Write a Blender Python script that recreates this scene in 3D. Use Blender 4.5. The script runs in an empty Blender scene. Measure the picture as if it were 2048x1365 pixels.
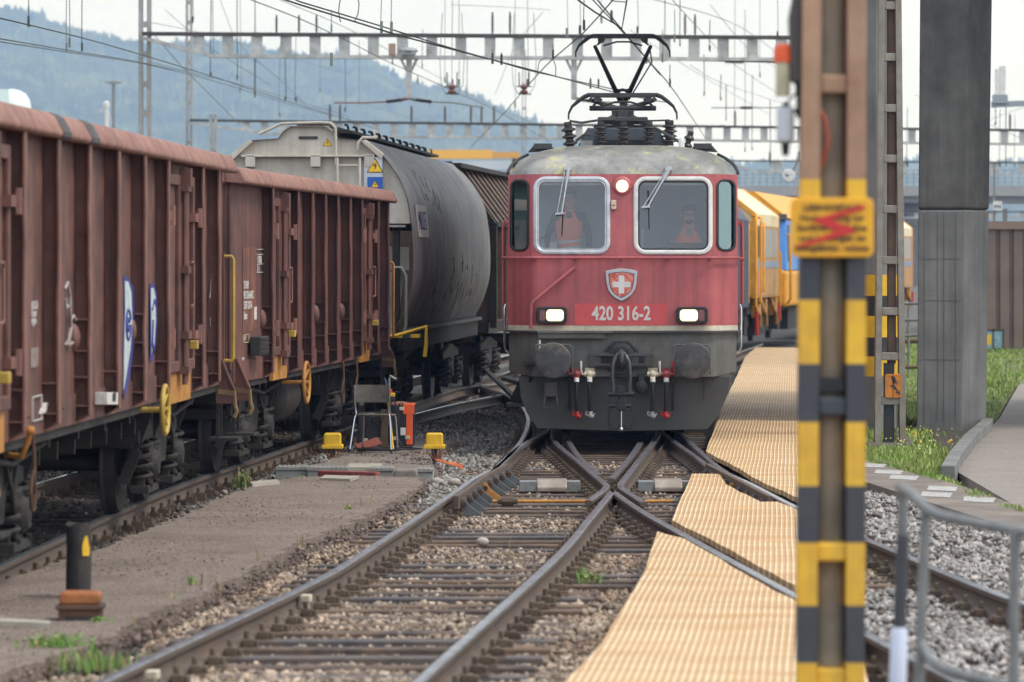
import bpy, bmesh, math, random
import numpy as np
from mathutils import Vector, Matrix, Euler
R = math.radians
random.seed(7)
rng = np.random.default_rng(11)
sc = bpy.context.scene
COL = sc.collection

# ------------------------------------------------------------------ camera, sky, sun, exposure
FPX, YH, CAMH = 8000.0, 523.0, 2.31          # focal length in photo pixels, horizon row, eye height
cam = bpy.data.cameras.new('camera')
cam.lens = FPX / 2048 * 36.0
cam.sensor_width = 36.0
cam.shift_y = -(682.5 - YH) / 2048
cam.clip_start = 0.5
cam.clip_end = 20000
cam.dof.use_dof = True
cam.dof.focus_distance = 50.0
cam.dof.aperture_fstop = 3.2
camo = bpy.data.objects.new('camera', cam)
COL.objects.link(camo)
camo.location = (0, 0, CAMH)
camo.rotation_euler = (R(90), 0, 0)
sc.camera = camo

SUN_EL, SUN_AZ = 55.0, 108.0                 # azimuth measured clockwise from +Y (view direction)
world = bpy.data.worlds.new('World')
sc.world = world
world.use_nodes = True
wn, wl = world.node_tree.nodes, world.node_tree.links
wn.clear()
wo = wn.new('ShaderNodeOutputWorld')
wb = wn.new('ShaderNodeBackground')
sky = wn.new('ShaderNodeTexSky')
sky.sky_type = 'NISHITA'
sky.sun_disc = False
sky.sun_elevation = R(SUN_EL)
sky.sun_rotation = R(SUN_AZ)
sky.air_density = 1.0
sky.dust_density = 4.0
sky.ozone_density = 1.0
hs = wn.new('ShaderNodeHueSaturation')
hs.inputs['Saturation'].default_value = 0.25
tcw = wn.new('ShaderNodeTexCoord')
nzw = wn.new('ShaderNodeTexNoise')
nzw.inputs['Scale'].default_value = 3.0
nzw.inputs['Detail'].default_value = 5
mpw = wn.new('ShaderNodeMapping')
mpw.inputs['Scale'].default_value = (1, 1, 3)
crw = wn.new('ShaderNodeValToRGB')
crw.color_ramp.elements[0].position = 0.3
crw.color_ramp.elements[0].color = (8.4, 9.5, 11.1, 1)
crw.color_ramp.elements[1].position = 0.62
crw.color_ramp.elements[1].color = (11.4, 12.5, 13.9, 1)
mxw = wn.new('ShaderNodeMix')
mxw.data_type = 'RGBA'
mxw.inputs['Factor'].default_value = 0.8     # an overcast layer over the clear sky
wl.new(sky.outputs['Color'], hs.inputs['Color'])
wl.new(tcw.outputs['Generated'], mpw.inputs['Vector'])
wl.new(mpw.outputs['Vector'], nzw.inputs['Vector'])
wl.new(nzw.outputs['Fac'], crw.inputs['Fac'])
wl.new(hs.outputs['Color'], mxw.inputs['A'])
wl.new(crw.outputs['Color'], mxw.inputs['B'])
wl.new(mxw.outputs['Result'], wb.inputs['Color'])
wl.new(wb.outputs['Background'], wo.inputs['Surface'])
wb.inputs['Strength'].default_value = 0.11

sl = bpy.data.lights.new('sun', 'SUN')
sl.energy = 1.7
sl.angle = R(12)
sl.color = (1.0, 0.96, 0.9)
so = bpy.data.objects.new('sun', sl)
COL.objects.link(so)
_az = R(SUN_AZ)
_d = Vector((math.sin(_az) * math.cos(R(SUN_EL)), math.cos(_az) * math.cos(R(SUN_EL)), math.sin(R(SUN_EL))))
so.rotation_euler = (-_d).to_track_quat('-Z', 'Y').to_euler()
so.location = (30, -20, 40)

sc.view_settings.view_transform = 'Standard'
sc.view_settings.look = 'None'
sc.view_settings.exposure = 0.28
sc.view_settings.gamma = 1.0
sc.view_settings.use_curve_mapping = False
sc.render.engine = 'CYCLES'
sc.cycles.use_denoising = True
sc.cycles.max_bounces = 8
sc.cycles.diffuse_bounces = 3
sc.cycles.glossy_bounces = 3
sc.cycles.transmission_bounces = 6
sc.cycles.transparent_max_bounces = 10
sc.cycles.volume_bounces = 0
sc.cycles.caustics_reflective = False
sc.cycles.caustics_refractive = False
sc.cycles.use_adaptive_sampling = True
sc.cycles.adaptive_threshold = 0.015


def gp(x, y, z=0.0):
    """ground point (height z) seen at photo pixel x, y"""
    s = (y - YH) / (CAMH - z)
    return ((x - 1024) / s, FPX / s, z)


def wp(x, y, Y):
    """point at depth Y seen at photo pixel x, y"""
    s = FPX / Y
    return ((x - 1024) / s, Y, CAMH + (YH - y) / s)


# ------------------------------------------------------------------ helpers
def lin(c):
    """sRGB 0-255 triple to linear"""
    o = []
    for v in c:
        v /= 255.0
        o.append(v / 12.92 if v <= 0.04045 else ((v + 0.055) / 1.055) ** 2.4)
    return (*o, 1.0)


MATS = {}


def mat(name, c, c2=None, sc_=6.0, rough=0.65, metal=0.0, bump=0.0, bsc=40.0, dirt=None, dirt_amt=0.5, dsc=1.5,
        streak=None, streak_amt=0.5, lo=0.35, hi=0.65, emit=None, espec=0.5, island=0.0, world=False, grime=0.0):
    if name in MATS:
        return MATS[name]
    m = bpy.data.materials.new(name)
    m.use_nodes = True
    n, l = m.node_tree.nodes, m.node_tree.links
    b = n['Principled BSDF']
    b.inputs['Roughness'].default_value = rough
    b.inputs['Metallic'].default_value = metal
    b.inputs['Specular IOR Level'].default_value = espec
    tc = n.new('ShaderNodeTexCoord')
    src = tc.outputs['Object']
    if world:
        g = n.new('ShaderNodeNewGeometry')
        src = g.outputs['Position']

    def noise(scale, detail=5, mapping=None, rough_=0.6):
        t = n.new('ShaderNodeTexNoise')
        t.inputs['Scale'].default_value = scale
        t.inputs['Detail'].default_value = detail
        t.inputs['Roughness'].default_value = rough_
        s = src
        if mapping:
            mp = n.new('ShaderNodeMapping')
            mp.inputs['Scale'].default_value = mapping
            l.new(src, mp.inputs['Vector'])
            s = mp.outputs['Vector']
        l.new(s, t.inputs['Vector'])
        return t.outputs['Fac']

    def ramp(fac, a, bb):
        r = n.new('ShaderNodeMapRange')
        r.inputs['From Min'].default_value = a
        r.inputs['From Max'].default_value = bb
        l.new(fac, r.inputs['Value'])
        return r.outputs['Result']

    def mix(fac, A, B, mode='MIX'):
        x = n.new('ShaderNodeMix')
        x.data_type = 'RGBA'
        x.blend_type = mode
        if hasattr(fac, 'default_value') or hasattr(fac, 'links'):
            l.new(fac, x.inputs['Factor'])
        else:
            x.inputs['Factor'].default_value = fac
        for key, v in (('A', A), ('B', B)):
            if isinstance(v, tuple):
                x.inputs[key].default_value = v
            else:
                l.new(v, x.inputs[key])
        return x.outputs['Result']

    def mul(fac, k):
        t = n.new('ShaderNodeMath')
        t.operation = 'MULTIPLY'
        l.new(fac, t.inputs[0])
        t.inputs[1].default_value = k
        return t.outputs[0]

    c = lin(c)
    cur = c
    if c2 is not None:
        cur = mix(ramp(noise(sc_), lo, hi), c, lin(c2))
    if dirt is not None:
        cur = mix(mul(ramp(noise(dsc, 8, None, 0.7), 0.45, 0.7), dirt_amt), cur, lin(dirt))
    if streak is not None:
        cur = mix(mul(ramp(noise(9, 5, (1, 1, 0.06), 0.65), 0.45, 0.72), streak_amt), cur, lin(streak))
    if island:
        g2 = n.new('ShaderNodeNewGeometry')
        hv = n.new('ShaderNodeHueSaturation')
        mr = n.new('ShaderNodeMapRange')
        mr.inputs['To Min'].default_value = 1.0 - island
        mr.inputs['To Max'].default_value = 1.0 + island
        l.new(g2.outputs['Random Per Island'], mr.inputs['Value'])
        l.new(mr.outputs['Result'], hv.inputs['Value'])
        if isinstance(cur, tuple):
            hv.inputs['Color'].default_value = cur
        else:
            l.new(cur, hv.inputs['Color'])
        cur = hv.outputs['Color']
    if isinstance(cur, tuple):
        b.inputs['Base Color'].default_value = cur
    else:
        l.new(cur, b.inputs['Base Color'])
    if c2 is not None and metal < 0.5:
        rr = n.new('ShaderNodeMapRange')
        rr.inputs['To Min'].default_value = max(0.05, rough - 0.12)
        rr.inputs['To Max'].default_value = min(1.0, rough + 0.12)
        l.new(noise(sc_ * 2.3), rr.inputs['Value'])
        l.new(rr.outputs['Result'], b.inputs['Roughness'])
    if bump:
        bp = n.new('ShaderNodeBump')
        bp.inputs['Strength'].default_value = bump
        bp.inputs['Distance'].default_value = 0.02
        l.new(noise(bsc, 6), bp.inputs['Height'])
        l.new(bp.outputs['Normal'], b.inputs['Normal'])
    if emit:
        b.inputs['Emission Color'].default_value = lin(emit[0])
        b.inputs['Emission Strength'].default_value = emit[1]
    MATS[name] = m
    return m


class MB:
    """collects shapes into one mesh"""

    def __init__(self):
        self.v, self.f, self.m = [], [], []

    def add(self, vs, fs, mi=0):
        o = len(self.v)
        self.v += [tuple(p) for p in vs]
        for f in fs:
            self.f.append(tuple(i + o for i in f))
            self.m.append(mi)
        return self

    def box(self, c, s, rot=None, mi=0):
        x, y, z = s[0] / 2, s[1] / 2, s[2] / 2
        vs = [Vector((sx * x, sy * y, sz * z)) for sz in (-1, 1) for sy in (-1, 1) for sx in (-1, 1)]
        if rot is not None:
            e = Euler(rot).to_matrix()
            vs = [e @ p for p in vs]
        c = Vector(c)
        return self.add([p + c for p in vs], [(0, 2, 3, 1), (4, 5, 7, 6), (0, 1, 5, 4), (2, 6, 7, 3), (0, 4, 6, 2), (1, 3, 7, 5)], mi)

    def bb(self, x0, x1, y0, y1, z0, z1, mi=0):
        return self.box(((x0 + x1) / 2, (y0 + y1) / 2, (z0 + z1) / 2), (abs(x1 - x0), abs(y1 - y0), abs(z1 - z0)), None, mi)

    def bar(self, p0, p1, w, h=None, mi=0, up=(0, 0, 1)):
        """rectangular bar between two points"""
        h = h or w
        p0, p1 = Vector(p0), Vector(p1)
        d = (p1 - p0).normalized()
        u = Vector(up)
        if abs(d.dot(u)) > 0.95:
            u = Vector((0, 1, 0))
        a = d.cross(u).normalized() * (w / 2)
        b = a.cross(d).normalized() * (h / 2)
        vs = [p + q for p in (p0, p1) for q in (-a - b, a - b, a + b, -a + b)]
        return self.add(vs, [(0, 3, 2, 1), (4, 5, 6, 7), (0, 1, 5, 4), (1, 2, 6, 5), (2, 3, 7, 6), (3, 0, 4, 7)], mi)

    def tube(self, pts, r, n=8, mi=0, caps=True, closed=False):
        pts = [Vector(p) for p in pts]
        N = len(pts)
        rs = r if isinstance(r, (list, tuple)) else [r] * N
        vs, fs = [], []
        ref = None
        for i, p in enumerate(pts):
            if closed:
                d = (pts[(i + 1) % N] - pts[i - 1]).normalized()
            else:
                d = ((pts[min(i + 1, N - 1)] - p).normalized() + (p - pts[max(i - 1, 0)]).normalized())
                d = d.normalized() if d.length > 1e-6 else Vector((0, 0, 1))
            if ref is None:
                ref = Vector((0, 0, 1)) if abs(d.z) < 0.9 else Vector((1, 0, 0))
            a = (ref - d * ref.dot(d)).normalized()
            ref = a
            b = d.cross(a)
            for k in range(n):
                t = 2 * math.pi * k / n
                vs.append(p + (a * math.cos(t) + b * math.sin(t)) * rs[i])
        segs = N if closed else N - 1
        for i in range(segs):
            j = (i + 1) % N
            for k in range(n):
                k2 = (k + 1) % n
                fs.append((i * n + k, i * n + k2, j * n + k2, j * n + k))
        if caps and not closed:
            fs.append(tuple(range(n))[::-1])
            fs.append(tuple((N - 1) * n + k for k in range(n)))
        return self.add(vs, fs, mi)

    def cyl(self, p0, p1, r0, r1=None, n=16, mi=0):
        return self.tube([p0, p1], [r0, r0 if r1 is None else r1], n, mi)

    def lathe(self, prof, c=(0, 0, 0), axis='z', n=24, mi=0):
        """prof: list of (radius, height) along the axis"""
        vs, fs = [], []
        for (r, h) in prof:
            for k in range(n):
                t = 2 * math.pi * k / n
                a, b = r * math.cos(t), r * math.sin(t)
                p = {'z': (a, b, h), 'y': (b, h, a), 'x': (h, a, b)}[axis]
                vs.append((p[0] + c[0], p[1] + c[1], p[2] + c[2]))
        for i in range(len(prof) - 1):
            for k in range(n):
                k2 = (k + 1) % n
                fs.append((i * n + k, i * n + k2, (i + 1) * n + k2, (i + 1) * n + k))
        fs.append(tuple(range(n))[::-1])
        fs.append(tuple((len(prof) - 1) * n + k for k in range(n)))
        return self.add(vs, fs, mi)

    def prism(self, poly, a, b, axis='y', mi=0):
        """extrude a 2-D polygon. axis y: poly is (x, z); axis z: (x, y); axis x: (y, z)"""
        n = len(poly)

        def P(p, t):
            return {'y': (p[0], t, p[1]), 'z': (p[0], p[1], t), 'x': (t, p[0], p[1])}[axis]
        vs = [P(p, a) for p in poly] + [P(p, b) for p in poly]
        fs = [tuple(range(n))[::-1], tuple(range(n, 2 * n))] + [(i, (i + 1) % n, n + (i + 1) % n, n + i) for i in range(n)]
        return self.add(vs, fs, mi)

    def sphere(self, c, r, n=12, m=8, mi=0):
        r = r if isinstance(r, (tuple, list)) else (r, r, r)
        vs, fs = [(c[0], c[1], c[2] - r[2])], []
        for i in range(1, m):
            t = math.pi * i / m - math.pi / 2
            for k in range(n):
                p = 2 * math.pi * k / n
                vs.append((c[0] + r[0] * math.cos(t) * math.cos(p), c[1] + r[1] * math.cos(t) * math.sin(p), c[2] + r[2] * math.sin(t)))
        vs.append((c[0], c[1], c[2] + r[2]))
        for k in range(n):
            fs.append((0, 1 + (k + 1) % n, 1 + k))
            fs.append((len(vs) - 1, 1 + (m - 2) * n + k, 1 + (m - 2) * n + (k + 1) % n))
        for i in range(m - 2):
            for k in range(n):
                k2 = (k + 1) % n
                fs.append((1 + i * n + k, 1 + i * n + k2, 1 + (i + 1) * n + k2, 1 + (i + 1) * n + k))
        return self.add(vs, fs, mi)

    def build(self, name, m, parent=None, smooth=False, bev=0.0, seg=2, loc=None, fix=True):
        me = bpy.data.meshes.new(name)
        me.from_pydata(self.v, [], self.f)
        ms = m if isinstance(m, (list, tuple)) else [m]
        for k in ms:
            me.materials.append(k)
        if len(ms) > 1:
            me.polygons.foreach_set('material_index', self.m)
        if fix:
            bm = bmesh.new()
            bm.from_mesh(me)
            bmesh.ops.recalc_face_normals(bm, faces=bm.faces)
            bm.to_mesh(me)
            bm.free()
        if smooth:
            me.polygons.foreach_set('use_smooth', [True] * len(me.polygons))
            me.set_sharp_from_angle(angle=R(38))
        o = bpy.data.objects.new(name, me)
        COL.objects.link(o)
        if parent is not None:
            o.parent = parent
        if loc is not None:
            o.location = loc
        if bev:
            bv = o.modifiers.new('bevel', 'BEVEL')
            bv.width = bev
            bv.segments = seg
            bv.limit_method = 'ANGLE'
            bv.angle_limit = R(40)
        return o


def thing(name, label, cat, loc=(0, 0, 0), rotz=0.0, group=None):
    o = bpy.data.objects.new(name, None)
    COL.objects.link(o)
    o.location = loc
    o.rotation_euler = (0, 0, rotz)
    o['label'] = label
    o['category'] = cat
    if group:
        o['group'] = group
    return o


def tag(o, label, cat, group=None):
    o['label'] = label
    o['category'] = cat
    if group:
        o['group'] = group
    return o


def struct(o):
    o['kind'] = 'structure'
    return o


def dup(root, loc, rotz=None, label=None, group=None):
    r = root.copy()
    COL.objects.link(r)
    r.location = loc
    if rotz is not None:
        r.rotation_euler = (0, 0, rotz)
    if label:
        r['label'] = label
    if group:
        r['group'] = group
    for ch in list(root.children):
        c = ch.copy()
        COL.objects.link(c)
        c.parent = r
        for g in list(ch.children):
            d = g.copy()
            COL.objects.link(d)
            d.parent = c
    return r


def text_mb(s, size, sx=1.0, bold=0.0, depth=0.002, align='CENTER'):
    """lettering as a mesh lying in its own x-y plane"""
    cu = bpy.data.curves.new('t', 'FONT')
    cu.body = s
    cu.size = size
    cu.align_x = align
    cu.align_y = 'CENTER'
    cu.offset = bold
    cu.extrude = depth
    cu.resolution_u = 3
    o = bpy.data.objects.new('t', cu)
    COL.objects.link(o)
    bpy.context.view_layer.update()
    me = bpy.data.meshes.new_from_object(o.evaluated_get(bpy.context.evaluated_depsgraph_get()))
    mb = MB()
    mb.add([(v.co.x * sx, v.co.y, v.co.z) for v in me.vertices], [tuple(p.vertices) for p in me.polygons])
    bpy.data.objects.remove(o)
    bpy.data.curves.remove(cu)
    bpy.data.meshes.remove(me)
    return mb


def text(s, size, m, parent, loc, rot, sx=1.0, bold=0.0, name='lettering', align='CENTER'):
    o = text_mb(s, size, sx, bold, 0.002, align).build(name, m, parent, fix=False)
    o.location = loc
    o.rotation_euler = rot
    return o


FRONT = (R(90), 0, 0)                         # lettering that faces the camera side (-y)
SIDE = (R(90), 0, R(90))                      # lettering on a +x side wall


def crom(pts, step=0.5):
    """Catmull-Rom through points, resampled"""
    P = [Vector(p) for p in pts]
    P = [P[0] * 2 - P[1]] + P + [P[-1] * 2 - P[-2]]
    out = []
    for i in range(1, len(P) - 2):
        L = (P[i + 1] - P[i]).length
        n = max(1, int(L / step))
        for k in range(n):
            t = k / n
            a, b, c, d = P[i - 1], P[i], P[i + 1], P[i + 2]
            out.append(0.5 * ((2 * b) + (c - a) * t + (2 * a - 5 * b + 4 * c - d) * t * t + (3 * b - a - 3 * c + d) * t ** 3))
    out.append(P[-2])
    return out


def rrect(x0, x1, z0, z1, r, n=5):
    pts = []
    for cx, cz, a0 in ((x1 - r, z1 - r, 0), (x0 + r, z1 - r, 90), (x0 + r, z0 + r, 180), (x1 - r, z0 + r, 270)):
        for k in range(n + 1):
            t = R(a0 + 90 * k / n)
            pts.append((cx + r * math.cos(t), cz + r * math.sin(t)))
    return pts


def inside(poly, x, y):
    c = False
    j = len(poly) - 1
    for i in range(len(poly)):
        xi, yi = poly[i][0], poly[i][1]
        xj, yj = poly[j][0], poly[j][1]
        if (yi > y) != (yj > y) and x < (xj - xi) * (y - yi) / (yj - yi) + xi:
            c = not c
        j = i
    return c


def inside_np(poly, X, Y):
    c = np.zeros(X.shape, bool)
    j = len(poly) - 1
    for i in range(len(poly)):
        xi, yi = poly[i][0], poly[i][1]
        xj, yj = poly[j][0], poly[j][1]
        t = ((yi > Y) != (yj > Y)) & (X < (xj - xi) * (Y - yi) / (yj - yi + 1e-12) + xi)
        c ^= t
        j = i
    return c


def raw_mesh(name, V, F, m, parent=None):
    """fast mesh from numpy arrays (all faces with the same number of corners)"""
    me = bpy.data.meshes.new(name)
    k = F.shape[1]
    me.vertices.add(len(V))
    me.vertices.foreach_set('co', V.astype(np.float32).ravel())
    me.loops.add(F.size)
    me.loops.foreach_set('vertex_index', F.astype(np.int32).ravel())
    me.polygons.add(len(F))
    me.polygons.foreach_set('loop_start', np.arange(0, F.size, k, dtype=np.int32))
    me.update(calc_edges=True)
    me.materials.append(m)
    o = bpy.data.objects.new(name, me)
    COL.objects.link(o)
    o.parent = parent
    return o

# ------------------------------------------------------------------ materials
m_black = mat('black_paint', (44, 45, 46), (58, 57, 55), 5, 0.55, bump=0.1)
m_under = mat('grimy_underframe', (34, 32, 31), (50, 45, 41), 7, 0.75, bump=0.2, dirt=(70, 60, 51), dirt_amt=0.45)
m_rubber = mat('rubber', (32, 32, 33), (40, 40, 40), 20, 0.5)
m_rust = mat('rusty_steel', (92, 66, 50), (70, 56, 48), 9, 0.8, bump=0.3, dirt=(128, 82, 48), dirt_amt=0.35)
m_railside = mat('rail_side', (98, 84, 74), (76, 64, 56), 3, 0.75, bump=0.15, dirt=(118, 92, 70), dirt_amt=0.5)
m_railtop = mat('rail_head', (176, 177, 184), (138, 136, 138), 4, 0.26, metal=0.75)
m_chrome = mat('chrome', (200, 200, 205), None, 4, 0.2, metal=0.9)
m_galv = mat('galvanised_steel', (146, 147, 145), (122, 123, 121), 8, 0.55, metal=0.25, dirt=(118, 104, 90), dirt_amt=0.35)
m_steel = mat('grey_steel', (110, 112, 113), (92, 93, 94), 8, 0.5, metal=0.4)
m_white = mat('white_paint', (226, 226, 222), (206, 204, 198), 10, 0.6)
m_yellow = mat('yellow_paint', (236, 190, 42), (216, 172, 40), 9, 0.55, dirt=(150, 118, 50), dirt_amt=0.35)
m_ochre = mat('ochre_paint', (196, 138, 62), (172, 116, 56), 6, 0.7, dirt=(120, 80, 50), dirt_amt=0.5)
m_redp = mat('red_paint', (192, 40, 36), (170, 36, 34), 9, 0.5)
m_orange = mat('orange_plastic', (240, 96, 44), None, 9, 0.5)
m_conc = mat('concrete', (132, 131, 127), (112, 111, 108), 1.6, 0.85, bump=0.15, bsc=30, dirt=(84, 83, 80), dirt_amt=0.4)
m_glassy = mat('dark_glass', (40, 50, 54), None, 3, 0.08)

# ------------------------------------------------------------------ rails of the crossing in front of the locomotive
PL = [gp(40, 1460), gp(197, 1365), gp(600, 1176), gp(712, 1114.5), gp(900, 991), gp(948, 957), gp(997, 932), gp(1029, 899),
      gp(1045, 877), gp(1055, 853), gp(1055, 832), gp(1042, 811), gp(1012, 790), gp(960, 771)]
PRlow = [gp(660, 1530), gp(833, 1365), gp(1111, 1114.5), gp(1180, 1035), gp(1224, 982)]
PRup = [gp(1240, 968), gp(1270, 930), gp(1303, 888), gp(1322, 860), gp(1335, 835)]
QLlow = [gp(1226, 982), gp(1290, 1025), gp(1400, 1086), gp(1590, 1190), gp(1727, 1262), gp(1778, 1289), gp(1900, 1352), gp(2060, 1432)]
QLup = [gp(1213, 970), gp(1160, 925), gp(1110, 882), (0.60, 56, 0), (0.75, 60, 0), (1.1, 66, 0), (1.6, 72, 0)]
QR = [gp(2160, 1240), gp(2013, 1193), gp(1866, 1134), gp(1786, 1099), gp(1729, 1076), gp(1590, 1013), gp(1505, 969), gp(1441, 937),
      gp(1373, 878), (2.24, 56, 0), (2.32, 60, 0), (2.62, 66, 0), (3.1, 72, 0), (4.1, 84, 0), (5.6, 100, 0), (7.0, 112, 0)]
WINGL = [gp(1213, 970), gp(1208, 978), gp(1177, 1001)]
WINGR = [gp(1240, 968), gp(1246, 977), gp(1288, 1004)]
CHKL = [gp(1137, 882), gp(1160, 915), gp(1200, 950)]
CHKR = [gp(1281, 884), gp(1258, 917), gp(1222, 957)]
BLADEL = [gp(975, 951), gp(1040, 893), gp(1094, 861), (0.55, 58, 0)]
BLADER = [gp(1430, 946), gp(1395, 915), gp(1348, 882), (1.95, 58, 0)]
# train of wagons on the left
WC = [(-5.4, 12, 0), (-5.07, 20, 0), (-4.67, 30, 0), (-4.25, 40.5, 0), (-3.62, 48.6, 0), (-2.94, 57, 0), (-1.95, 70.8, 0), (-0.6, 86, 0), (1.2, 104, 0)]
D1 = [gp(700, 862), gp(832, 826), gp(905, 808), gp(996, 790), gp(1060, 780)]
D2 = [gp(700, 836), gp(790, 805), gp(890, 779), gp(996, 767), gp(1080, 757)]
NEIGH = [(-8.9, 20, 0), (-8.6, 30, 0), (-8.1, 44, 0), (-7.3, 57, 0), (-6.0, 72, 0), (-3.6, 92, 0)]

RAILP = [(-0.075, -0.165), (0.075, -0.165), (0.075, -0.152), (0.02, -0.135), (0.009, -0.12), (0.009, -0.055), (0.036, -0.04), (0.036, -0.008),
         (0.026, 0.0), (-0.026, 0.0), (-0.036, -0.008), (-0.036, -0.04), (-0.009, -0.055), (-0.009, -0.12), (-0.02, -0.135), (-0.075, -0.152)]


def rail(name, pts, parent, m=None, prof=RAILP, step=0.8, dz=0.0):
    P = crom([(p[0], p[1], 0) for p in pts], step)
    mb = MB()
    n = len(prof)
    vs, fs, mi = [], [], []
    for i, p in enumerate(P):
        d = (P[min(i + 1, len(P) - 1)] - P[max(i - 1, 0)]).normalized()
        nx = Vector((d.y, -d.x, 0))
        for (a, z) in prof:
            q = p + nx * a
            vs.append((q.x, q.y, z + dz))
    for i in range(len(P) - 1):
        for k in range(n):
            k2 = (k + 1) % n
            mb.f.append((i * n + k, i * n + k2, (i + 1) * n + k2, (i + 1) * n + k))
            mb.m.append(1 if k in (7, 8, 9) else 0)
    mb.v = vs
    mb.f += [tuple(range(n))[::-1], tuple((len(P) - 1) * n + k for k in range(n))]
    mb.m += [0, 0]
    return mb.build(name, m or [m_railside, m_railtop], parent, smooth=True)


def xat(pts, Y):
    for a, b in zip(pts, pts[1:]):
        y0, y1 = min(a[1], b[1]), max(a[1], b[1])
        if y0 <= Y <= y1 and y1 > y0:
            t = (Y - a[1]) / (b[1] - a[1])
            return a[0] + t * (b[0] - a[0])
    return None


m_sleeper = mat('sleeper', (96, 80, 70), (60, 52, 48), 5, 0.8, bump=0.5, dirt=(146, 116, 88), dirt_amt=0.7, world=True)
m_sleeper_grey = mat('worn_grey_sleeper', (92, 84, 82), (64, 62, 64), 5, 0.7, bump=0.4, dirt=(128, 106, 84), dirt_amt=0.6, world=True)
m_clip = mat('rail_fastening', (96, 78, 64), (78, 64, 54), 8, 0.8, dirt=(126, 112, 92), dirt_amt=0.6)


def clip_shapes(mb, x, y, mi=1):
    mb.bb(x - 0.19, x + 0.19, y - 0.085, y + 0.085, -0.185, -0.168, mi)
    for s in (-1, 1):
        mb.bb(x + s * 0.075, x + s * 0.15, y - 0.055, y + 0.055, -0.168, -0.115, mi)
        mb.cyl((x + s * 0.105, y, -0.115), (x + s * 0.105, y, -0.065), 0.02, n=6, mi=mi)
        mb.cyl((x + s * 0.165, y - 0.01, -0.168), (x + s * 0.165, y - 0.01, -0.125), 0.024, n=6, mi=mi)


turn = thing('railway_crossing', 'rusty railway crossing with a V frog between its rails in front of the red locomotive', 'railway track', (0, 0, 0))
for pts in (PL, PRlow, PRup, QLlow, QLup, QR):
    rail('rail', pts, turn)
for pts in (WINGL, WINGR):
    rail('wing_rail', pts, turn, step=0.15)
for pts in (CHKL, CHKR):
    rail('guard_rail', pts, turn)
for pts in (BLADEL, BLADER):
    rail('switch_blade', pts, turn)
# check rails with brackets beside the outer rails
for pts, sgn in ((PL, 1), (QR, -1)):
    ck = MB()
    ys = np.linspace(38.6, 44.8, 12)
    P = [(xat(pts, y) + sgn * 0.135, y, 0) for y in ys]
    for a, b in zip(P, P[1:]):
        ck.bar((a[0], a[1], -0.02), (b[0], b[1], -0.02), 0.05, 0.13)
    cko = ck.build('check_rail', m_railside, turn, bev=0.004)
    for k in range(9):
        y = 38.9 + k * 0.69
        x = xat(pts, y)
        b = MB()
        b.prism([(sgn * 0.165 + x, 0.0), (sgn * 0.20 + x, 0.0), (sgn * 0.24 + x, -0.06), (sgn * 0.36 + x, -0.15), (sgn * 0.36 + x, -0.165), (sgn * 0.165 + x, -0.165)], y - 0.018, y + 0.018)
        b.cyl((x + sgn * 0.19, y - 0.04, -0.05), (x + sgn * 0.20, y + 0.07, -0.05), 0.028, n=6, mi=1)
        b.build('bracket', [m_ochre if k == 4 else m_steel, m_rust], turn, bev=0.003)
# sleepers
SLY = []
Y = 20.2
while Y < 62:
    pl = xat(PL, Y)
    pr = xat(PRlow, Y) if Y < 40 else xat(PRup, Y)
    ql = xat(QLlow, Y) if Y < 40 else xat(QLup, Y)
    qr = xat(QR, Y)
    spans = []
    if qr is None:
        qr = 4.0
    if pl is not None:
        if Y < 30.5 and ql is not None and pr is not None:
            spans = [(pl - 0.5, pr + 0.42), (ql - 0.42, qr + 0.5)]
        else:
            spans = [(pl - 0.5, qr + 0.5)]
    for si, (a, b) in enumerate(spans):
        SLY.append(Y)
        s = MB()
        jit = random.uniform(-0.015, 0.015)
        s.bb(a, b, Y - 0.095, Y + 0.095, -0.38, -0.180 + jit * 0.5)
        for xr in (pl, pr, ql, qr):
            if xr is not None and a < xr < b and Y < 58:
                clip_shapes(s, xr, Y)
        s.build('sleeper', [m_sleeper_grey if random.random() < 0.25 else m_sleeper, m_clip], turn, bev=0.006, seg=1)
    Y += 0.545 + random.uniform(-0.02, 0.02)

for i, (x0, x1) in enumerate(((1037, 1160), (1270, 1384))):
    a, b = gp(x0, 962, -0.1), gp(x1, 962, -0.1)
    t = thing('switch_cover', ('grey metal switch lock cover bolted between the left pair of rails behind the check rail',
                               'grey metal switch lock cover between the right pair of rails beside the boardwalk')[i], 'track equipment', ((a[0] + b[0]) / 2, 43.2, -0.17))
    w = (b[0] - a[0]) / 2
    mb = MB()
    mb.prism([(-w, 0.0), (-w + 0.01, 0.11), (-w * 0.42, 0.11), (-w * 0.42, 0.0)], -0.15, 0.15)
    mb.build('end_plate', m_galv, t, bev=0.006)
    mb = MB()
    mb.prism([(w * 0.55, 0.0), (w * 0.55, 0.11), (w - 0.01, 0.11), (w, 0.0)], -0.15, 0.15)
    mb.build('end_plate', m_galv, t, bev=0.006)
    mb = MB()
    mb.prism([(-0.2, 0.0), (-0.2, 0.05), (-0.12, 0.12), (0.1, 0.13), (0.18, 0.06), (0.18, 0.0)], -w * 0.42, w * 0.55, 'x')
    c = mb.build('cover', mat('worn_cover', (176, 164, 150), (150, 138, 126), 5, 0.45, metal=0.4, dirt=(120, 92, 72), dirt_amt=0.5), t, bev=0.012)
    sl_ = MB()
    sl_.bb(-w * 0.3, w * 0.45, -0.14, -0.12, 0.075, 0.095)
    sl_.build('slot', m_rust, c)
tr = thing('tie_rod', 'rusty orange point rod lying across the track just before the V frog', 'rod', (0, 0, 0))
mb = MB()
a, b = gp(985, 1003, -0.1), gp(1175, 1003, -0.1)
mb.cyl(a, b, 0.018, n=8)
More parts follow.
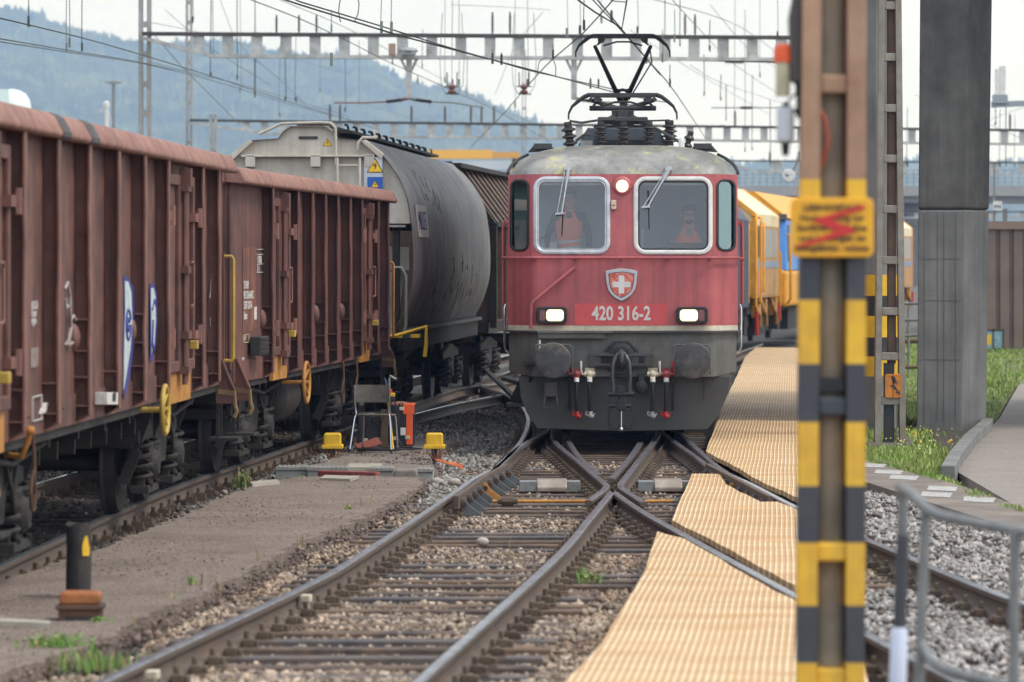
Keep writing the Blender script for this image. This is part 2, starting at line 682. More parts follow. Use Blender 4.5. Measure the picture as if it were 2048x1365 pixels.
a2, b2 = gp(1290, 1003, -0.1), gp(1345, 1003, -0.1)
mb.cyl(a2, b2, 0.018, n=8)
mb.build('rod', m_ochre, tr, smooth=True)
mb = MB()
c = gp(1015, 1003, -0.1)
mb.cyl((c[0] - .06, c[1], c[2]), (c[0] + .06, c[1], c[2]), 0.05, n=8)
mb.cyl((c[0] - .1, c[1], c[2]), (c[0] + .1, c[1], c[2]), 0.03, n=6)
mb.build('turnbuckle', m_clip, tr)


def plain_track(label, C, y0, y1, gap=0.65, half=0.752, clips=True):
    t = thing('railway_track', label, 'railway track', (0, 0, 0))
    for s in (-1, 1):
        P = []
        for i, p in enumerate(C):
            d = (Vector(C[min(i + 1, len(C) - 1)]) - Vector(C[max(i - 1, 0)])).normalized()
            P.append((p[0] + d.y * half * s, p[1] - d.x * half * s, 0))
        rail('rail', P, t)
    Y = y0
    while Y < y1:
        x = xat(C, Y)
        if x is not None:
            s = MB()
            s.bb(x - 1.25, x + 1.25, Y - 0.12, Y + 0.12, -0.33, -0.186)
            if clips:
                clip_shapes(s, x - half, Y)
                clip_shapes(s, x + half, Y)
            s.build('sleeper', [m_sleeper, m_clip], t)
        Y += gap
    return t


plain_track('rusty railway track carrying the brown open wagons on the left', WC, 25, 62)
plain_track('railway track partly seen through the gaps beneath the brown wagons', NEIGH, 30, 60, 0.9)
dt = thing('diverging_track', 'dark diverging rails in shade leading behind the red locomotive from the wagon track', 'railway track', (0, 0, 0))
for pts in (D1, D2):
    rail('rail', pts, dt)
Y = 57.0
while Y < 72:
    a, b = xat(D2, Y), xat(D1, Y)
    if a is not None and b is not None:
        s = MB()
        s.bb(a - 0.5, b + 0.6, Y - 0.12, Y + 0.12, -0.33, -0.186)
        s.build('sleeper', m_sleeper, dt)
    Y += 0.65
mb = MB()
mb.bar(wp(957, 727, 76), wp(1030, 797, 66), 0.07, 0.06)
mb.bar(wp(1010, 757, 71), wp(1052, 770, 69), 0.14, 0.07)
mb.build('point_rod', m_under, dt)

# ------------------------------------------------------------------ ground
m_soil = mat('dark_soil', (84, 76, 68), (62, 56, 51), 3, 0.95, bump=0.5, bsc=25, world=True)
mb = MB()
mb.add([(-6000, -50, -0.34), (6000, -50, -0.34), (6000, 9000, -0.34), (-6000, 9000, -0.34)], [(0, 1, 2, 3)])
struct(mb.build('ground', mat('far_ground', (92, 87, 79), (74, 69, 62), 0.3, 0.95, world=True)))  # ground tone darkened to stand in for the shadow of the trains

ASPH = [gp(-60, 1185, -.06), gp(0, 1163, -.06), gp(200, 1094, -.06), gp(330, 1047, -.06), gp(430, 1000, -.06), gp(520, 968, -.06), gp(600, 953, -.06), gp(720, 950, -.06), gp(842, 957, -.06),
        gp(846, 968, -.06), gp(790, 1002, -.06), gp(700, 1046, -.06), gp(600, 1083, -.06), gp(480, 1152, -.06), gp(330, 1218, -.06), gp(225, 1268, -.06), gp(100, 1315, -.06), gp(40, 1330, -.06), gp(-60, 1370, -.06)]
ASPH2 = [gp(600, 935, -.1), gp(655, 925, -.1), gp(700, 905, -.1), gp(770, 880, -.1), gp(900, 877, -.1), gp(920, 884, -.1), gp(870, 905, -.1), gp(860, 930, -.1), gp(872, 942, -.1), gp(820, 947, -.1), gp(700, 950, -.1)]
def bright(Y):
    """right hand edge of the grating walkway"""
    return (2.0 + 0.07 * (Y - 22.6), Y, 0)


BOARD_A = [gp(1412, 906), gp(1428, 862), gp(1452, 800), gp(1475, 752), gp(1490, 716), gp(1512, 697)]
BOARD_A = BOARD_A + [bright(p[1]) for p in BOARD_A[::-1]] + [bright(37.6), gp(1598, 1003), gp(1520, 966), gp(1455, 930)]
BOARD_B = [gp(1384, 949), gp(1440, 950), gp(1452, 968), gp(1520, 1005), gp(1556, 1005), gp(1600, 1024), bright(35.5), bright(29.3), gp(1590, 1171), gp(1480, 1112), gp(1343, 1040), gp(1364, 995)]
BOARD_C = [gp(1315, 1063), gp(1362, 1076), gp(1480, 1142), gp(1590, 1203), gp(1650, 1240), bright(25.0), bright(19.0), gp(1040, 1450), gp(1130, 1365), gp(1200, 1290), gp(1250, 1210), gp(1290, 1140)]


def rail_dist(X, Yy):
    """distance in x to the nearest rail of the crossing"""
    d = np.full(X.shape, 9.0)
    for pts in (PL, PRlow, PRup, QLlow, QLup, QR):
        p = sorted([(q[1], q[0]) for q in pts])
        ys, xs = [q[0] for q in p], [q[1] for q in p]
        xi = np.interp(Yy, ys, xs, left=99, right=99)
        d = np.minimum(d, np.abs(X - xi))
    ys = [q[1] for q in WC]
    for s in (-0.752, 0.752):
        d = np.minimum(d, np.abs(X - np.interp(Yy, ys, [q[0] + s for q in WC])))
    return d


def hnoise(X, Yy, k=1.0, seed=0):
    r = np.random.default_rng(seed)
    z = np.zeros(X.shape)
    for i in range(7):
        a, b, p = r.normal(0, k * 1.6 ** i, 2).tolist() + [r.uniform(0, 6.28)]
        z += np.sin(X * a + Yy * b + p) / (1.6 ** i)
    return z


# ballast bed sheet
xs = np.arange(-13, 9.01, 0.12)
ys = np.arange(15, 78, 0.14)
X, Yg = np.meshgrid(xs, ys)
Z = -0.265 + 0.012 * hnoise(X, Yg, 0.8, 3) + rng.normal(0, 0.008, X.shape)
V = np.stack([X, Yg, Z], -1).reshape(-1, 3)
nx = len(xs)
I = np.arange(len(V)).reshape(X.shape)
F = np.stack([I[:-1, :-1], I[:-1, 1:], I[1:, 1:], I[1:, :-1]], -1).reshape(-1, 4)
bed = raw_mesh('ballast_ground', V, F, mat('ballast_bed', (112, 96, 82), (82, 70, 60), 9, 0.95, bump=0.6, bsc=30, world=True))
struct(bed)


def right_edge(Yy):
    return np.interp(Yy, [p[1] for p in sorted([(q[0], q[1]) for q in QR], key=lambda a: a[1])], [p[0] for p in sorted([(q[0], q[1]) for q in QR], key=lambda a: a[1])])


def left_edge(Yy):
    p = sorted([(q[1], q[0]) for q in PL if q[1] < 64])
    return np.interp(Yy, [q[0] for q in p], [q[1] for q in p])


def stones(name, n, area, m, smin, smax, zb=-0.195, keep=None, seed=1, zvar=0.018):
    r = np.random.default_rng(seed)
    x0, x1, y0, y1 = area
    # more stones where the camera looks closely
    px = r.uniform(x0, x1, n)
    u = r.uniform(0, 1, n)
    py = 1.0 / (1.0 / y0 + u * (1.0 / y1 - 1.0 / y0))
    ok = np.ones(n, bool)
    for poly in (ASPH, ASPH2, BOARD_A, BOARD_B, BOARD_C):
        ok &= ~inside_np(poly, px, py)
    rd = rail_dist(px, py)
    ok &= rd > 0.085
    if keep is not None and name == 'gravel' and y0 < 20:
        sl = np.array(sorted(set(SLY)))
        k = np.clip(np.searchsorted(sl, py), 1, len(sl) - 1)
        ds = np.minimum(np.abs(py - sl[k - 1]), np.abs(py - sl[k]))
        pr = left_edge(py) - 0.45
        ok &= ~((ds < 0.10) & (px > pr) & (px < right_edge(py) + 0.45) & (r.uniform(0, 1, n) < 0.72 + 0.2 * np.sin(py * 1.1 + px)))
    if keep is not None:
        ok &= keep(px, py, r)
    px, py, rd = px[ok], py[ok], rd[ok]
    N = len(px)
    base = np.array([(-1, -1, -1), (1, -1, -1), (1, 1, -1), (-1, 1, -1), (-1, -1, 1), (1, -1, 1), (1, 1, 1), (-1, 1, 1)], float)
    Q = np.array([(0, 3, 2, 1), (4, 5, 6, 7), (0, 1, 5, 4), (1, 2, 6, 5), (2, 3, 7, 6), (3, 0, 4, 7)])
    P = base[None] * (1 + r.normal(0, 0.32, (N, 8, 3))) * 0.62
    P *= np.array([1.15, 1.0, 0.8])
    size = (smin + (smax - smin) * r.beta(1.3, 2.6, N)) * 0.5
    P *= size[:, None, None] * r.uniform(0.75, 1.3, (N, 1, 3))
    a, b, c = r.uniform(0, 6.28, N), r.normal(0, 0.7, N), r.normal(0, 0.7, N)

    def rot(P, ax, t):
        ct, st = np.cos(t)[:, None], np.sin(t)[:, None]
        i, j = [(1, 2), (0, 2), (0, 1)][ax]
        pi, pj = P[..., i].copy(), P[..., j].copy()
        P[..., i] = pi * ct - pj * st
        P[..., j] = pi * st + pj * ct
    rot(P, 0, b)
    rot(P, 1, c)
    rot(P, 2, a)
    near = np.clip((rd - 0.1) / 0.2, 0, 1)
    zc = zb + 0.016 * hnoise(px, py, 0.9, 5) + r.uniform(-0.012, zvar, N) * near + size * 0.15
    P += np.stack([px, py, zc], -1)[:, None, :]
    V = P.reshape(-1, 3)
    F = (Q[None] + (np.arange(N) * 8)[:, None, None]).reshape(-1, 4)
    o = raw_mesh(name, V, F, m)
    o['kind'] = 'stuff'
    return o


m_st1 = mat('brown_ballast_stone', (186, 168, 149), (126, 110, 96), 3, 0.9, bump=0.3, bsc=60, island=0.62, dirt=(160, 124, 92), dirt_amt=0.5, dsc=0.6, world=True)
m_st2 = mat('grey_ballast_stone', (178, 174, 169), (136, 132, 129), 3, 0.9, bump=0.3, bsc=60, island=0.45, dirt=(172, 140, 118), dirt_amt=0.4, dsc=8, world=True)
m_st3 = mat('shade_dark_ballast', (96, 88, 80), (70, 64, 58), 3, 0.9, bump=0.3, bsc=60, island=0.5, world=True)  # ballast darkened in colour to carry the shade beneath the wagons


def midright(px, py):
    l = np.interp(py, sorted(q[1] for q in QLlow), [q[0] for q in sorted(QLlow, key=lambda a: a[1])])
    return l


stones('gravel', 165000, (-4.6, 3.4, 19.0, 52), m_st1, 0.018, 0.06, seed=2, zb=-0.214, zvar=0.012,
       keep=lambda x, y, r: (x < right_edge(y)) & ~((x > midright(x, y)) & (y < 30)) & (x > -3.0 + 0.06 * (40 - y) * -1 - 1.2))
stones('gravel', 52000, (0.9, 7.0, 19.0, 47), m_st2, 0.025, 0.075, seed=4, zb=-0.175,
       keep=lambda x, y, r: ((x > right_edge(y)) | ((x > midright(x, y)) & (y < 30))) & (x < np.interp(y, [19, 27.6, 45], [6.0, 6.0, 4.6])))
WCX = lambda y: np.interp(y, [q[1] for q in WC], [q[0] for q in WC])
stones('gravel', 26000, (-4.0, 0.2, 40, 76), mat('shade_toned_ballast', (158, 153, 146), (122, 117, 112), 3, 0.9, bump=0.3, island=0.55, world=True), 0.03, 0.08, seed=6, keep=lambda x, y, r: (x < left_edge(y) - 0.15) & (x > WCX(y) + 1.0))  # stone colour lowered to hold the shade under the viaduct
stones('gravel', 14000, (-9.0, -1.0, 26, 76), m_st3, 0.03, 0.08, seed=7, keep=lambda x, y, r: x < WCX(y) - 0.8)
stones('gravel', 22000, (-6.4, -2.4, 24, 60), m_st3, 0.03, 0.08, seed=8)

# ------------------------------------------------------------------ tarmac paths


def raised_sheet(name, poly, m, z, drop, jitter=0.0, step=0.25, sag=0.015, seed=1):
    """a mat of tarmac with a ragged edge and real thickness"""
    r = random.Random(seed)
    ring = []
    n = len(poly)
    for i in range(n):
        a, b = Vector(poly[i][:2]), Vector(poly[(i + 1) % n][:2])
        k = max(1, int((b - a).length / step))
        for j in range(k):
            p = a.lerp(b, j / k)
            ring.append((p.x + r.uniform(-jitter, jitter), p.y + r.uniform(-jitter, jitter)))
    bm = bmesh.new()
    cx, cy = sum(p[0] for p in ring) / len(ring), sum(p[1] for p in ring) / len(ring)
    top = [bm.verts.new((p[0], p[1], z)) for p in ring]
    f = bm.faces.new(top)
    if f.normal.z < 0:
        f.normal_flip()
    bmesh.ops.triangulate(bm, faces=[f])
    bm.edges.ensure_lookup_table()
    bmesh.ops.subdivide_edges(bm, edges=[e for e in bm.edges if e.calc_length() > 0.6], cuts=3, use_grid_fill=True)
    bmesh.ops.triangulate(bm, faces=bm.faces)
    bound = [e for e in bm.edges if e.is_boundary]
    bv = set(v for e in bound for v in e.verts)
    for v in bm.verts:
        v.co.z += sag * math.sin(v.co.x * 1.7 + v.co.y * 0.9) + sag * 0.6 * math.sin(v.co.y * 2.3 - v.co.x)
    ret = bmesh.ops.extrude_edge_only(bm, edges=bound)
    for g in ret['geom']:
        if isinstance(g, bmesh.types.BMVert):
            g.co.z -= drop
            g.co.x += (g.co.x - cx) * 0.004
    bmesh.ops.recalc_face_normals(bm, faces=bm.faces)
    me = bpy.data.meshes.new(name)
    bm.to_mesh(me)
    bm.free()
    me.materials.append(m)
    for p in me.polygons:
        p.use_smooth = True
    me.set_sharp_from_angle(angle=R(40))
    o = bpy.data.objects.new(name, me)
    COL.objects.link(o)
    return struct(o)


m_asph = mat('brown_tarmac', (166, 148, 135), (98, 85, 77), 42, 0.95, bump=1.0, bsc=60, dirt=(100, 84, 74), dirt_amt=0.7, dsc=1.1, world=True, lo=0.36, hi=0.64)
raised_sheet('tarmac_path', ASPH, m_asph, -0.06, 0.2, 0.055, step=0.16, sag=0.006, seed=3)
raised_sheet('tarmac_path', ASPH2, mat('grey_tarmac', (150, 138, 128), (122, 112, 104), 20, 0.95, bump=0.9, bsc=60, dirt=(84, 78, 72), dirt_amt=0.5, dsc=1.1, world=True), -0.1, 0.15, 0.04, seed=4)


def chunks(name, n, m, smin, smax, z, seed, edge=None, poly=None):
    """grit lying on the tarmac, or crumbs broken off along its edge"""
    r = np.random.default_rng(seed)
    P = np.array([(p[0], p[1]) for p in poly])
    if edge is not None:
        Q = np.roll(P, -1, 0)
        L = np.linalg.norm(Q - P, axis=1)
        k = r.choice(len(P), n, p=L / L.sum())
        t = r.uniform(0, 1, n)[:, None]
        xy = P[k] + (Q[k] - P[k]) * t + r.normal(0, edge, (n, 2))
    else:
        y = 1 / (1 / P[:, 1].min() + r.uniform(0, 1, n) * (1 / P[:, 1].max() - 1 / P[:, 1].min()))
        xy = np.stack([r.uniform(P[:, 0].min(), P[:, 0].max(), n), y], -1)
        xy = xy[inside_np(poly, xy[:, 0], xy[:, 1])]
    N = len(xy)
    base = np.array([(-1, -1, -1), (1, -1, -1), (1, 1, -1), (-1, 1, -1), (-1, -1, 1), (1, -1, 1), (1, 1, 1), (-1, 1, 1)], float)
    V = base[None] * (1 + r.normal(0, 0.3, (N, 8, 3))) * 0.5 * (smin + (smax - smin) * r.beta(1.2, 3, N))[:, None, None]
    V[..., 2] *= 0.7
    zz = z if edge is None else z + r.uniform(-0.11, 0.0, N)
    V += np.concatenate([xy, np.full((N, 1), 0.0) + np.reshape(zz, (-1, 1))], 1)[:, None, :]
    F = (np.array([(0, 3, 2, 1), (4, 5, 6, 7), (0, 1, 5, 4), (1, 2, 6, 5), (2, 3, 7, 6), (3, 0, 4, 7)])[None] + (np.arange(N) * 8)[:, None, None]).reshape(-1, 4)
    o = raw_mesh(name, V.reshape(-1, 3), F, m)
    o['kind'] = 'stuff'


m_crumb = mat('tarmac_crumb', (146, 126, 114), (106, 92, 84), 6, 0.95, island=0.4, world=True)
chunks('tarmac_grit', 2000, m_st1, 0.006, 0.016, -0.058, 31, poly=ASPH)
chunks('tarmac_grit', 2500, m_crumb, 0.006, 0.018, -0.058, 32, poly=ASPH)
chunks('tarmac_grit', 1500, m_crumb, 0.008, 0.03, -0.098, 35, poly=ASPH2)
chunks('tarmac_rubble', 3400, m_crumb, 0.012, 0.05, -0.09, 33, edge=0.05, poly=ASPH)
chunks('tarmac_rubble', 1200, m_crumb, 0.012, 0.06, -0.125, 34, edge=0.05, poly=ASPH2)

# ------------------------------------------------------------------ grating boardwalk


def grating_material():
    m = bpy.data.materials.new('ribbed_grating')
    m.use_nodes = True
    n, l = m.node_tree.nodes, m.node_tree.links
    b = n['Principled BSDF']
    b.inputs['Roughness'].default_value = 0.7
    g = n.new('ShaderNodeNewGeometry')
    sp = n.new('ShaderNodeSeparateXYZ')
    at = n.new('ShaderNodeAttribute')
    at.attribute_name = 'across'
    nz = n.new('ShaderNodeTexNoise')
    nz.inputs['Scale'].default_value = 1.7
    nz.inputs['Detail'].default_value = 7
    l.new(g.outputs['Position'], nz.inputs['Vector'])
    l.new(g.outputs['Position'], sp.inputs['Vector'])

    def math_(op, a, v=None):
        t = n.new('ShaderNodeMath')
        t.operation = op
        l.new(a, t.inputs[0])
        if v is not None:
            if isinstance(v, (int, float)):
                t.inputs[1].default_value = v
            else:
                l.new(v, t.inputs[1])
        return t.outputs[0]
    ph = math_('MULTIPLY', at.outputs['Fac'], 2 * math.pi / 0.044)
    sn = math_('SINE', ph)
    rp = n.new('ShaderNodeMapRange')
    rp.inputs['From Min'].default_value = -0.1
    rp.inputs['From Max'].default_value = 0.85
    l.new(sn, rp.inputs['Value'])
    # cross bars
    ph2 = math_('MULTIPLY', sp.outputs['Y'], 2 * math.pi / 0.11)
    sn2 = math_('SINE', ph2)
    rp2 = n.new('ShaderNodeMapRange')
    rp2.inputs['From Min'].default_value = 0.55
    rp2.inputs['From Max'].default_value = 1.0
    rp2.inputs['To Max'].default_value = 0.22
    l.new(sn2, rp2.inputs['Value'])
    mxr = math_('MAXIMUM', rp.outputs['Result'], rp2.outputs['Result'])
    mx = n.new('ShaderNodeMix')
    mx.data_type = 'RGBA'
    mx.inputs['A'].default_value = lin((190, 150, 106))
    mx.inputs['B'].default_value = lin((238, 215, 174))
    l.new(mxr, mx.inputs['Factor'])
    m2 = n.new('ShaderNodeMix')
    m2.data_type = 'RGBA'
    m2.inputs['B'].default_value = lin((206, 158, 104))
    cr = n.new('ShaderNodeMapRange')
    cr.inputs['From Min'].default_value = 0.48
    cr.inputs['From Max'].default_value = 0.72
    cr.inputs['To Max'].default_value = 0.7
    l.new(nz.outputs['Fac'], cr.inputs['Value'])
    l.new(cr.outputs['Result'], m2.inputs['Factor'])
    l.new(mx.outputs['Result'], m2.inputs['A'])
    sy = math_('SUBTRACT', sp.outputs['Y'], math_('MULTIPLY', sp.outputs['X'], 0.12))
    fr = math_('FRACT', math_('MULTIPLY', sy, 0.87))
    seam = math_('LESS_THAN', fr, 0.022)
    band = n.new('ShaderNodeTexNoise')
    band.inputs['Scale'].default_value = 1.0
    band.inputs['Detail'].default_value = 4
    bm_ = n.new('ShaderNodeMapping')
    bm_.inputs['Scale'].default_value = (0.7, 2.6, 1.0)
    l.new(g.outputs['Position'], bm_.inputs['Vector'])
    l.new(bm_.outputs['Vector'], band.inputs['Vector'])
    m3 = n.new('ShaderNodeMix')
    m3.data_type = 'RGBA'
    m3.inputs['B'].default_value = lin((150, 116, 78))
    l.new(math_('MULTIPLY', seam, 0.75), m3.inputs['Factor'])
    l.new(m2.outputs['Result'], m3.inputs['A'])
    m4 = n.new('ShaderNodeMix')
    m4.data_type = 'RGBA'
    m4.blend_type = 'MULTIPLY'
    m4.inputs['B'].default_value = lin((214, 190, 156))
    b2 = n.new('ShaderNodeMapRange')
    b2.inputs['From Min'].default_value = 0.42
    b2.inputs['From Max'].default_value = 0.62
    b2.inputs['To Max'].default_value = 0.45
    l.new(band.outputs['Fac'], b2.inputs['Value'])
    l.new(b2.outputs['Result'], m4.inputs['Factor'])
    l.new(m3.outputs['Result'], m4.inputs['A'])
    l.new(m4.outputs['Result'], b.inputs['Base Color'])
    bp = n.new('ShaderNodeBump')
    bp.inputs['Strength'].default_value = 0.8
    bp.inputs['Distance'].default_value = 0.015
    l.new(mxr, bp.inputs['Height'])
    l.new(bp.outputs['Normal'], b.inputs['Normal'])
    return m


m_grate = grating_material()


def board(name, poly, label, z=0.0, skew=0.0, th=0.05, seed=1):
    """ribbed grating laid as slightly uneven panels; 'across' runs over the ribs"""
    xs_ = [p[0] for p in poly]
    ys_ = [p[1] for p in poly]
    bm = bmesh.new()
    vs = [bm.verts.new((p[0], p[1], 0)) for p in poly]
    f = bm.faces.new(vs)
    bmesh.ops.triangulate(bm, faces=[f])
    y = min(ys_) + 0.15
    while y < max(ys_):
        bmesh.ops.bisect_plane(bm, geom=bm.verts[:] + bm.edges[:] + bm.faces[:], plane_co=(0, y, 0), plane_no=(0, 1, 0))
        y += 0.22 if y < 50 else 0.6
    x = min(xs_) + 0.1
    while x < max(xs_):
        bmesh.ops.bisect_plane(bm, geom=bm.verts[:] + bm.edges[:] + bm.faces[:], plane_co=(x, 0, 0), plane_no=(1, 0, 0))
        x += 0.45
    for v in bm.verts:
        yy = v.co.y
        q = (yy * 0.9 + v.co.x * 0.12) % 1.0
        v.co.z = z + 0.006 * math.sin(yy * 1.1 + v.co.x * 0.7 + seed) + 0.0025 * math.sin(yy * 3.3 + seed * 2) + 0.010 * abs(q - 0.5)
    bound = [e for e in bm.edges if e.is_boundary]
    ret = bmesh.ops.extrude_edge_only(bm, edges=bound)
    for g in ret['geom']:
        if isinstance(g, bmesh.types.BMVert):
            g.co.z -= th
    bmesh.ops.recalc_face_normals(bm, faces=bm.faces)
    me = bpy.data.meshes.new(name)
    bm.to_mesh(me)
    bm.free()
    at = me.attributes.new('across', 'FLOAT', 'POINT')
    for i, v in enumerate(me.vertices):
        at.data[i].value = v.co.x - (0.07 + skew) * v.co.y + 0.003 * math.sin(v.co.y * 1.3 + seed)
    me.materials.append(m_grate)
    for p in me.polygons:
        p.use_smooth = True
    me.set_sharp_from_angle(angle=R(40))
    o = bpy.data.objects.new(name, me)
    COL.objects.link(o)
    return tag(o, label, 'walkway')


board('grating_walkway', BOARD_A, 'long cream grating walkway running back along the right side of the locomotive', 0.02, 0.0, seed=1)
board('grating_walkway', BOARD_B, 'cream grating panel lying between the two right hand rails beside the check rail brackets', 0.0, -0.003, seed=2)
board('grating_walkway', BOARD_C, 'nearest cream grating panel at the bottom of the picture by the striped post', 0.0, 0.006, seed=3)

# ------------------------------------------------------------------ right side: kerbed path, grass
def flat(name, poly, m, z, drop=0.0):
    mb = MB()
    n = len(poly)
    mb.prism([(p[0], p[1]) for p in poly], z - max(drop, 0.002), z, 'z')
    return struct(mb.build(name, m))


PLAT = [gp(1600, 905, -.1), gp(1700, 915, -.1), gp(1730, 922, -.1), gp(1800, 940, -.1), gp(1890, 962, -.1), gp(1960, 985, -.1), gp(2048, 1015, -.1), gp(2200, 1080, -.1), gp(2200, 1150, -.1), gp(2048, 1062, -.1), gp(1900, 1018, -.1), gp(1725, 962, -.1), gp(1600, 920, -.1)]
flat('pavement', PLAT, mat('worn_pavement', (136, 124, 112), (112, 102, 94), 2, 0.9, bump=0.5, bsc=40, dirt=(92, 84, 76), dirt_amt=0.6, world=True), -0.1, 0.3)
for (x, y) in ((1773, 944), (1803, 955), (1880, 977), (1868, 989), (1953, 999), (1740, 931)):
    g = gp(x, y, -0.095)
    w = 0.17
    mb = MB()
    mb.prism([(g[0] - w, g[1] - .3), (g[0] + w * .6, g[1] - .55), (g[0] + w * 1.3, g[1] + .25), (g[0] - w * .4, g[1] + .5)], -0.1, -0.094, 'z')
    struct(mb.build('pavement_marking', mat('worn_marking', (186, 184, 180), (146, 140, 134), 14, 0.85, bump=0.2)))
PATH = [gp(2300, 1060, -.12), gp(2048, 1022, -.12), gp(1985, 985, -.12), gp(1925, 950, -.12), gp(1905, 938, -.12), gp(1938, 900, -.12), gp(1975, 862, -.12), gp(2000, 835, -.12), gp(2020, 800, -.12), gp(2035, 775, -.12), gp(2060, 740, -.12), gp(2400, 740, -.12)]
flat('path', PATH, mat('path_tarmac', (152, 142, 134), (132, 122, 114), 18, 0.95, bump=0.5, bsc=60, dirt=(116, 108, 100), dirt_amt=0.4, world=True), -0.12, 0.2)
kb = MB()
K = [gp(1896, 944, -.05), gp(1912, 915, -.05), gp(1940, 880, -.05), gp(1972, 852, -.05), gp(1975, 846, -.05)]
for a, b in zip(K, K[1:]):
    kb.bar((a[0], a[1], -0.1), (b[0], b[1], -0.1), 0.16, 0.24)
tag(kb.build('kerb', m_conc, bev=0.01), 'grey concrete kerb curving from the pier base beside the path', 'kerb')
GRASS = [gp(1655, 892, -.12), gp(1700, 905, -.12), gp(1800, 930, -.12), gp(1893, 950, -.12), gp(1912, 915, -.12), gp(1940, 880, -.12), gp(1970, 856, -.12), gp(1995, 835, -.12), gp(2015, 800, -.12), gp(2030, 772, -.12), gp(2400, 690, -.12), gp(2400, 676, -.12), gp(1600, 676, -.12)]
flat('grass_ground', GRASS, mat('turf', (92, 112, 54), (112, 104, 66), 1.2, 0.95, bump=0.5, world=True), -0.14, 0.25)
sp = gp(1880, 875, -.12)
flat('soil_patch', [gp(1830, 852, -.12), gp(1975, 845, -.12), gp(1945, 880, -.12), gp(1912, 915, -.12), gp(1885, 900, -.12), gp(1850, 868, -.12)], m_soil, -0.125)


def blades(name, n, poly, m, h0, h1, seed, y_bias=True, extra=None, w=0.006):
    r = np.random.default_rng(seed)
    xs_ = [p[0] for p in poly]
    ys_ = [p[1] for p in poly]
    y0, y1 = min(ys_), max(ys_)
    px = r.uniform(min(xs_), max(xs_), n)
    u = r.uniform(0, 1, n)
    py = 1 / (1 / y0 + u * (1 / y1 - 1 / y0)) if y_bias else r.uniform(y0, y1, n)
    ok = inside_np(poly, px, py)
    if extra is not None:
        ok &= extra(px, py, r)
    px, py = px[ok], py[ok]
    N = len(px)
    h = r.uniform(h0, h1, N) * (0.75 + 0.35 * np.clip(hnoise(px, py, 0.7, seed) * 0.6, -1, 1.2))
    a = r.uniform(0, 6.28, N)
    ww = w * r.uniform(0.7, 1.6, N) * (1 + py / 80)
    lean = r.uniform(0.05, 0.6, N) * h
    dx, dy = np.cos(a), np.sin(a)
    la = r.uniform(0, 6.28, N)
    lx, ly = np.cos(la) * lean, np.sin(la) * lean
    z0 = np.full(N, -0.15)
    V = np.empty((N, 4, 3))
    V[:, 0] = np.stack([px - dx * ww, py - dy * ww, z0], -1)
    V[:, 1] = np.stack([px + dx * ww, py + dy * ww, z0], -1)
    V[:, 2] = np.stack([px + lx * .45 + dx * ww * .8, py + ly * .45 + dy * ww * .8, z0 + h * 0.65], -1)
    V[:, 3] = np.stack([px + lx, py + ly, z0 + h], -1)
    base = (np.arange(N) * 4)[:, None]
    F = np.concatenate([base + np.array([[0, 1, 2]]), base + np.array([[0, 2, 3]])])
    o = raw_mesh(name, V.reshape(-1, 3), F, m)
    o['kind'] = 'stuff'
    return o


def leaf_mat(name, c, c2, island=0.35):
    m = mat(name, c, c2, 0.9, 0.6, island=island, world=True)
    b = m.node_tree.nodes['Principled BSDF']
    b.inputs['Subsurface Weight'].default_value = 0.0
    return m


m_gr = leaf_mat('grass_blade', (124, 156, 62), (150, 158, 88))
m_dry = leaf_mat('dry_grass', (178, 158, 112), (146, 132, 92))
soil_poly = [gp(1838, 850, -.12), gp(1975, 845, -.12), gp(1945, 880, -.12), gp(1912, 915, -.12), gp(1890, 900, -.12), gp(1860, 868, -.12)]
blades('grass', 110000, GRASS, m_gr, 0.05, 0.15, 21, extra=lambda x, y, r: ~(inside_np(soil_poly, x, y) & (r.uniform(0, 1, x.shape) < 0.93)))
blades('grass', 9000, [gp(1730, 915, -.1), gp(1893, 955, -.1), gp(2048, 1018, -.1), gp(2048, 1026, -.1), gp(1960, 1002, -.1), gp(1890, 966, -.1), gp(1790, 936, -.1), gp(1720, 920, -.1)], m_gr, 0.04, 0.12, 22)
# little yellow flowers in the grass
r = np.random.default_rng(5)
fl = MB()
for k in range(70):
    g = gp(r.normal(1840, 34), r.normal(893, 14), -.12)
    if not inside(GRASS, g[0], g[1]):
        continue
    z = -0.14 + r.uniform(0.08, 0.16)
    fl.sphere((g[0], g[1], z), 0.010 if k % 9 else 0.018, 5, 4, 0 if k % 9 else 1)
o = fl.build('flowers', [mat('pale_flower', (226, 220, 140), None), mat('yellow_flower', (238, 196, 50), None)])
o['kind'] = 'stuff'

# ------------------------------------------------------------------ wagons
m_wag = mat('wagon_brown', (126, 86, 75), (98, 66, 58), 2.2, 0.62, bump=0.2, bsc=12, dirt=(78, 54, 50), dirt_amt=0.7, dsc=2.2, streak=(62, 46, 44), streak_amt=0.7)
m_rib = mat('rib_brown', (142, 100, 88), (112, 76, 67), 3.5, 0.6, bump=0.2, dirt=(156, 106, 88), dirt_amt=0.6, dsc=3, streak=(74, 54, 50), streak_amt=0.65)
m_wag2 = mat('wagon_dark_brown', (118, 78, 70), (92, 62, 57), 2.2, 0.62, bump=0.2, bsc=12, dirt=(144, 90, 70), dirt_amt=0.45, dsc=2.5, streak=(56, 42, 40), streak_amt=0.75)
m_lip = mat('faded_rim', (152, 109, 95), (126, 89, 78), 2.4, 0.75, bump=0.3, bsc=30, dirt=(178, 138, 122), dirt_amt=0.7, dsc=5, streak=(100, 74, 68), streak_amt=0.4)
m_tar = mat('tar_stain', (46, 44, 46), (66, 60, 60), 10, 0.5)
m_wheel = mat('wheel_steel', (48, 45, 43), (64, 58, 54), 6, 0.6, metal=0.2, bump=0.1)
m_tread = mat('wheel_tread', (140, 136, 132), None, 6, 0.35, metal=0.7)
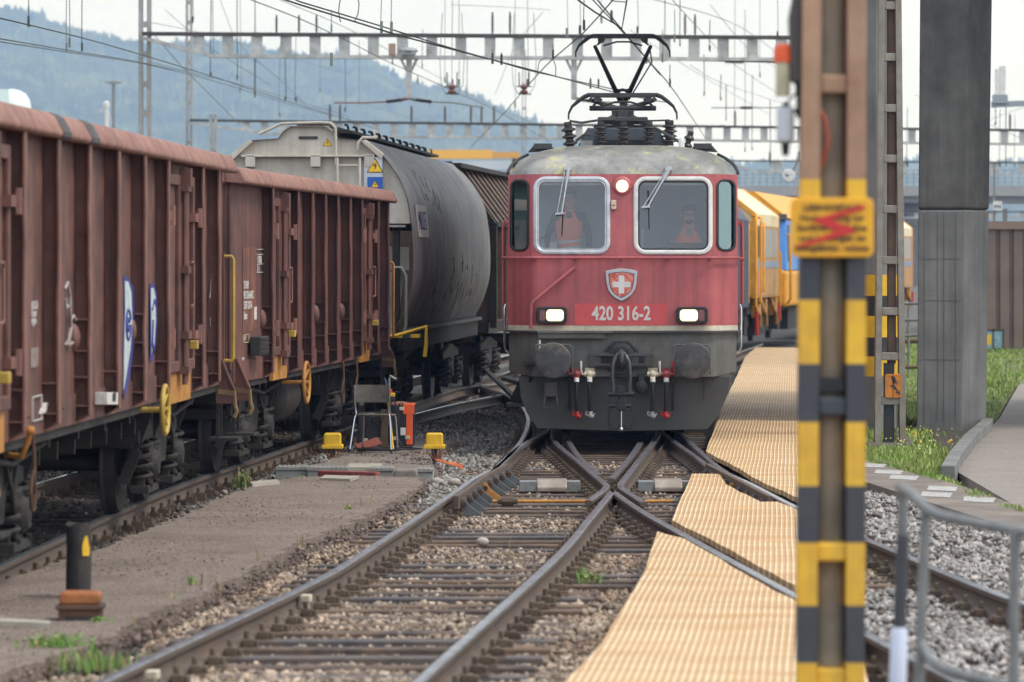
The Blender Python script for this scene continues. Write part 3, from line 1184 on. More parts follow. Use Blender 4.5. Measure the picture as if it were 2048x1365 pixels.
m_letter = mat('white_lettering', (222, 218, 212), (196, 188, 182), 30, 0.7)
m_grafw = mat('graffiti_white', (206, 218, 216), (176, 184, 182), 9, 0.7, streak=(150, 140, 136), streak_amt=0.4)
m_grafb = mat('graffiti_blue', (58, 62, 134), None, 5, 0.6)


m_dully = mat('dull_yellow', (206, 174, 72), (180, 148, 64), 8, 0.6, dirt=(120, 96, 60), dirt_amt=0.5)


def on_side(T, px, py, xl):
    """point of a wagon side plane (x = xl in wagon space) seen at a photo pixel -> (y, z) in wagon space"""
    X0, Y0, a = T
    ca, sa = math.cos(a), math.sin(a)           # heading: local y = (sin a, cos a)
    ox, oy = -X0, -Y0
    dx, dy, dz = (px - 1024) / FPX, 1.0, -(py - YH) / FPX
    lx0, ly0 = ox * ca - oy * sa, ox * sa + oy * ca
    ldx, ldy = dx * ca - dy * sa, dx * sa + dy * ca
    t = (xl - lx0) / ldx
    return ly0 + t * ldy, CAMH + t * dz


def decal(T, poly, xl, m, parent, name, th=0.004):
    P = [on_side(T, x, y, xl) for x, y in poly]
    mb = MB()
    mb.prism(P, xl, xl + th, 'x')
    return mb.build(name, m, parent)


def helix(c, r, wire, h, turns, mb, n=6):
    pts = []
    N = int(turns * 12)
    for k in range(N + 1):
        t = 2 * math.pi * turns * k / N
        pts.append((c[0] + r * math.cos(t), c[1] + r * math.sin(t), c[2] + h * k / N))
    mb.tube(pts, wire, n)


WHEELP = [(0.06, -0.09), (0.12, -0.09), (0.12, -0.05), (0.36, -0.035), (0.40, -0.06), (0.455, -0.065), (0.46, 0.03), (0.475, 0.045), (0.49, 0.06), (0.485, 0.072), (0.40, 0.072), (0.36, 0.03), (0.12, 0.05), (0.12, 0.1), (0.06, 0.1)]


def wheelset(parent, y, z=0.46):
    mb = MB()
    mb.cyl((-0.98, 0, 0), (0.98, 0, 0), 0.075, n=12)
    for s in (-1, 1):
        mb.lathe([(r * 0.985, -h * s + 0.752 * s) for r, h in WHEELP], (0, 0, 0), 'x', 36, 0)
    o = mb.build('wheelset', m_wheel, parent, smooth=True)
    o.location = (0, y, z)
    return o


def bogie(parent, y, base=1.8):
    """frame, wheelsets, axle boxes, springs; sub-parts of the bogie"""
    mb = MB()
    for s in (-1, 1):
        x0, x1 = s * 1.0, s * 1.06
        P = [(-base / 2 - 0.55, 0.66), (-base / 2 - 0.55, 0.78), (-base / 2 + 0.3, 0.86), (0.45 - base / 2 + 0.1, 0.9), (base / 2 - 0.55, 0.9), (base / 2 - 0.3, 0.86), (base / 2 + 0.55, 0.78), (base / 2 + 0.55, 0.66),
             (base / 2 + 0.4, 0.66), (base / 2 - 0.35, 0.68), (base / 2 - 0.45, 0.42), (0.35 - base / 2 + 0.1, 0.42), (0.35 - base / 2, 0.68), (-base / 2 - 0.4, 0.66)]
        mb.prism(P, min(x0, x1), max(x0, x1), 'x')
    mb.bb(-1.0, 1.0, -0.25, 0.25, 0.55, 0.8)
    mb.bb(-1.0, 1.0, -base / 2 - 0.55, -base / 2 - 0.48, 0.62, 0.74)
    mb.bb(-1.0, 1.0, base / 2 + 0.48, base / 2 + 0.55, 0.62, 0.74)
    b = mb.build('bogie', m_under, parent, bev=0.008, seg=1)
    b.location = (0, y, 0)
    for ay in (-base / 2, base / 2):
        wheelset(b, ay)
        for s in (-1, 1):
            k = MB()
            k.lathe([(0.10, 0.0), (0.15, 0.0), (0.16, 0.12), (0.14, 0.2), (0.10, 0.24), (0.04, 0.25)] if s > 0 else [(0.10, 0.0), (0.15, 0.0), (0.16, -0.12), (0.14, -0.2), (0.10, -0.24), (0.04, -0.25)], (s * 0.93, ay, 0.46), 'x', 16)
            k.bb(min(s * 0.95, s * 1.12), max(s * 0.95, s * 1.12), ay - 0.36, ay + 0.36, 0.2, 0.27)
            k.bb(min(s * 0.98, s * 1.1), max(s * 0.98, s * 1.1), ay - 0.13, ay + 0.13, 0.24, 0.66)
            k.bb(min(s * 1.0, s * 1.08), max(s * 1.0, s * 1.08), ay - 0.34, ay - 0.3, 0.24, 0.34)
            k.build('axle_box', m_under, b, bev=0.006, seg=1)
            for q in (-0.25, 0.25):
                h = MB()
                helix((s * 1.04, ay + q, 0.275), 0.088, 0.023, 0.39, 4.2, h)
                h.build('coil_spring', m_under, b, smooth=True, fix=False)
    return b


def buffers(parent, y, s, z=1.06):
    for x in (-0.875, 0.875):
        mb = MB()
        mb.lathe([(0.13, 0), (0.15, s * 0.03), (0.15, s * 0.05), (0.11, s * 0.06), (0.11, s * 0.3), (0.085, s * 0.31), (0.085, s * 0.5), (0.20, s * 0.54), (0.225, s * 0.58), (0.22, s * 0.61), (0.1, s * 0.625)], (x, y, z), 'y', 24)
        mb.build('buffer', m_under, parent, smooth=True)


def ring_hook(parent, y, z, x=1.31):
    mb = MB()
    pts = [(x, y - 0.06, z + 0.0), (x + 0.03, y - 0.075, z), (x + 0.06, y - 0.06, z - 0.02), (x + 0.08, y, z - 0.06), (x + 0.06, y + 0.06, z - 0.1), (x + 0.03, y + 0.06, z - 0.12), (x, y + 0.05, z - 0.12)]
    mb.tube(pts, 0.014, 6)
    mb.build('tie_ring', m_rib, parent, smooth=True)


def handwheel(parent, y, z, m, r=0.22, x=1.5):
    mb = MB()
    mb.tube([(x, y + r * math.cos(t), z + r * math.sin(t)) for t in np.linspace(0, 2 * math.pi, 25)[:-1]], 0.022, 8, closed=True)
    for k in range(4):
        t = math.pi / 4 + k * math.pi / 2
        mb.tube([(x - 0.03, y, z), (x, y + r * math.cos(t), z + r * math.sin(t))], 0.014, 6)
    mb.cyl((x - 0.28, y, z), (x + 0.03, y, z), 0.025, n=8)
    mb.build('handwheel', m, parent, smooth=True)


def open_wagon(name, label, T, L, ribs, doors, mw, mr, ml, bogies, tank=None, wheel=None, shelves=(1.42, 1.2), domes=()):
    X0, Y0, a = T
    t = thing(name, label, 'freight wagon', (X0, Y0, 0), -a, 'brown open wagons of the freight train')
    # body tub
    mb = MB()
    for s in (-1, 1):
        mb.bb(s * 1.26, s * 1.30, 0.06, L - 0.06, 1.2, 3.3)
    mb.bb(-1.26, 1.26, 0.06, 0.1, 1.2, 3.3)
    mb.bb(-1.26, 1.26, L - 0.1, L - 0.06, 1.2, 3.3)
    mb.bb(-1.3, 1.3, 0.06, L - 0.06, 1.16, 1.2)
    # pressed folds of the side sheets
    for s in (-1, 1):
        for y0, y1 in zip(ribs, ribs[1:]):
            w = y1 - y0
            if any(abs((y0 + y1) / 2 - (d0 + d1) / 2) < 0.4 for d0, d1 in doors):
                continue
            xs0, xs1 = (1.30, 1.325) if s > 0 else (-1.325, -1.30)
            mb.bb(xs0, xs1, y0 + 0.16, y0 + w * 0.62, 1.2, 3.18)
    mb.build('body', mw, t, bev=0.012, seg=1)
    # underframe
    mb = MB()
    for s in (-1, 1):
        mb.bb(s * 1.16, s * 1.29, 0.0, L, 1.0, 1.16)
        mb.bb(s * 0.25, s * 0.4, 0.2, L - 0.2, 0.82, 1.16)
    for y in np.arange(1.5, L - 1, 1.5):
        mb.bb(-1.16, 1.16, y - 0.05, y + 0.05, 0.9, 1.15)
    mb.bb(-1.3, 1.3, -0.02, 0.12, 0.86, 1.2)
    mb.bb(-1.3, 1.3, L - 0.12, L + 0.02, 0.86, 1.2)
    mb.build('underframe', m_under, t)
    sol = MB()
    for s in (-1, 1):
        sol.bb(s * 1.29, s * 1.315, 0.1, L - 0.1, 1.07, 1.3)
    sol.build('sill', mw, t)
    # rim
    RP = [(1.24, 3.22), (1.43, 3.20), (1.455, 3.22), (1.455, 3.25), (1.395, 3.36), (1.36, 3.385), (1.30, 3.385), (1.24, 3.35)]
    mb = MB()
    for s in (-1, 1):
        mb.prism([(s * x, z) for x, z in RP], -0.02, L + 0.02, 'y')
    for yy, s in ((0.0, -1), (L, 1)):
        mb.prism([(yy + s * (x - 1.43), z) for x, z in RP], -1.24, 1.24, 'x')
    mb.build('top_rim', ml, t, smooth=True, bev=0.012)
    # ribs, channel shaped with shelves near the foot
    for s in (-1, 1):
        for i, y in enumerate(ribs):
            k = MB()
            wav = 0.006
            zz = np.linspace(1.22, 3.21, 9)
            fl0 = [(1.41 + random.uniform(-wav, wav) if 0 < q < 8 else 1.41) for q in range(9)]
            for q in range(8):
                ya, yb = y + random.uniform(-0.008, 0.008) * (q > 0), y
                k.add([(s * fl0[q], y, zz[q]), (s * (fl0[q] + 0.016), y, zz[q]), (s * (fl0[q] + 0.016), y + 0.115, zz[q]), (s * fl0[q], y + 0.115, zz[q]),
                       (s * fl0[q + 1], y, zz[q + 1]), (s * (fl0[q + 1] + 0.016), y, zz[q + 1]), (s * (fl0[q + 1] + 0.016), y + 0.115, zz[q + 1]), (s * fl0[q + 1], y + 0.115, zz[q + 1])],
                      [(0, 1, 5, 4), (1, 2, 6, 5), (2, 3, 7, 6), (3, 0, 4, 7)] + ([(3, 2, 1, 0)] if q == 0 else []) + ([(4, 5, 6, 7)] if q == 7 else []))
            k.prism([(s * 1.295, 1.06), (s * 1.418, 1.13), (s * 1.418, 3.21), (s * 1.295, 3.21)], y + 0.1, y + 0.114)
            k.prism([(s * 1.41, 1.125), (s * 1.426, 1.13), (s * 1.426, 1.225), (s * 1.41, 1.225)], y, y + 0.115)
            k.bar((s * 1.30, y + 0.055, 1.07), (s * 1.42, y + 0.055, 1.135), 0.11, 0.012)
            sh = list(shelves) + ([1.62, 1.86] if i in domes else [])
            for z in sh:
                lo, hi = sorted((s * 1.295, s * 1.415))
                k.bb(lo, hi, y + 0.002, y + 0.1, z, z + 0.012)
            r_ = k.build('rib', mr, t)
            if i in domes and s > 0:
                d = MB()
                d.sphere((1.30, y - 0.05, 1.73), (0.06, 0.065, 0.11), 12, 8)
                d.build('load_boss', mr, t, smooth=True)
            if s > 0 and i % 2 == 0:
                ring_hook(t, y + 0.32, 1.40)
    # doors with locking bars
    for (d0, d1) in doors:
        mid = (d0 + d1) / 2
        for s in (-1, 1):
            for (q0, q1) in ((d0 + 0.3, mid - 0.03), (mid + 0.03, d1 - 0.25)):
                k = MB()
                lo, hi = sorted((s * 1.30, s * 1.335))
                k.bb(lo, hi, q0, q1, 1.3, 3.1)
                lo, hi = sorted((s * 1.335, s * 1.375))
                for (u0, u1, z0, z1) in ((q0, q0 + 0.09, 1.3, 3.1), (q1 - 0.09, q1, 1.3, 3.1), (q0 + 0.09, q1 - 0.09, 3.0, 3.1), (q0 + 0.09, q1 - 0.09, 1.3, 1.4)):
                    k.bb(lo, hi, u0, u1, z0, z1)
                dr = k.build('door', mw, t, bev=0.008, seg=1)
                if s > 0:
                    for z in (1.62, 2.72):
                        hb = MB()
                        yy = q0 if q0 < mid - 0.3 else q1
                        hb.bb(1.335, 1.40, yy - 0.14, yy + 0.14, z - 0.04, z + 0.04)
                        hb.cyl((1.40, yy + 0.1, z - 0.09), (1.40, yy + 0.1, z + 0.09), 0.035, n=8)
                        hb.build('hinge', m_rib, dr)
            if s > 0:
                k = MB()
                k.cyl((1.41, mid - 0.02, 1.18), (1.41, mid - 0.02, 3.17), 0.026, n=8)
                k.cyl((1.41, mid + 0.13, 1.2), (1.41, mid + 0.13, 3.1), 0.017, n=8)
                for z in (1.28, 1.6, 2.2, 2.95):
                    k.bb(1.34, 1.45, mid - 0.08, mid + 0.17, z, z + 0.07)
                k.bb(1.36, 1.47, mid - 0.06, mid + 0.06, 3.0, 3.16)
                lb = k.build('locking_bar', m_wag if mw is m_wag else m_wag2, t)
                h = MB()
                h.tube([(1.46, mid + 0.02, 2.3), (1.47, mid + 0.14, 2.3), (1.47, mid + 0.16, 2.28), (1.47, mid + 0.16, 1.92), (1.46, mid + 0.14, 1.9), (1.46, mid - 0.02, 1.9)], 0.014, 6)
                h.build('lock_handle', m_rib, lb, smooth=True)
                h = MB()
                h.bb(1.42, 1.5, mid + 0.2, mid + 0.3, 1.5, 1.58)
                h.build('lock_tab', m_dully, lb, bev=0.01)
                p = MB()
                p.bb(1.32, 1.345, d0 + 0.45, d1 - 0.35, 1.02, 1.29)
                p.bb(1.345, 1.36, d0 + 0.45, d0 + 0.5, 1.02, 1.29)
                p.build('door_threshold', m_ochre, t)
    # end steps, gussets, buffers
    for y, s in ((0.35, -1), (L - 0.35, 1)):
        for sx in (-1, 1):
            k = MB()
            k.prism([(sx * 1.28, 1.3), (sx * 1.33, 1.3), (sx * 1.45, 1.02), (sx * 1.45, 0.88), (sx * 1.28, 0.88)], y - 0.12, y - 0.1)
            k.prism([(sx * 1.28, 1.3), (sx * 1.33, 1.3), (sx * 1.45, 1.02), (sx * 1.47, 1.02), (sx * 1.34, 1.33), (sx * 1.28, 1.33)], y - 0.14, y - 0.06)
            k.build('corner_gusset', mw, t)
            k = MB()
            k.bb(min(sx * 1.2, sx * 1.5), max(sx * 1.2, sx * 1.5), y - 0.05, y + 0.35, 0.5, 0.53)
            k.bar((sx * 1.28, y + 0.02, 1.0), (sx * 1.28, y + 0.02, 0.5), 0.03)
            k.bar((sx * 1.28, y + 0.3, 1.0), (sx * 1.28, y + 0.3, 0.5), 0.03)
            k.build('step', m_under, t)
        k = MB()
        k.bar((1.30, y - 0.1, 1.0), (1.47, y - 0.1, 0.98), 0.05)
        k.tube([(1.46, y - 0.1, 1.0), (1.47, y - 0.1, 0.86), (1.49, y - 0.1, 0.8), (1.46, y - 0.1, 0.74)], 0.022, 6)
        k.build('shunting_hook', mat('hook_brown', (118, 88, 66), (142, 118, 76), 8, 0.7), t, smooth=True)
        buffers(t, y + (-0.35 if s < 0 else 0.35), s)
    for y in bogies:
        bogie(t, y)
        k = MB()
        for s in (-1, 1):
            k.bar((s * 0.98, y - 1.45, 0.95), (s * 0.98, y + 1.45, 0.95), 0.05, 0.12)
            for q in (-1.35, -0.45, 0.45, 1.35):
                k.prism([(s * 0.9, 1.1), (s * 1.18, 1.1), (s * 1.14, 0.86), (s * 1.02, 0.55), (s * 0.96, 0.55)], y + q - 0.02, y + q + 0.02)
                k.bar((s * 1.02, y + q, 0.6), (s * 0.9, y + q, 0.3), 0.05, 0.1)
            k.tube([(s * 1.2, y - 1.5, 0.98), (s * 1.2, y - 0.4, 0.9), (s * 1.16, y + 0.2, 0.86), (s * 1.2, y + 1.4, 0.96)], 0.022, 6)
            k.tube([(s * 1.1, y + 0.1, 1.0), (s * 1.16, y + 0.15, 0.7), (s * 1.12, y + 0.5, 0.52), (s * 1.1, y + 0.7, 0.8), (s * 1.12, y + 0.72, 1.0)], 0.018, 6)
        k.bb(-0.9, 0.9, y - 0.9, y + 0.9, 0.86, 1.02)
        k.build('brake_rigging', m_under, t)
    for y in np.arange(bogies[0] + 1.8, bogies[-1] - 1.4, 0.9):
        k = MB()
        k.bar((-1.1, y, 0.88), (1.1, y, 0.84), 0.06, 0.14)
        k.tube([(0.7, y - 0.5, 0.78), (0.7, y + 0.5, 0.76)], 0.03, 6)
        k.tube([(-0.5, y - 0.5, 0.7), (-0.5, y + 0.5, 0.7)], 0.04, 6)
        k.bb(-1.05, -0.6, y - 0.3, y + 0.3, 0.55, 0.9)
        k.build('underfloor_gear', m_under, t)
    if tank:
        k = MB()
        k.lathe([(0.02, -0.06), (0.2, -0.045), (0.3, 0.02), (0.31, 0.08), (0.31, 1.1), (0.3, 1.16), (0.2, 1.22), (0.02, 1.24)], (0.86, tank, 0.74), 'y', 28)
        k.build('air_tank', m_under, t, smooth=True)
    if wheel:
        handwheel(t, *wheel)
    return t


T1 = (-4.838, 25.8, math.atan(0.04))
w1 = open_wagon('open_wagon', 'reddish brown open wagon with blue and white graffiti and a yellow handwheel', T1, 14.98,
                [1.7, 3.25, 4.8, 6.4, 8.0, 9.6, 12.2, 13.55], [(-0.85, 1.7), (9.6, 12.2)], m_wag, m_rib, m_lip, (2.6, 11.8), None, (8.75, 1.03, m_dully, 0.205), domes=(2, 4))
T2 = (-4.215, 41.6, math.atan(0.0846))
w2 = open_wagon('open_wagon', 'shorter dark brown open wagon with white stencilled numbers behind the graffiti wagon', T2, 13.95,
                [2.2, 4.2, 5.44, 6.6, 7.75, 9.0, 10.2, 12.0, 13.2], [(2.2, 4.2), (10.2, 12.0)], m_wag2, m_wag2, m_lip, (3.05, 11.0), 5.2, (4.35, 0.95, m_ochre, 0.235), shelves=(1.45, 1.25), domes=(0, 3, 5))
w2.scale = (1, 1, 0.972)                        # a slightly lower wagon
for t, T, L in ((w1, T1, 14.98), (w2, T2, 13.95)):
    k = MB()
    y = L - 0.05
    k.tube([(1.28, y, 2.36), (1.39, y, 2.36), (1.41, y, 2.33), (1.41, y, 1.33), (1.39, y, 1.3), (1.28, y, 1.3)], 0.018, 8)
    k.build('grab_rail', m_dully if T is T1 else m_ochre, t, smooth=True)
    k = MB()
    k.bb(1.22, 1.32, L - 0.1, L - 0.04, 1.26, 2.4)
    k.build('rail_bracket', m_wag2, t)
# stains, signs and writing on the nearest wagon
for (pp) in ([(118, 226), (130, 228), (139, 268), (127, 266)], [(170, 242), (186, 244), (196, 282), (184, 282)]):
    mb = MB()
    ya, yb = on_side(T1, pp[3][0], pp[3][1], 1.455)[0], on_side(T1, pp[2][0], pp[2][1], 1.455)[0]
    RPo = [(1.432, 3.197), (1.459, 3.217), (1.459, 3.252), (1.398, 3.363), (1.36, 3.389), (1.34, 3.389), (1.34, 3.37), (1.40, 3.22)]
    mb.prism(RPo, ya, yb + 0.1, 'y')
    mb.build('tar_stain', m_tar, w1)
XW = 1.327
decal(T1, [(246, 552), (256, 556), (266, 575), (269, 640), (266, 700), (258, 760), (247, 800), (245, 700), (248, 620)], XW, m_grafb, w1, 'graffiti_outline')
decal(T1, [(249, 562), (256, 564), (262, 585), (264, 645), (260, 700), (252, 752), (247, 780), (248, 690), (250, 620)], XW + 0.004, m_grafw, w1, 'graffiti_fill')
mb = MB()
for (cx, cy, ra, rb) in ((254, 650, 4.5, 30), (254, 650, 2.2, 13)):
    mb.tube([(XW + 0.01, *on_side(T1, cx + ra * math.cos(q), cy + rb * math.sin(q), XW)) for q in np.linspace(0, 5.9, 20)], 0.012, 5)
mb.build('graffiti_line', m_grafb, w1)
decal(T1, [(299, 568), (306, 566), (313, 585), (314, 640), (311, 690), (304, 722), (300, 726), (300, 640)], XW, m_grafb, w1, 'graffiti_outline')
decal(T1, [(301, 577), (306, 576), (310, 592), (311, 640), (308, 686), (303, 708), (302, 640)], XW + 0.004, m_grafw, w1, 'graffiti_fill')
mb = MB()
for pts in ([(302, 620), (306, 600), (310, 612)], [(303, 640), (302, 690), (305, 706)]):
    mb.tube([(XW + 0.01, *on_side(T1, x, y, XW)) for x, y in pts], 0.012, 5)
mb.build('graffiti_line', m_grafb, w1)
m_scr = mat('pale_spray', (176, 172, 170), (142, 120, 116), 14, 0.7)
mb = MB()
for pts in ([(128, 580), (134, 566), (138, 590), (139, 630), (141, 655), (136, 682), (129, 690), (137, 690), (144, 686)], [(130, 598), (131, 616), (135, 612)], [(140, 640), (146, 632), (150, 640)]):
    mb.tube([(XW + 0.004, *on_side(T1, x, y, XW)) for x, y in pts], 0.014, 5)
mb.build('spray_scribble', m_scr, w1)


def side_text(s, size, T, px, py, xl, parent, sx=1.0, m=None, bold=0.0):
    y, z = on_side(T, px, py, xl)
    return text(s, size, m or m_letter, parent, (xl + 0.003, y, z), SIDE, sx, bold, align='LEFT')


for i, s in enumerate(('AI 25-31', 'Empor', 'region')):
    side_text(s, 0.085, T1, 62, 612 + i * 15, XW, w1, 1.0)
side_text('A', 0.3, T1, 419, 578, XW, w1, 1.3)
side_text('1', 0.3, T1, 433, 560, XW, w1, 0.9)
side_text('16', 0.13, T1, 419, 646, XW, w1, 1.6)
decal(T1, [(60, 697), (76, 695), (75, 733), (60, 737)], XW, mat('worn_label', (150, 138, 132), (128, 104, 98), 14, 0.8), w1, 'label_panel')
for poly in ([(64, 795), (82, 790), (82, 838), (64, 843)],):
    P = [on_side(T1, x, y, 1.317) for x, y in poly]
    mb = MB()
    for a, b in zip(P, P[1:] + P[:1]):
        mb.bar((1.322, a[0], a[1]), (1.322, b[0], b[1]), 0.012, 0.006)
    for q in (0.15, 0.35, 0.55):
        a = (P[0][0] + q * (P[1][0] - P[0][0]) + 0.25, P[3][1] + 0.04)
        mb.bar((1.322, a[0], a[1]), (1.322, a[0] + 0.18, a[1] + 0.07), 0.03, 0.006)
    mb.build('pictogram', m_letter, w1)
P = [on_side(T1, x, y, 1.317) for x, y in ((189, 785), (211, 785), (211, 810), (189, 810))]
mb = MB()
mb.prism(P, 1.317, 1.42, 'x')
lp = mb.build('label_box', m_letter, w1, bev=0.006)
mb = MB()
y0, y1 = P[0][0] + 0.45 * (P[1][0] - P[0][0]), P[0][0] + 0.75 * (P[1][0] - P[0][0])
mb.bb(1.42, 1.424, y0, y1, P[3][1] + 0.015, P[0][1] - 0.015)
mb.build('label_slot', m_black, lp)
# second wagon
m_patch = mat('worn_primer', (150, 92, 70), (106, 72, 62), 5, 0.75, bump=0.2, streak=(52, 40, 38), streak_amt=0.9)
decal(T2, [(485, 484), (512, 480), (511, 652), (485, 660)], 1.302, m_patch, w2, 'primer_patch')
for i, s in enumerate(('33 RIV', '85 CH-AAEC', '5377 127-6', 'Eaos')):
    side_text(s, 0.12, T2, 487, 560 + i * 21, 1.307, w2, 1.05, bold=0.002)
side_text('1 90600', 0.12, T2, 514, 508, 1.302, w2, 0.8)
side_text('D  1', 0.12, T2, 514, 526, 1.302, w2, 0.8)
mb = MB()
for py in (487, 497, 517, 534):
    a, b = on_side(T2, 513, py, 1.302), on_side(T2, 530, py - 1, 1.302)
    mb.bar((1.306, *a), (1.306, *b), 0.012, 0.006)
mb.build('table_lines', m_letter, w2)
P = [on_side(T2, x, y, 1.302) for x, y in ((487, 662), (497, 661), (497, 677), (487, 678))]
mb = MB()
for a, b in zip(P, P[1:] + P[:1]):
    mb.bar((1.306, *a), (1.306, *b), 0.012, 0.006)
mb.build('frame_mark', mat('cream_mark', (206, 190, 150), None), w2)
side_text('GM', 0.07, T2, 488, 669, 1.302, w2)
side_text('27,0', 0.1, T2, 483, 716, 1.302, w2)
decal(T2, [(508, 605), (513, 604), (513, 630), (508, 631)], 1.306, m_letter, w2, 'label_strip')
mb = MB()
a, b = on_side(T2, 500, 705, 1.33), on_side(T2, 516, 664, 1.33)
mb.bb(1.33, 1.45, a[0], b[0], a[1], b[1])
bx = mb.build('document_holder', m_black, w2, bev=0.01)
mb = MB()
for q in np.linspace(0.15, 0.85, 4):
    z = a[1] + q * (b[1] - a[1])
    mb.bb(1.45, 1.46, a[0] + 0.03, b[0] - 0.03, z - 0.01, z + 0.01)
mb.build('holder_grid', m_rubber, bx)
mb = MB()
y, z = on_side(T2, 527, 392, 1.35)
mb.cyl((1.30, y + 1.3, 0.9), (1.42, y + 1.3, 0.9), 0.03)
# loose hanging chains and pipes below
for (T, t, px, py) in ((T1, w1, 66, 850), (T2, w2, 686, 730), (T2, w2, 713, 720)):
    y, z = on_side(T, px, py, 1.36)
    mb = MB()
    mb.tube([(1.36, y, 1.1), (1.37, y, 0.85), (1.36, y - 0.06, 0.78), (1.36, y - 0.1, 0.68), (1.36, y - 0.06, 0.56), (1.36, y + 0.04, 0.55), (1.36, y + 0.09, 0.66), (1.36, y + 0.05, 0.8), (1.37, y + 0.01, 0.86)], 0.014, 6)
    mb.build('release_loop', m_rust, t, smooth=True)
y, z = on_side(T1, 49, 905, 1.4)
mb = MB()
mb.tube([(1.25, y + 0.1, z - 0.02), (1.38, y, z - 0.03), (1.42, y - 0.05, z + 0.05), (1.45, y - 0.06, z + 0.13)], 0.02, 8)
mb.sphere((1.45, y - 0.06, z + 0.15), 0.035)
mb.build('lever', m_ochre, w1, smooth=True)

# ------------------------------------------------------------------ grey grain hopper
m_hop = mat('hopper_grey', (132, 129, 129), (108, 105, 107), 1.5, 0.55, bump=0.05, dirt=(84, 80, 80), dirt_amt=0.6, streak=(70, 66, 66), streak_amt=0.85)
m_hopend = mat('hopper_cream', (212, 204, 190), (194, 186, 172), 2, 0.65, bump=0.05, dirt=(150, 138, 122), dirt_amt=0.5, streak=(168, 150, 128), streak_amt=0.5)
T3 = (-2.93, 57.2, math.atan(0.074))
hop = thing('grain_hopper_wagon', 'grey barrel sided grain hopper wagon with cream end and yellow warning triangles', 'freight wagon', (T3[0], T3[1], 0), -T3[2])
HP = [(1.07, 3.84), (1.16, 3.74), (1.33, 3.49), (1.44, 3.22), (1.50, 2.85), (1.525, 2.40), (1.505, 2.0), (1.40, 1.64), (1.25, 1.33)]
HPs = [(p.x, p.y) for p in crom([(a, b, 0) for a, b in HP], 0.08)]
HL = 13.9
mb = MB()
for s in (-1, 1):
    n = len(HPs)
    vs = []
    ys_ = np.linspace(0.0, HL, 24)
    for y in ys_:
        for (x, z) in HPs:
            vs.append((s * x, y, z))
    mb.add(vs, [(i * n + k, i * n + k + 1, (i + 1) * n + k + 1, (i + 1) * n + k) for i in range(23) for k in range(n - 1)])
mb.build('barrel_side', m_hop, hop, smooth=True)
mb = MB()
TOP = [(1.07, 3.84), (0.84, 4.04), (0.42, 4.07), (0.35, 4.17), (0.24, 4.24), (-0.24, 4.24), (-0.35, 4.17), (-0.42, 4.07), (-0.84, 4.04), (-1.07, 3.84)]
for (a, b) in zip(TOP, TOP[1:]):
    mb.add([(a[0], 0.02, a[1]), (b[0], 0.02, b[1]), (b[0], HL - 0.02, b[1]), (a[0], HL - 0.02, a[1])], [(0, 1, 2, 3)])
mb.build('roof', m_hop, hop)
for y, s in ((0.10, -1), (HL - 0.1, 1)):
    mb = MB()
    UP = [(x, z) for x, z in HPs if z > 2.82]
    poly = [(-x, z) for x, z in UP] + [(x, z) for x, z in UP[::-1]]
    hump = [(0.84, 4.04), (0.42, 4.07), (0.35, 4.17), (0.30, 4.25), (-0.30, 4.25), (-0.35, 4.17), (-0.42, 4.07), (-0.84, 4.04)]
    poly = [(x * 0.985, z) for x, z in UP[::-1]] + [(x, z) for x, z in hump] + [(-x * 0.985, z) for x, z in UP]
    mb.prism(poly, y, y + 0.03, 'y')
    e = mb.build('end_wall', m_hopend, hop)
    if s < 0:
        k = MB()
        k.bb(-0.95, 0.95, -0.02, 0.099, 3.80, 3.83)
        for x in (-0.82, 0.12, 0.9):
            k.bb(x - 0.07, x + 0.07, -0.02, 0.1, 3.66, 3.84)
        k.prism([(0.78, 4.02), (0.84, 4.05), (1.1, 3.84), (1.07, 3.76)], -0.03, 0.1)
        k.prism([(-0.78, 4.02), (-0.84, 4.05), (-1.1, 3.84), (-1.07, 3.76)], -0.03, 0.1)
        k.build('end_stiffener', m_hopend, e, bev=0.006, seg=1)
        k = MB()
        k.bb(-0.13, 0.14, 0.08, 0.1, 4.06, 4.10)
        k.build('vent_slot', m_black, e)
k = MB()
for x0 in (-1.25,):
    k.prism([(-1.42, 2.52), (1.42, 2.52), (1.42, 2.18), (-1.42, 2.18)], 0.45, 0.47)
    k.add([(-1.40, 0.46, 2.5), (1.40, 0.46, 2.5), (1.2, 0.95, 1.35), (-1.2, 0.95, 1.35)], [(0, 1, 2, 3)])
    k.bb(-1.4, 1.4, 0.13, 0.46, 2.80, 2.83)
k.build('end_chute', m_hopend, hop)
k = MB()
for x in (0.62, 1.25, -1.25):
    k.bar((x, 0.3, 2.8), (x, 0.3, 1.3), 0.1)
k.bb(-1.3, 1.3, 0.0, HL, 1.12, 1.3)
k.bb(1.22, 1.34, 0.5, HL - 0.5, 1.02, 1.34)
k.bb(-1.34, -1.22, 0.5, HL - 0.5, 1.02, 1.34)
for y in (2.2, 5.0, 8.2, 11.2):
    k.add([(-0.9, y - 1.1, 1.12), (0.9, y - 1.1, 1.12), (0.9, y + 1.1, 1.12), (-0.9, y + 1.1, 1.12), (-0.3, y - 0.25, 0.45), (0.3, y - 0.25, 0.45), (0.3, y + 0.25, 0.45), (-0.3, y + 0.25, 0.45)],
          [(0, 1, 5, 4), (1, 2, 6, 5), (2, 3, 7, 6), (3, 0, 4, 7), (4, 5, 6, 7)])
k.build('underframe', m_under, hop)
k = MB()
k.bb(1.30, 1.40, 0.3, HL - 0.3, 1.28, 1.33)
k.build('side_sill', mat('sill_grey', (92, 92, 94), (74, 74, 76), 4, 0.6), hop)
k = MB()
for x in (0.44, 0.76):
    k.tube([(x, 0.08, 3.78), (x, 0.0, 3.78), (x, -0.02, 3.72), (x, -0.02, 1.5)], 0.018, 6)
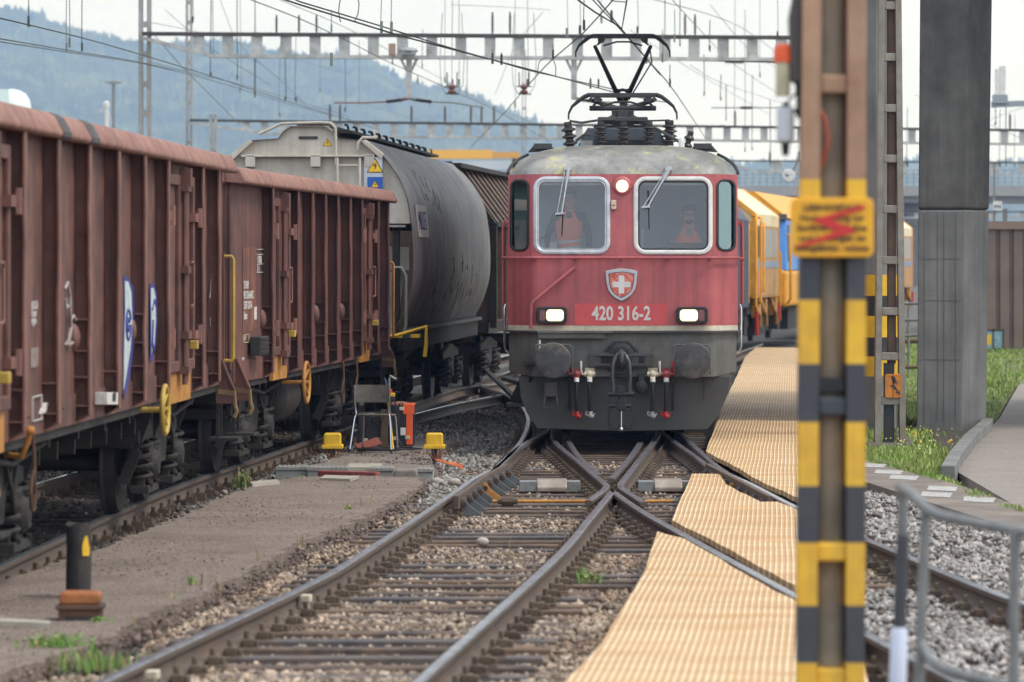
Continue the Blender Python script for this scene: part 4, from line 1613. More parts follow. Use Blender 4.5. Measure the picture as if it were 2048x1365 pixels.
for z in np.arange(1.7, 3.7, 0.33):
    k.cyl((0.44, -0.02, z), (0.76, -0.02, z), 0.012, n=6)
k.build('ladder', m_hopend, hop, smooth=True)
k = MB()
P = lambda x, y: ((x - 615) / 140.0, CAMH + (523 - y) / 140.0)
for pts in ([(517, 268), (563, 247), (640, 245), (662, 246), (672, 256), (673, 330)], [(717, 300), (718, 285), (727, 275), (755, 276)]):
    k.tube([(P(x, y)[0], 0.02, P(x, y)[1]) for x, y in pts], 0.022, 8)
k.build('roof_handrail', m_hopend, hop, smooth=True)
k = MB()
k.tube([(1.2, -0.02, 1.2), (1.2, -0.02, 2.1), (1.27, -0.02, 2.22), (1.36, -0.02, 2.22), (1.42, -0.02, 2.1), (1.42, -0.02, 1.4), (1.38, 0.0, 1.25)], 0.022, 8)
k.build('hoop_handrail', m_galv, hop, smooth=True)
# platform with hazard stripes and yellow handle
for i in range(6):
    k = MB()
    k.bb(0.9 + i * 0.12, 1.02 + i * 0.12, -0.12, 0.12, 1.22, 1.27)
    k.build('platform_edge', m_yellow if i % 2 else m_black, hop)
k = MB()
k.tube([(0.7, -0.1, 1.2), (1.3, -0.1, 1.25), (1.72, -0.1, 1.38), (1.72, -0.1, 1.1), (1.7, -0.1, 0.95)], 0.03, 8)
k.build('coupling_lever', m_yellow, hop, smooth=True)


def warn_sign(parent, cx, cz, w, y, nm='warning_triangle'):
    k = MB()
    k.prism([(cx - w / 2, cz - w * 0.43), (cx + w / 2, cz - w * 0.43), (cx, cz + w * 0.43)], y - 0.004, y)
    o = k.build(nm, m_black, parent)
    k = MB()
    q = 0.84
    k.prism([(cx - q * w / 2, cz - w * 0.385), (cx + q * w / 2, cz - w * 0.385), (cx, cz + w * 0.34)], y - 0.007, y - 0.004)
    k.build('sign_face', mat('sign_yellow', (248, 196, 30), None, 5, 0.5), o)
    k = MB()
    b = w * 0.2
    k.prism([(cx + b * .4, cz + b), (cx - b * .5, cz - b * .2), (cx + b * .05, cz - b * .1), (cx - b * .1, cz - b * 1.4), (cx + b * .6, cz + b * .1), (cx + b * .1, cz + b * .1)], y - 0.010, y - 0.007)
    k.build('lightning_mark', m_black, o)


mb = MB()
a, b = P(730, 312), P(775, 365)
mb.bb(a[0], 1.08, -0.012, 0.098, 3.36, a[1] - 0.02)
pl = mb.build('sign_plate', mat('plate_grey', (196, 200, 206), None, 5, 0.5), hop)
x, z = P(752, 331)
warn_sign(hop, x, z, 0.24, -0.013)
x, z = P(654, 284)
warn_sign(hop, x, z, 0.13, 0.099)
mb = MB()
x, z = P(752, 367)
mb.bb(x - 0.11, x + 0.11, -0.018, -0.012, z - 0.14, z + 0.09)
bl = mb.build('blue_notice', mat('sign_blue', (36, 92, 176), None, 5, 0.5), hop)
warn_sign(hop, x, z - 0.01, 0.12, -0.019)
# roof walkway with hooks
mb = MB()
mb.bb(0.28, 0.62, 0.3, HL - 0.2, 4.15, 4.19)
mb.bb(-0.2, 0.2, 0.4, HL - 0.3, 4.24, 4.3)
ww = mb.build('roof_walkway', m_under, hop)
for i in range(12):
    y = 0.8 + i * 1.05
    k = MB()
    k.tube([(0.5, y, 4.17), (0.5, y, 4.24), (0.48, y + 0.03, 4.285), (0.44, y + 0.03, 4.29)], 0.018, 6)
    k.tube([(0.5, y + 0.01, 4.19), (0.6, y + 0.25, 4.18), (0.6, y + 0.25, 4.23), (0.58, y + 0.28, 4.26)], 0.016, 6)
    k.build('roof_hook', m_under, ww)
# name panel and graffiti on the side
mb = MB()
mb.add([(1.478, 0.75, 3.13), (1.478, 2.45, 3.13), (1.528, 2.45, 2.66), (1.528, 0.75, 2.66)], [(0, 1, 2, 3)])
mb.build('name_panel', mat('panel_white', (206, 200, 192), (180, 172, 166), 8, 0.6), hop)
tx = text_mb('MILLET', 0.40, 1.0, -0.004, 0.002).build('lettering', mat('navy_lettering', (54, 56, 110), None, 5, 0.6), hop, fix=False)
tx.location = (1.508, 1.6, 2.89)
tx.rotation_euler = (R(90) - 0.11, 0, R(90))
bogie(hop, 2.6)
bogie(hop, HL - 2.6)
buffers(hop, 0.0, -1)
buffers(hop, HL, 1)
mg = mat('faint_spray', (128, 124, 84), (108, 106, 104), 12, 0.7)
r_ = random.Random(4)


def hx(z):
    return float(np.interp(z, [p[1] for p in HPs[::-1]], [p[0] for p in HPs[::-1]]))


mb = MB()
for k in range(4):
    pts = []
    y, z = 2.6 + k * 0.5, 3.45 - k * 0.06
    for q in range(9):
        y += r_.uniform(-0.1, 0.28)
        z2 = z + r_.uniform(-0.28, 0.28)
        pts.append((hx(z2) + 0.002, y, z2))
    mb.tube(pts, 0.006, 4)
mb.build('spray_scribble', mg, hop)
mb = MB()
for k in range(9):
    pts = []
    y, z = 2.8 + k * 0.85, 1.95 + r_.uniform(-0.2, 0.2)
    for q in range(10):
        y += r_.uniform(-0.16, 0.26)
        z2 = z + r_.uniform(-0.38, 0.38)
        pts.append((hx(z2) + 0.002, y, z2))
    mb.tube(pts, 0.007, 4)
mb.build('spray_scribble', mat('dark_spray', (96, 90, 98), (104, 102, 104), 5, 0.7), hop)

# ------------------------------------------------------------------ brown slatted wagon behind the hopper
T4 = (-1.72, 72.6, math.atan(0.1))
van = thing('slatted_wagon', 'brown slat roofed covered wagon between the grain hopper and the red locomotive', 'freight wagon', (T4[0], T4[1], 0), -T4[2])
mb = MB()
VP_ = [(1.32, 1.2), (1.32, 3.0), (0.55, 4.02), (-0.55, 4.02), (-1.32, 3.0), (-1.32, 1.2)]
mb.prism(VP_, 0.05, 14.0, 'y')
mb.build('body', mat('van_brown', (104, 84, 74), (84, 68, 60), 3, 0.7, streak=(60, 50, 46), streak_amt=0.5), van)
for i in range(16):
    y = 0.25 + i * 0.9
    mb = MB()
    mb.bar((1.36, y, 2.98), (0.6, y, 4.02), 0.22, 0.07)
    mb.bar((1.36, y, 1.25), (1.36, y, 3.0), 0.14, 0.07)
    mb.build('slat', mat('slat_brown', (122, 102, 88), (98, 82, 72), 4, 0.7), van)
mb = MB()
mb.prism([(1.40, 2.94), (1.45, 2.98), (0.62, 4.12), (-0.62, 4.12), (-1.45, 2.98), (-1.40, 2.94), (-0.58, 4.04), (0.58, 4.04)], -0.02, 0.16)
mb.bb(0.52, 0.78, 0.2, 14, 4.02, 4.10)
mb.bb(1.36, 1.46, 0.1, 14, 2.94, 3.02)
mb.bb(1.33, 1.45, -0.02, 0.12, 1.1, 2.95)
mb.build('roof_frame', m_under, van)
mb = MB()
mb.bb(-1.3, 1.3, 0, 14, 1.0, 1.2)
mb.build('underframe', m_under, van)
bogie(van, 2.4)
bogie(van, 11.6)
buffers(van, 0.0, -1)

# ------------------------------------------------------------------ red electric locomotive
m_red = mat('loco_red', (190, 100, 101), (174, 86, 89), 2.4, 0.5, bump=0.04, bsc=60, dirt=(152, 82, 82), dirt_amt=0.6, dsc=1.1, streak=(124, 68, 70), streak_amt=0.6)
m_red2 = mat('number_panel_red', (206, 86, 86), (196, 78, 80), 5, 0.5)
m_cream = mat('stripe_cream', (222, 212, 188), (196, 184, 160), 8, 0.6, dirt=(120, 110, 96), dirt_amt=0.5)
m_beam = mat('beam_grey', (112, 110, 103), (97, 95, 89), 3, 0.6, bump=0.1, dirt=(78, 75, 70), dirt_amt=0.5, streak=(70, 68, 64), streak_amt=0.4)
m_skirt = mat('skirt_grey', (77, 75, 72), (65, 64, 62), 3, 0.65, bump=0.08, dirt=(92, 90, 86), dirt_amt=0.3)
m_roofg = mat('loco_roof_grey', (158, 157, 152), (128, 126, 121), 2.2, 0.42, bump=0.06, dirt=(84, 80, 74), dirt_amt=0.7, streak=(96, 86, 72), streak_amt=0.4)
m_equip = mat('roof_equipment', (62, 62, 64), (48, 48, 50), 8, 0.6, dirt=(96, 88, 78), dirt_amt=0.3)
m_insul = mat('brown_insulator', (56, 47, 44), (46, 40, 38), 9, 0.35)
m_alu = mat('window_aluminium', (206, 208, 212), (186, 188, 192), 9, 0.4, metal=0.35)
m_lamp = mat('lamp_glow', (255, 236, 200), None, emit=((255, 222, 168), 1.1))
m_lamp2 = mat('warm_lamp_glow', (255, 232, 200), None, emit=((255, 226, 184), 1.3))
m_cab = mat('cab_interior', (196, 200, 204), (184, 188, 194), 3, 0.8)


def window_glass(name, tint, gloss):
    m = bpy.data.materials.new(name)
    m.use_nodes = True
    n, l = m.node_tree.nodes, m.node_tree.links
    n.clear()
    o = n.new('ShaderNodeOutputMaterial')
    mx = n.new('ShaderNodeMixShader')
    tr = n.new('ShaderNodeBsdfTransparent')
    gl = n.new('ShaderNodeBsdfGlossy')
    gl.inputs['Roughness'].default_value = 0.03
    gl.inputs['Color'].default_value = (0.66, 0.92, 0.95, 1) if gloss > 2.6 else (0.95, 0.97, 1.0, 1)
    tr.inputs['Color'].default_value = tint
    fr = n.new('ShaderNodeFresnel')
    fr.inputs['IOR'].default_value = gloss
    l.new(fr.outputs[0], mx.inputs[0])
    l.new(tr.outputs[0], mx.inputs[1])
    l.new(gl.outputs[0], mx.inputs[2])
    l.new(mx.outputs[0], o.inputs['Surface'])
    return m


m_glass = window_glass('windscreen_glass', (0.95, 0.96, 0.97, 1), 2.0)
m_glassg = window_glass('green_glass', (0.62, 0.84, 0.84, 1), 4.2)

LX, LY, LA = 1.42, 51.3, math.atan(0.0278)
loco = thing('locomotive', 'red electric locomotive numbered 420 316-2 with lit headlights and raised pantograph', 'locomotive', (LX, LY, 0), -LA)


def lp(px, py, s=156.0):
    """front plane of the locomotive at photo pixel -> local x, z"""
    return ((px - 1246) / s, CAMH + (YH - py) / s)


XC, XS, YC = 1.14, 1.485, 0.40


def yf(x, z=0.0):
    a = abs(x)
    y = 0.0 if a < XC - 0.06 else ((a - (XC - 0.06)) ** 2 / 0.24 * 1.15 if a < XC + 0.06 else (a - XC) * YC / (XS - XC))
    return y + max(0.0, z - 2.38) * 0.085


def strip(mb, xs, z0, z1, off=0.0, mi=0):
    vs = []
    for x in xs:
        vs += [(x, yf(x, z0) + off, z0), (x, yf(x, z1) + off, z1)]
    mb.add(vs, [(2 * i, 2 * i + 2, 2 * i + 3, 2 * i + 1) for i in range(len(xs) - 1)], mi)


def holed(mb, X0, X1, Z0, Z1, x0, x1, z0, z1, r, off=0.0, n=6, mi=0):
    pin, pout = [], []
    for cx, cz, a0, OX, OZ in ((x1 - r, z1 - r, 0, X1, Z1), (x0 + r, z1 - r, 90, X0, Z1), (x0 + r, z0 + r, 180, X0, Z0), (x1 - r, z0 + r, 270, X1, Z0)):
        for k in range(n + 1):
            t = R(a0 + 90 * k / n)
            pin.append((cx + r * math.cos(t), cz + r * math.sin(t)))
            q = k / n
            if a0 in (0, 180):
                A, B = (OX, cz), (cx, OZ)
            else:
                A, B = (cx, OZ), (OX, cz)
            C = (OX, OZ)
            if q <= 0.5:
                w = q * 2
                pout.append((A[0] + (C[0] - A[0]) * w, A[1] + (C[1] - A[1]) * w))
            else:
                w = q * 2 - 1
                pout.append((C[0] + (B[0] - C[0]) * w, C[1] + (B[1] - C[1]) * w))
    N = len(pin)
    vs = [(x, yf(x, z) + off, z) for x, z in pin] + [(x, yf(x, z) + off, z) for x, z in pout]
    mb.add(vs, [(i, (i + 1) % N, N + (i + 1) % N, N + i) for i in range(N)], mi)
    # reveal
    vs = [(x, yf(x, z) + off, z) for x, z in pin] + [(x, yf(x, z) + off + 0.06, z) for x, z in pin]
    mb.add(vs, [(i, N + i, N + (i + 1) % N, (i + 1) % N) for i in range(N)], mi)


def ring(mb, x0, x1, z0, z1, r, w, out, n=6, mi=0):
    """rounded window frame proud of the front"""
    a, b = rrect(x0, x1, z0, z1, r, n), rrect(x0 + w, x1 - w, z0 + w, z1 - w, max(0.02, r - w), n)
    N = len(a)
    vs = []
    for P, o in ((a, 0.0), (a, -out * 0.7), ([((p[0] * .75 + q[0] * .25), (p[1] * .75 + q[1] * .25)) for p, q in zip(a, b)], -out), ([((p[0] * .25 + q[0] * .75), (p[1] * .25 + q[1] * .75)) for p, q in zip(a, b)], -out), (b, -out * 0.5), (b, 0.03)):
        vs += [(x, yf(x, z) + o, z) for x, z in P]
    mb.add(vs, [(k * N + i, k * N + (i + 1) % N, (k + 1) * N + (i + 1) % N, (k + 1) * N + i) for k in range(5) for i in range(N)], mi)


def pane(mb, x0, x1, z0, z1, r, off):
    P = rrect(x0, x1, z0, z1, r, 6)
    N = len(P)
    vs = [(x, yf(x, z) + off, z) for x, z in P]
    cx, cz = (x0 + x1) / 2, (z0 + z1) / 2
    vs.append((cx, yf(cx, cz) + off, cz))
    mb.add(vs, [(i, (i + 1) % N, N) for i in range(N)])


WL = (*[lp(x, 0)[0] for x in (1067, 1221)], lp(0, 509)[1], lp(0, 353)[1])
WR = (*[lp(x, 0)[0] for x in (1268, 1426)], lp(0, 509)[1], lp(0, 353)[1])
CWL = (-1.462, -1.205, lp(0, 503)[1], lp(0, 358)[1])
CWR = (1.205, 1.462, lp(0, 503)[1], lp(0, 358)[1])
ZR, ZW, ZF = 3.43, 2.37, 1.485
mb = MB()
XFULL = [-1.485, -1.47, -1.3, -1.2, -1.17, -1.14, -1.11, -1.08, -0.8, -0.4, 0, 0.4, 0.8, 1.08, 1.11, 1.14, 1.17, 1.2, 1.3, 1.47, 1.485]
strip(mb, XFULL, ZF, ZW)
IN = 0.035
holed(mb, -1.17, 0.0, ZW, ZR, WL[0] + IN, WL[1] - IN, WL[2] + IN, WL[3] - IN, 0.13)
holed(mb, 0.0, 1.17, ZW, ZR, WR[0] + IN, WR[1] - IN, WR[2] + IN, WR[3] - IN, 0.13)
holed(mb, -1.485, -1.17, ZW, ZR, CWL[0] + 0.02, CWL[1] - 0.02, CWL[2] + 0.02, CWL[3] - 0.02, 0.09)
holed(mb, 1.17, 1.485, ZW, ZR, CWR[0] + 0.02, CWR[1] - 0.02, CWR[2] + 0.02, CWR[3] - 0.02, 0.09)
for s in (-1, 1):
    for (y0, y1, z0, z1) in ((YC, 14.5, ZF, 2.42), (YC + 0.005, 0.62, 2.42, ZR), (1.5, 1.62, 2.42, ZR), (2.25, 14.5, 2.42, ZR), (0.62, 1.5, 3.3, ZR), (1.62, 2.25, 3.3, ZR)):
        mb.add([(s * 1.485, y0, z0), (s * 1.485, y1, z0), (s * 1.485, y1, z1), (s * 1.485, y0 + (0.085 if y0 < 0.42 and z0 > 2.4 else 0), z1)], [(0, 1, 2, 3)])
    # side louvres and windows read from the side
    for k in range(6):
        mb.bb(s * 1.485, s * 1.495, 3.2 + k * 1.4, 4.2 + k * 1.4, 2.7, 3.2)
mb.add([(-1.485, 14.5, ZF), (1.485, 14.5, ZF), (1.485, 14.5, ZR), (-1.485, 14.5, ZR)], [(0, 1, 2, 3)])
body = mb.build('body', m_red, loco, smooth=True)
# stripe, ledge
mb = MB()
strip(mb, XFULL, 1.42, ZF)
for s in (-1, 1):
    mb.add([(s * 1.485, YC, 1.42), (s * 1.485, 14.5, 1.42), (s * 1.485, 14.5, ZF), (s * 1.485, YC, ZF)], [(0, 1, 2, 3)])
mb.build('waist_stripe', m_cream, loco, smooth=True)
mb = MB()
P = [(x * 1.02, yf(x) - 0.05) for x in XFULL] + [(1.5, 14.4), (-1.5, 14.4)]
mb.prism(P, 1.395, 1.418, 'z')
mb.build('floor_ledge', m_skirt, loco)
# roof
mb = MB()
cols = np.linspace(-1, 1, 33)
rows = [0, 0.03, 0.08, 0.15, 0.25, 0.38, 0.52, 0.68, 0.85, 1.0]
vs = []
for t in rows:
    for c in cols:
        x = 1.47 * math.sin(c * math.pi / 2) if False else 1.48 * c
        y0 = yf(x, ZR) + 0.02
        yy = y0 + t * (1.15 - y0 * 0.3)
        hx_ = max(0.0, 1 - abs(c) ** 3.6) ** 0.55
        hy_ = (1 - (1 - t) ** 2.4) ** 0.62
        vs.append((x, yy, ZR + 0.40 * hx_ * hy_))
for c in cols:
    hx_ = max(0.0, 1 - abs(c) ** 3.6) ** 0.55
    vs.append((1.48 * c, 14.5, ZR + 0.40 * hx_))
n = len(cols)
mb.add(vs, [(i * n + k, i * n + k + 1, (i + 1) * n + k + 1, (i + 1) * n + k) for i in range(len(rows)) for k in range(n - 1)])


def roof_mat():
    m = m_roofg.copy()
    m.name = 'worn_yellow_roof'
    n, l = m.node_tree.nodes, m.node_tree.links
    b = n['Principled BSDF']
    src = b.inputs['Base Color'].links[0].from_socket
    tc = n.new('ShaderNodeTexCoord')
    nz = n.new('ShaderNodeTexNoise')
    nz.inputs['Scale'].default_value = 2.6
    nz.inputs['Detail'].default_value = 9
    nz.inputs['Roughness'].default_value = 0.75
    mp = n.new('ShaderNodeMapping')
    mp.inputs['Location'].default_value = (3.3, 0.4, 0.2)
    l.new(tc.outputs['Object'], mp.inputs['Vector'])
    l.new(mp.outputs['Vector'], nz.inputs['Vector'])
    mr = n.new('ShaderNodeMapRange')
    mr.inputs['From Min'].default_value = 0.53
    mr.inputs['From Max'].default_value = 0.63
    mr.inputs['To Max'].default_value = 0.55
    l.new(nz.outputs['Fac'], mr.inputs['Value'])
    mx = n.new('ShaderNodeMix')
    mx.data_type = 'RGBA'
    mx.inputs['B'].default_value = lin((206, 198, 128))
    l.new(mr.outputs['Result'], mx.inputs['Factor'])
    l.new(src, mx.inputs['A'])
    l.new(mx.outputs['Result'], b.inputs['Base Color'])
    return m


roof = mb.build('roof', roof_mat(), loco, smooth=True)
for s in (-1, 1):
    mb = MB()
    pts = []
    for t in np.linspace(0, 1, 10):
        c = 1.0 - 0.16 * t * t
        hx_ = max(0.0, 1 - abs(c) ** 3.6) ** 0.55
        pts.append((s * 1.49 * c, 0.55 + 0.75 * t, ZR + 0.02 + 0.40 * hx_))
    mb.tube(pts, 0.022, 6)
    mb.bb(min(s * 0.93, s * 1.16), max(s * 0.93, s * 1.16), 0.95, 1.35, 3.78, 3.85)
    mb.prism([(s * 0.88, 3.77), (s * 0.95, 3.83), (s * 1.16, 3.83), (s * 1.24, 3.74)], 1.0, 1.3)
    mb.build('roof_gutter', m_equip, roof, smooth=True)
# window frames and panes
for (W, r, w, m) in ((WL, 0.155, 0.05, m_alu), (WR, 0.155, 0.055, m_white)):
    mb = MB()
    ring(mb, *W, r, w, 0.022)
    f = mb.build('window_frame', m, loco, smooth=True)
    mb = MB()
    ring(mb, W[0] + w, W[1] - w, W[2] + w, W[3] - w, r - w, 0.02, 0.012)
    mb.build('gasket', m_rubber if m is m_white else m_alu, f, smooth=True)
    mb = MB()
    pane(mb, W[0] + 0.04, W[1] - 0.04, W[2] + 0.04, W[3] - 0.04, 0.11, 0.022)
    mb.build('windscreen', m_glass, f)
for W in (CWL, CWR):
    mb = MB()
    ring(mb, *W, 0.1, 0.03, 0.02)
    f = mb.build('corner_window_frame', m_rubber, loco, smooth=True)
    mb = MB()
    pane(mb, W[0] + 0.02, W[1] - 0.02, W[2] + 0.02, W[3] - 0.02, 0.08, 0.02)
    mb.build('corner_pane', m_glassg, f)
for s in (-1, 1):
    for (y0, y1) in ((0.62, 1.5), (1.62, 2.25)):
        mb = MB()
        mb.add([(s * 1.48, y0, 2.42), (s * 1.48, y1, 2.42), (s * 1.48, y1, 3.3), (s * 1.48, y0, 3.3)], [(0, 1, 2, 3)])
        mb.build('side_window', m_glassg, loco)
# cab interior
mb = MB()
mb.bb(-1.45, 1.45, 2.3, 2.34, 1.45, 3.42)
for x in (-0.75, 0.1, 0.55):
    mb.bb(x - 0.01, x + 0.01, 2.28, 2.3, 1.6, 3.25)
mb.bb(-0.98, -0.72, 2.27, 2.3, 2.35, 3.1)
mb.bb(-1.45, 1.45, 0.5, 2.3, 1.44, 1.48)
cabin = mb.build('cab_interior', m_cab, loco)
mb = MB()
mb.bb(-1.42, 1.42, 0.45, 2.3, 3.36, 3.40)
mb.bb(-1.15, 1.15, 0.2, 0.22, 3.29, 3.38)  # strip added to catch sky light as a bright band above the windscreens
mb.build('cab_ceiling', mat('cab_white', (206, 206, 202), None), cabin)
mb = MB()
mb.prism([(0.12, 1.5), (0.12, 2.40), (0.25, 2.47), (0.55, 2.49), (0.58, 2.44), (0.58, 1.5)], 0.28, 1.13, 'x')
mb.build('driver_desk', mat('desk_green', (128, 142, 136), (118, 132, 126), 6, 0.6), cabin, bev=0.01)
mb = MB()
mb.bb(0.6, 1.12, 0.42, 0.5, 2.485, 2.55)
mb.build('desk_display', m_black, cabin, bev=0.008)
mb = MB()
mb.cyl((0.25, 0.3, 2.3), (0.25, 0.3, 2.72), 0.018, n=8)
mb.build('desk_post', m_white, cabin)
mb = MB()
mb.prism([(0.2, 1.5), (0.2, 2.34), (0.55, 2.36), (0.55, 1.5)], -1.15, -0.05, 'x')
mb.build('assistant_desk', m_black, cabin)

bt = thing('water_bottle', 'clear plastic bottle with red cap behind the left windscreen of the locomotive', 'bottle')
mb = MB()
mb.lathe([(0.035, 0), (0.04, 0.02), (0.04, 0.15), (0.03, 0.19), (0.014, 0.22), (0.014, 0.235)], n=14)
mb.build('bottle_body', mat('clear_plastic', (196, 210, 214), None, 5, 0.2), bt, smooth=True)
mb = MB()
mb.lathe([(0.017, 0.235), (0.017, 0.265), (0.01, 0.268)], n=12)
mb.build('cap', m_redp, bt)
mb = MB()
mb.lathe([(0.041, 0.06), (0.041, 0.12)], n=14)
mb.build('bottle_label', m_white, bt)
M_l = Matrix.Translation((LX, LY, 0)) @ Matrix.Rotation(-LA, 4, 'Z')
bt.location = M_l @ Vector((-1.04, 0.35, 2.36))
mb = MB()
mb.prism([(-0.045, 0), (0.045, 0), (0.045, 0.2), (-0.045, 0.2)], -0.01, 0.01)
o = tag(mb.build('paper_card', m_white, bev=0.004), 'small white card standing beside the bottle on the cab desk', 'card')
o.location = M_l @ Vector((-0.9, 0.4, 2.36))

# lamps
for sx in (-1, 1):
    x0, x1 = (lp(1073, 0)[0], lp(1135, 0)[0]) if sx < 0 else (lp(1353, 0)[0], lp(1416, 0)[0])
    z0, z1 = lp(0, 648)[1], lp(0, 614)[1]
    mb = MB()
    mb.prism(rrect(x0, x1, z0, z1, 0.05), -0.10, 0.03, 'y')
    h = mb.build('headlight', m_rubber, loco, bev=0.012)
    xa, xb = (x0 + 0.13, x1 - 0.045) if sx < 0 else (x0 + 0.045, x1 - 0.13)
    mb = MB()
    mb.prism(rrect(xa, xb, z0 + 0.035, z1 - 0.035, 0.045), -0.106, -0.09, 'y')
    mb.build('lamp_lens', m_lamp, h, bev=0.004)
    xa, xb = (x0 + 0.045, x0 + 0.12) if sx < 0 else (x1 - 0.12, x1 - 0.045)
    mb = MB()
    mb.prism(rrect(xa, xb, z0 + 0.04, z1 - 0.04, 0.02), -0.106, -0.09, 'y')
    mb.build('tail_lens', mat('tail_lens', (112, 66, 66), (134, 88, 88), 20, 0.2), h)
x, z = lp(1245, 372)
mb = MB()
mb.lathe([(0.125, 0.06), (0.125, 0.0), (0.118, -0.03), (0.09, -0.05), (0.083, -0.045), (0.08, -0.01), (0.02, 0.0)], (x, yf(x, z), z), 'y', 28)
for s in (-1, 1):
    mb.bb(x + s * 0.125, x + s * 0.1, yf(x, z) - 0.04, yf(x, z), z - 0.03, z + 0.03)
h = mb.build('top_headlight', m_red, loco, smooth=True)
mb = MB()
mb.lathe([(0.079, 0.0), (0.079, -0.012), (0.05, -0.03), (0.01, -0.036)], (x, yf(x, z) - 0.01, z), 'y', 24)
mb.build('top_lamp_lens', m_lamp2, h, smooth=True)
x, z = lp(1228, 410)
mb = MB()
mb.prism(rrect(x - 0.033, x + 0.033, z - 0.06, z + 0.06, 0.02), yf(x, z) - 0.06, yf(x, z) + 0.02)
d = mb.build('sensor_box', m_cream, loco, bev=0.008)
mb = MB()
mb.bb(x - 0.02, x + 0.02, yf(x, z) - 0.063, yf(x, z) - 0.06, z - 0.012, z + 0.0)
mb.build('sensor_mark', m_redp, d)
# number panel, emblem
a, b = lp(1150, 651), lp(1335, 608)
mb = MB()
mb.bb(a[0], b[0], -0.004, 0.01, ZF + 0.004, b[1])
np_ = mb.build('number_panel', m_red2, loco)
tm = text_mb('420 316-2', 0.25, 1.0, 0.006, 0.003)
xs_ = [v[0] for v in tm.v]
k = 0.757 / (max(xs_) - min(xs_))
tm.v = [(v[0] * k, v[1], v[2]) for v in tm.v]
o = tm.build('number_lettering', m_letter, loco, fix=False)
x, z = lp(1243, 628.5)
o.location = (x, -0.006, z)
o.rotation_euler = FRONT


def shield(w, h, cx, cz):
    top = [(-0.5, 0.42), (-0.25, 0.475), (0, 0.5), (0.25, 0.475), (0.5, 0.42)]
    side = [(0.47, 0.05), (0.42, -0.15), (0.32, -0.3), (0.18, -0.41), (0, -0.5)]
    P = top + side + [(-x, z) for x, z in side[:-1][::-1]]
    return [(cx + x * w, cz + z * h) for x, z in P][::-1]


cx, cz = lp(1243.5, 570)
mb = MB()
mb.prism(shield(0.41, 0.42, cx, cz), -0.025, 0.01)
em = mb.build('shield_emblem', m_alu, loco, bev=0.006)
mb = MB()
mb.prism(shield(0.335, 0.34, cx, cz), -0.028, -0.02)
mb.build('emblem_line', m_steel, em)
mb = MB()
mb.prism(shield(0.31, 0.318, cx, cz), -0.031, -0.02)
mb.build('emblem_field', mat('emblem_red', (206, 84, 72), (222, 140, 126), 22, 0.6, lo=0.4, hi=0.6), em)
mb = MB()
q, w = 0.115, 0.036
mb.prism([(cx + x, cz + z + 0.004) for x, z in ((-w, -q), (w, -q), (w, -w), (q, -w), (q, w), (w, w), (w, q), (-w, q), (-w, w), (-q, w), (-q, -w), (-w, -w))], -0.034, -0.02)
mb.build('white_cross', m_white, em)
# hand rails
mb = MB()
pts = [(x * 1.02, yf(x) - 0.07, 2.355) for x in XFULL]
mb.tube([(-1.56, 0.55, 2.35)] + [(-1.555, 0.45, 2.36)] + pts[1:-1] + [(1.555, 0.45, 2.34), (1.56, 0.55, 2.33)], 0.017, 8)
for px in (1068, 1152, 1243, 1336, 1420):
    x, z = lp(px, 515)
    mb.cyl((x, yf(x) - 0.07, 2.355), (x, yf(x) + 0.02, 2.35), 0.014, n=6)
    mb.bb(x - 0.02, x + 0.02, yf(x) - 0.03, yf(x) + 0.01, 2.325, 2.36)
mb.build('front_handrail', m_red, loco, smooth=True)
mb = MB()
a, b, c = lp(1062, 658), lp(1063, 608), lp(1148, 537)
mb.tube([(a[0], -0.06, a[1]), (b[0], -0.06, b[1] - 0.03), (b[0] + 0.01, -0.06, b[1]), (b[0] + 0.03, -0.06, b[1] + 0.03), (c[0] - 0.03, -0.06, c[1] - 0.02), (c[0], -0.04, c[1]), (c[0], 0.01, c[1])], 0.022, 8)
mb.build('diagonal_handrail', m_red, loco, smooth=True)
for s in (-1, 1):
    for k in range(2):
        x = s * (1.545 + 0.0 * k)
        yy = 0.62 + 0.55 * k
        mb = MB()
        mb.tube([(s * 1.485, yy, 2.78), (x, yy, 2.8), (x + s * .01, yy, 2.74), (x + s * .01, yy, 1.75)], 0.016, 8)
        mb.tube([(s * 1.485, yy, 2.80), (x + s * .0, yy, 2.83)], 0.02, 8)
        mb.build('door_handrail', m_red, loco, smooth=True)
    mb = MB()
    mb.tube([(s * 1.52, 0.62, 1.75), (s * 1.535, 0.6, 1.7), (s * 1.535, 0.6, 1.2), (s * 1.51, 0.6, 1.14), (s * 1.45, 0.6, 1.12)], 0.016, 8)
    mb.build('lower_handrail', m_chrome, loco, smooth=True)
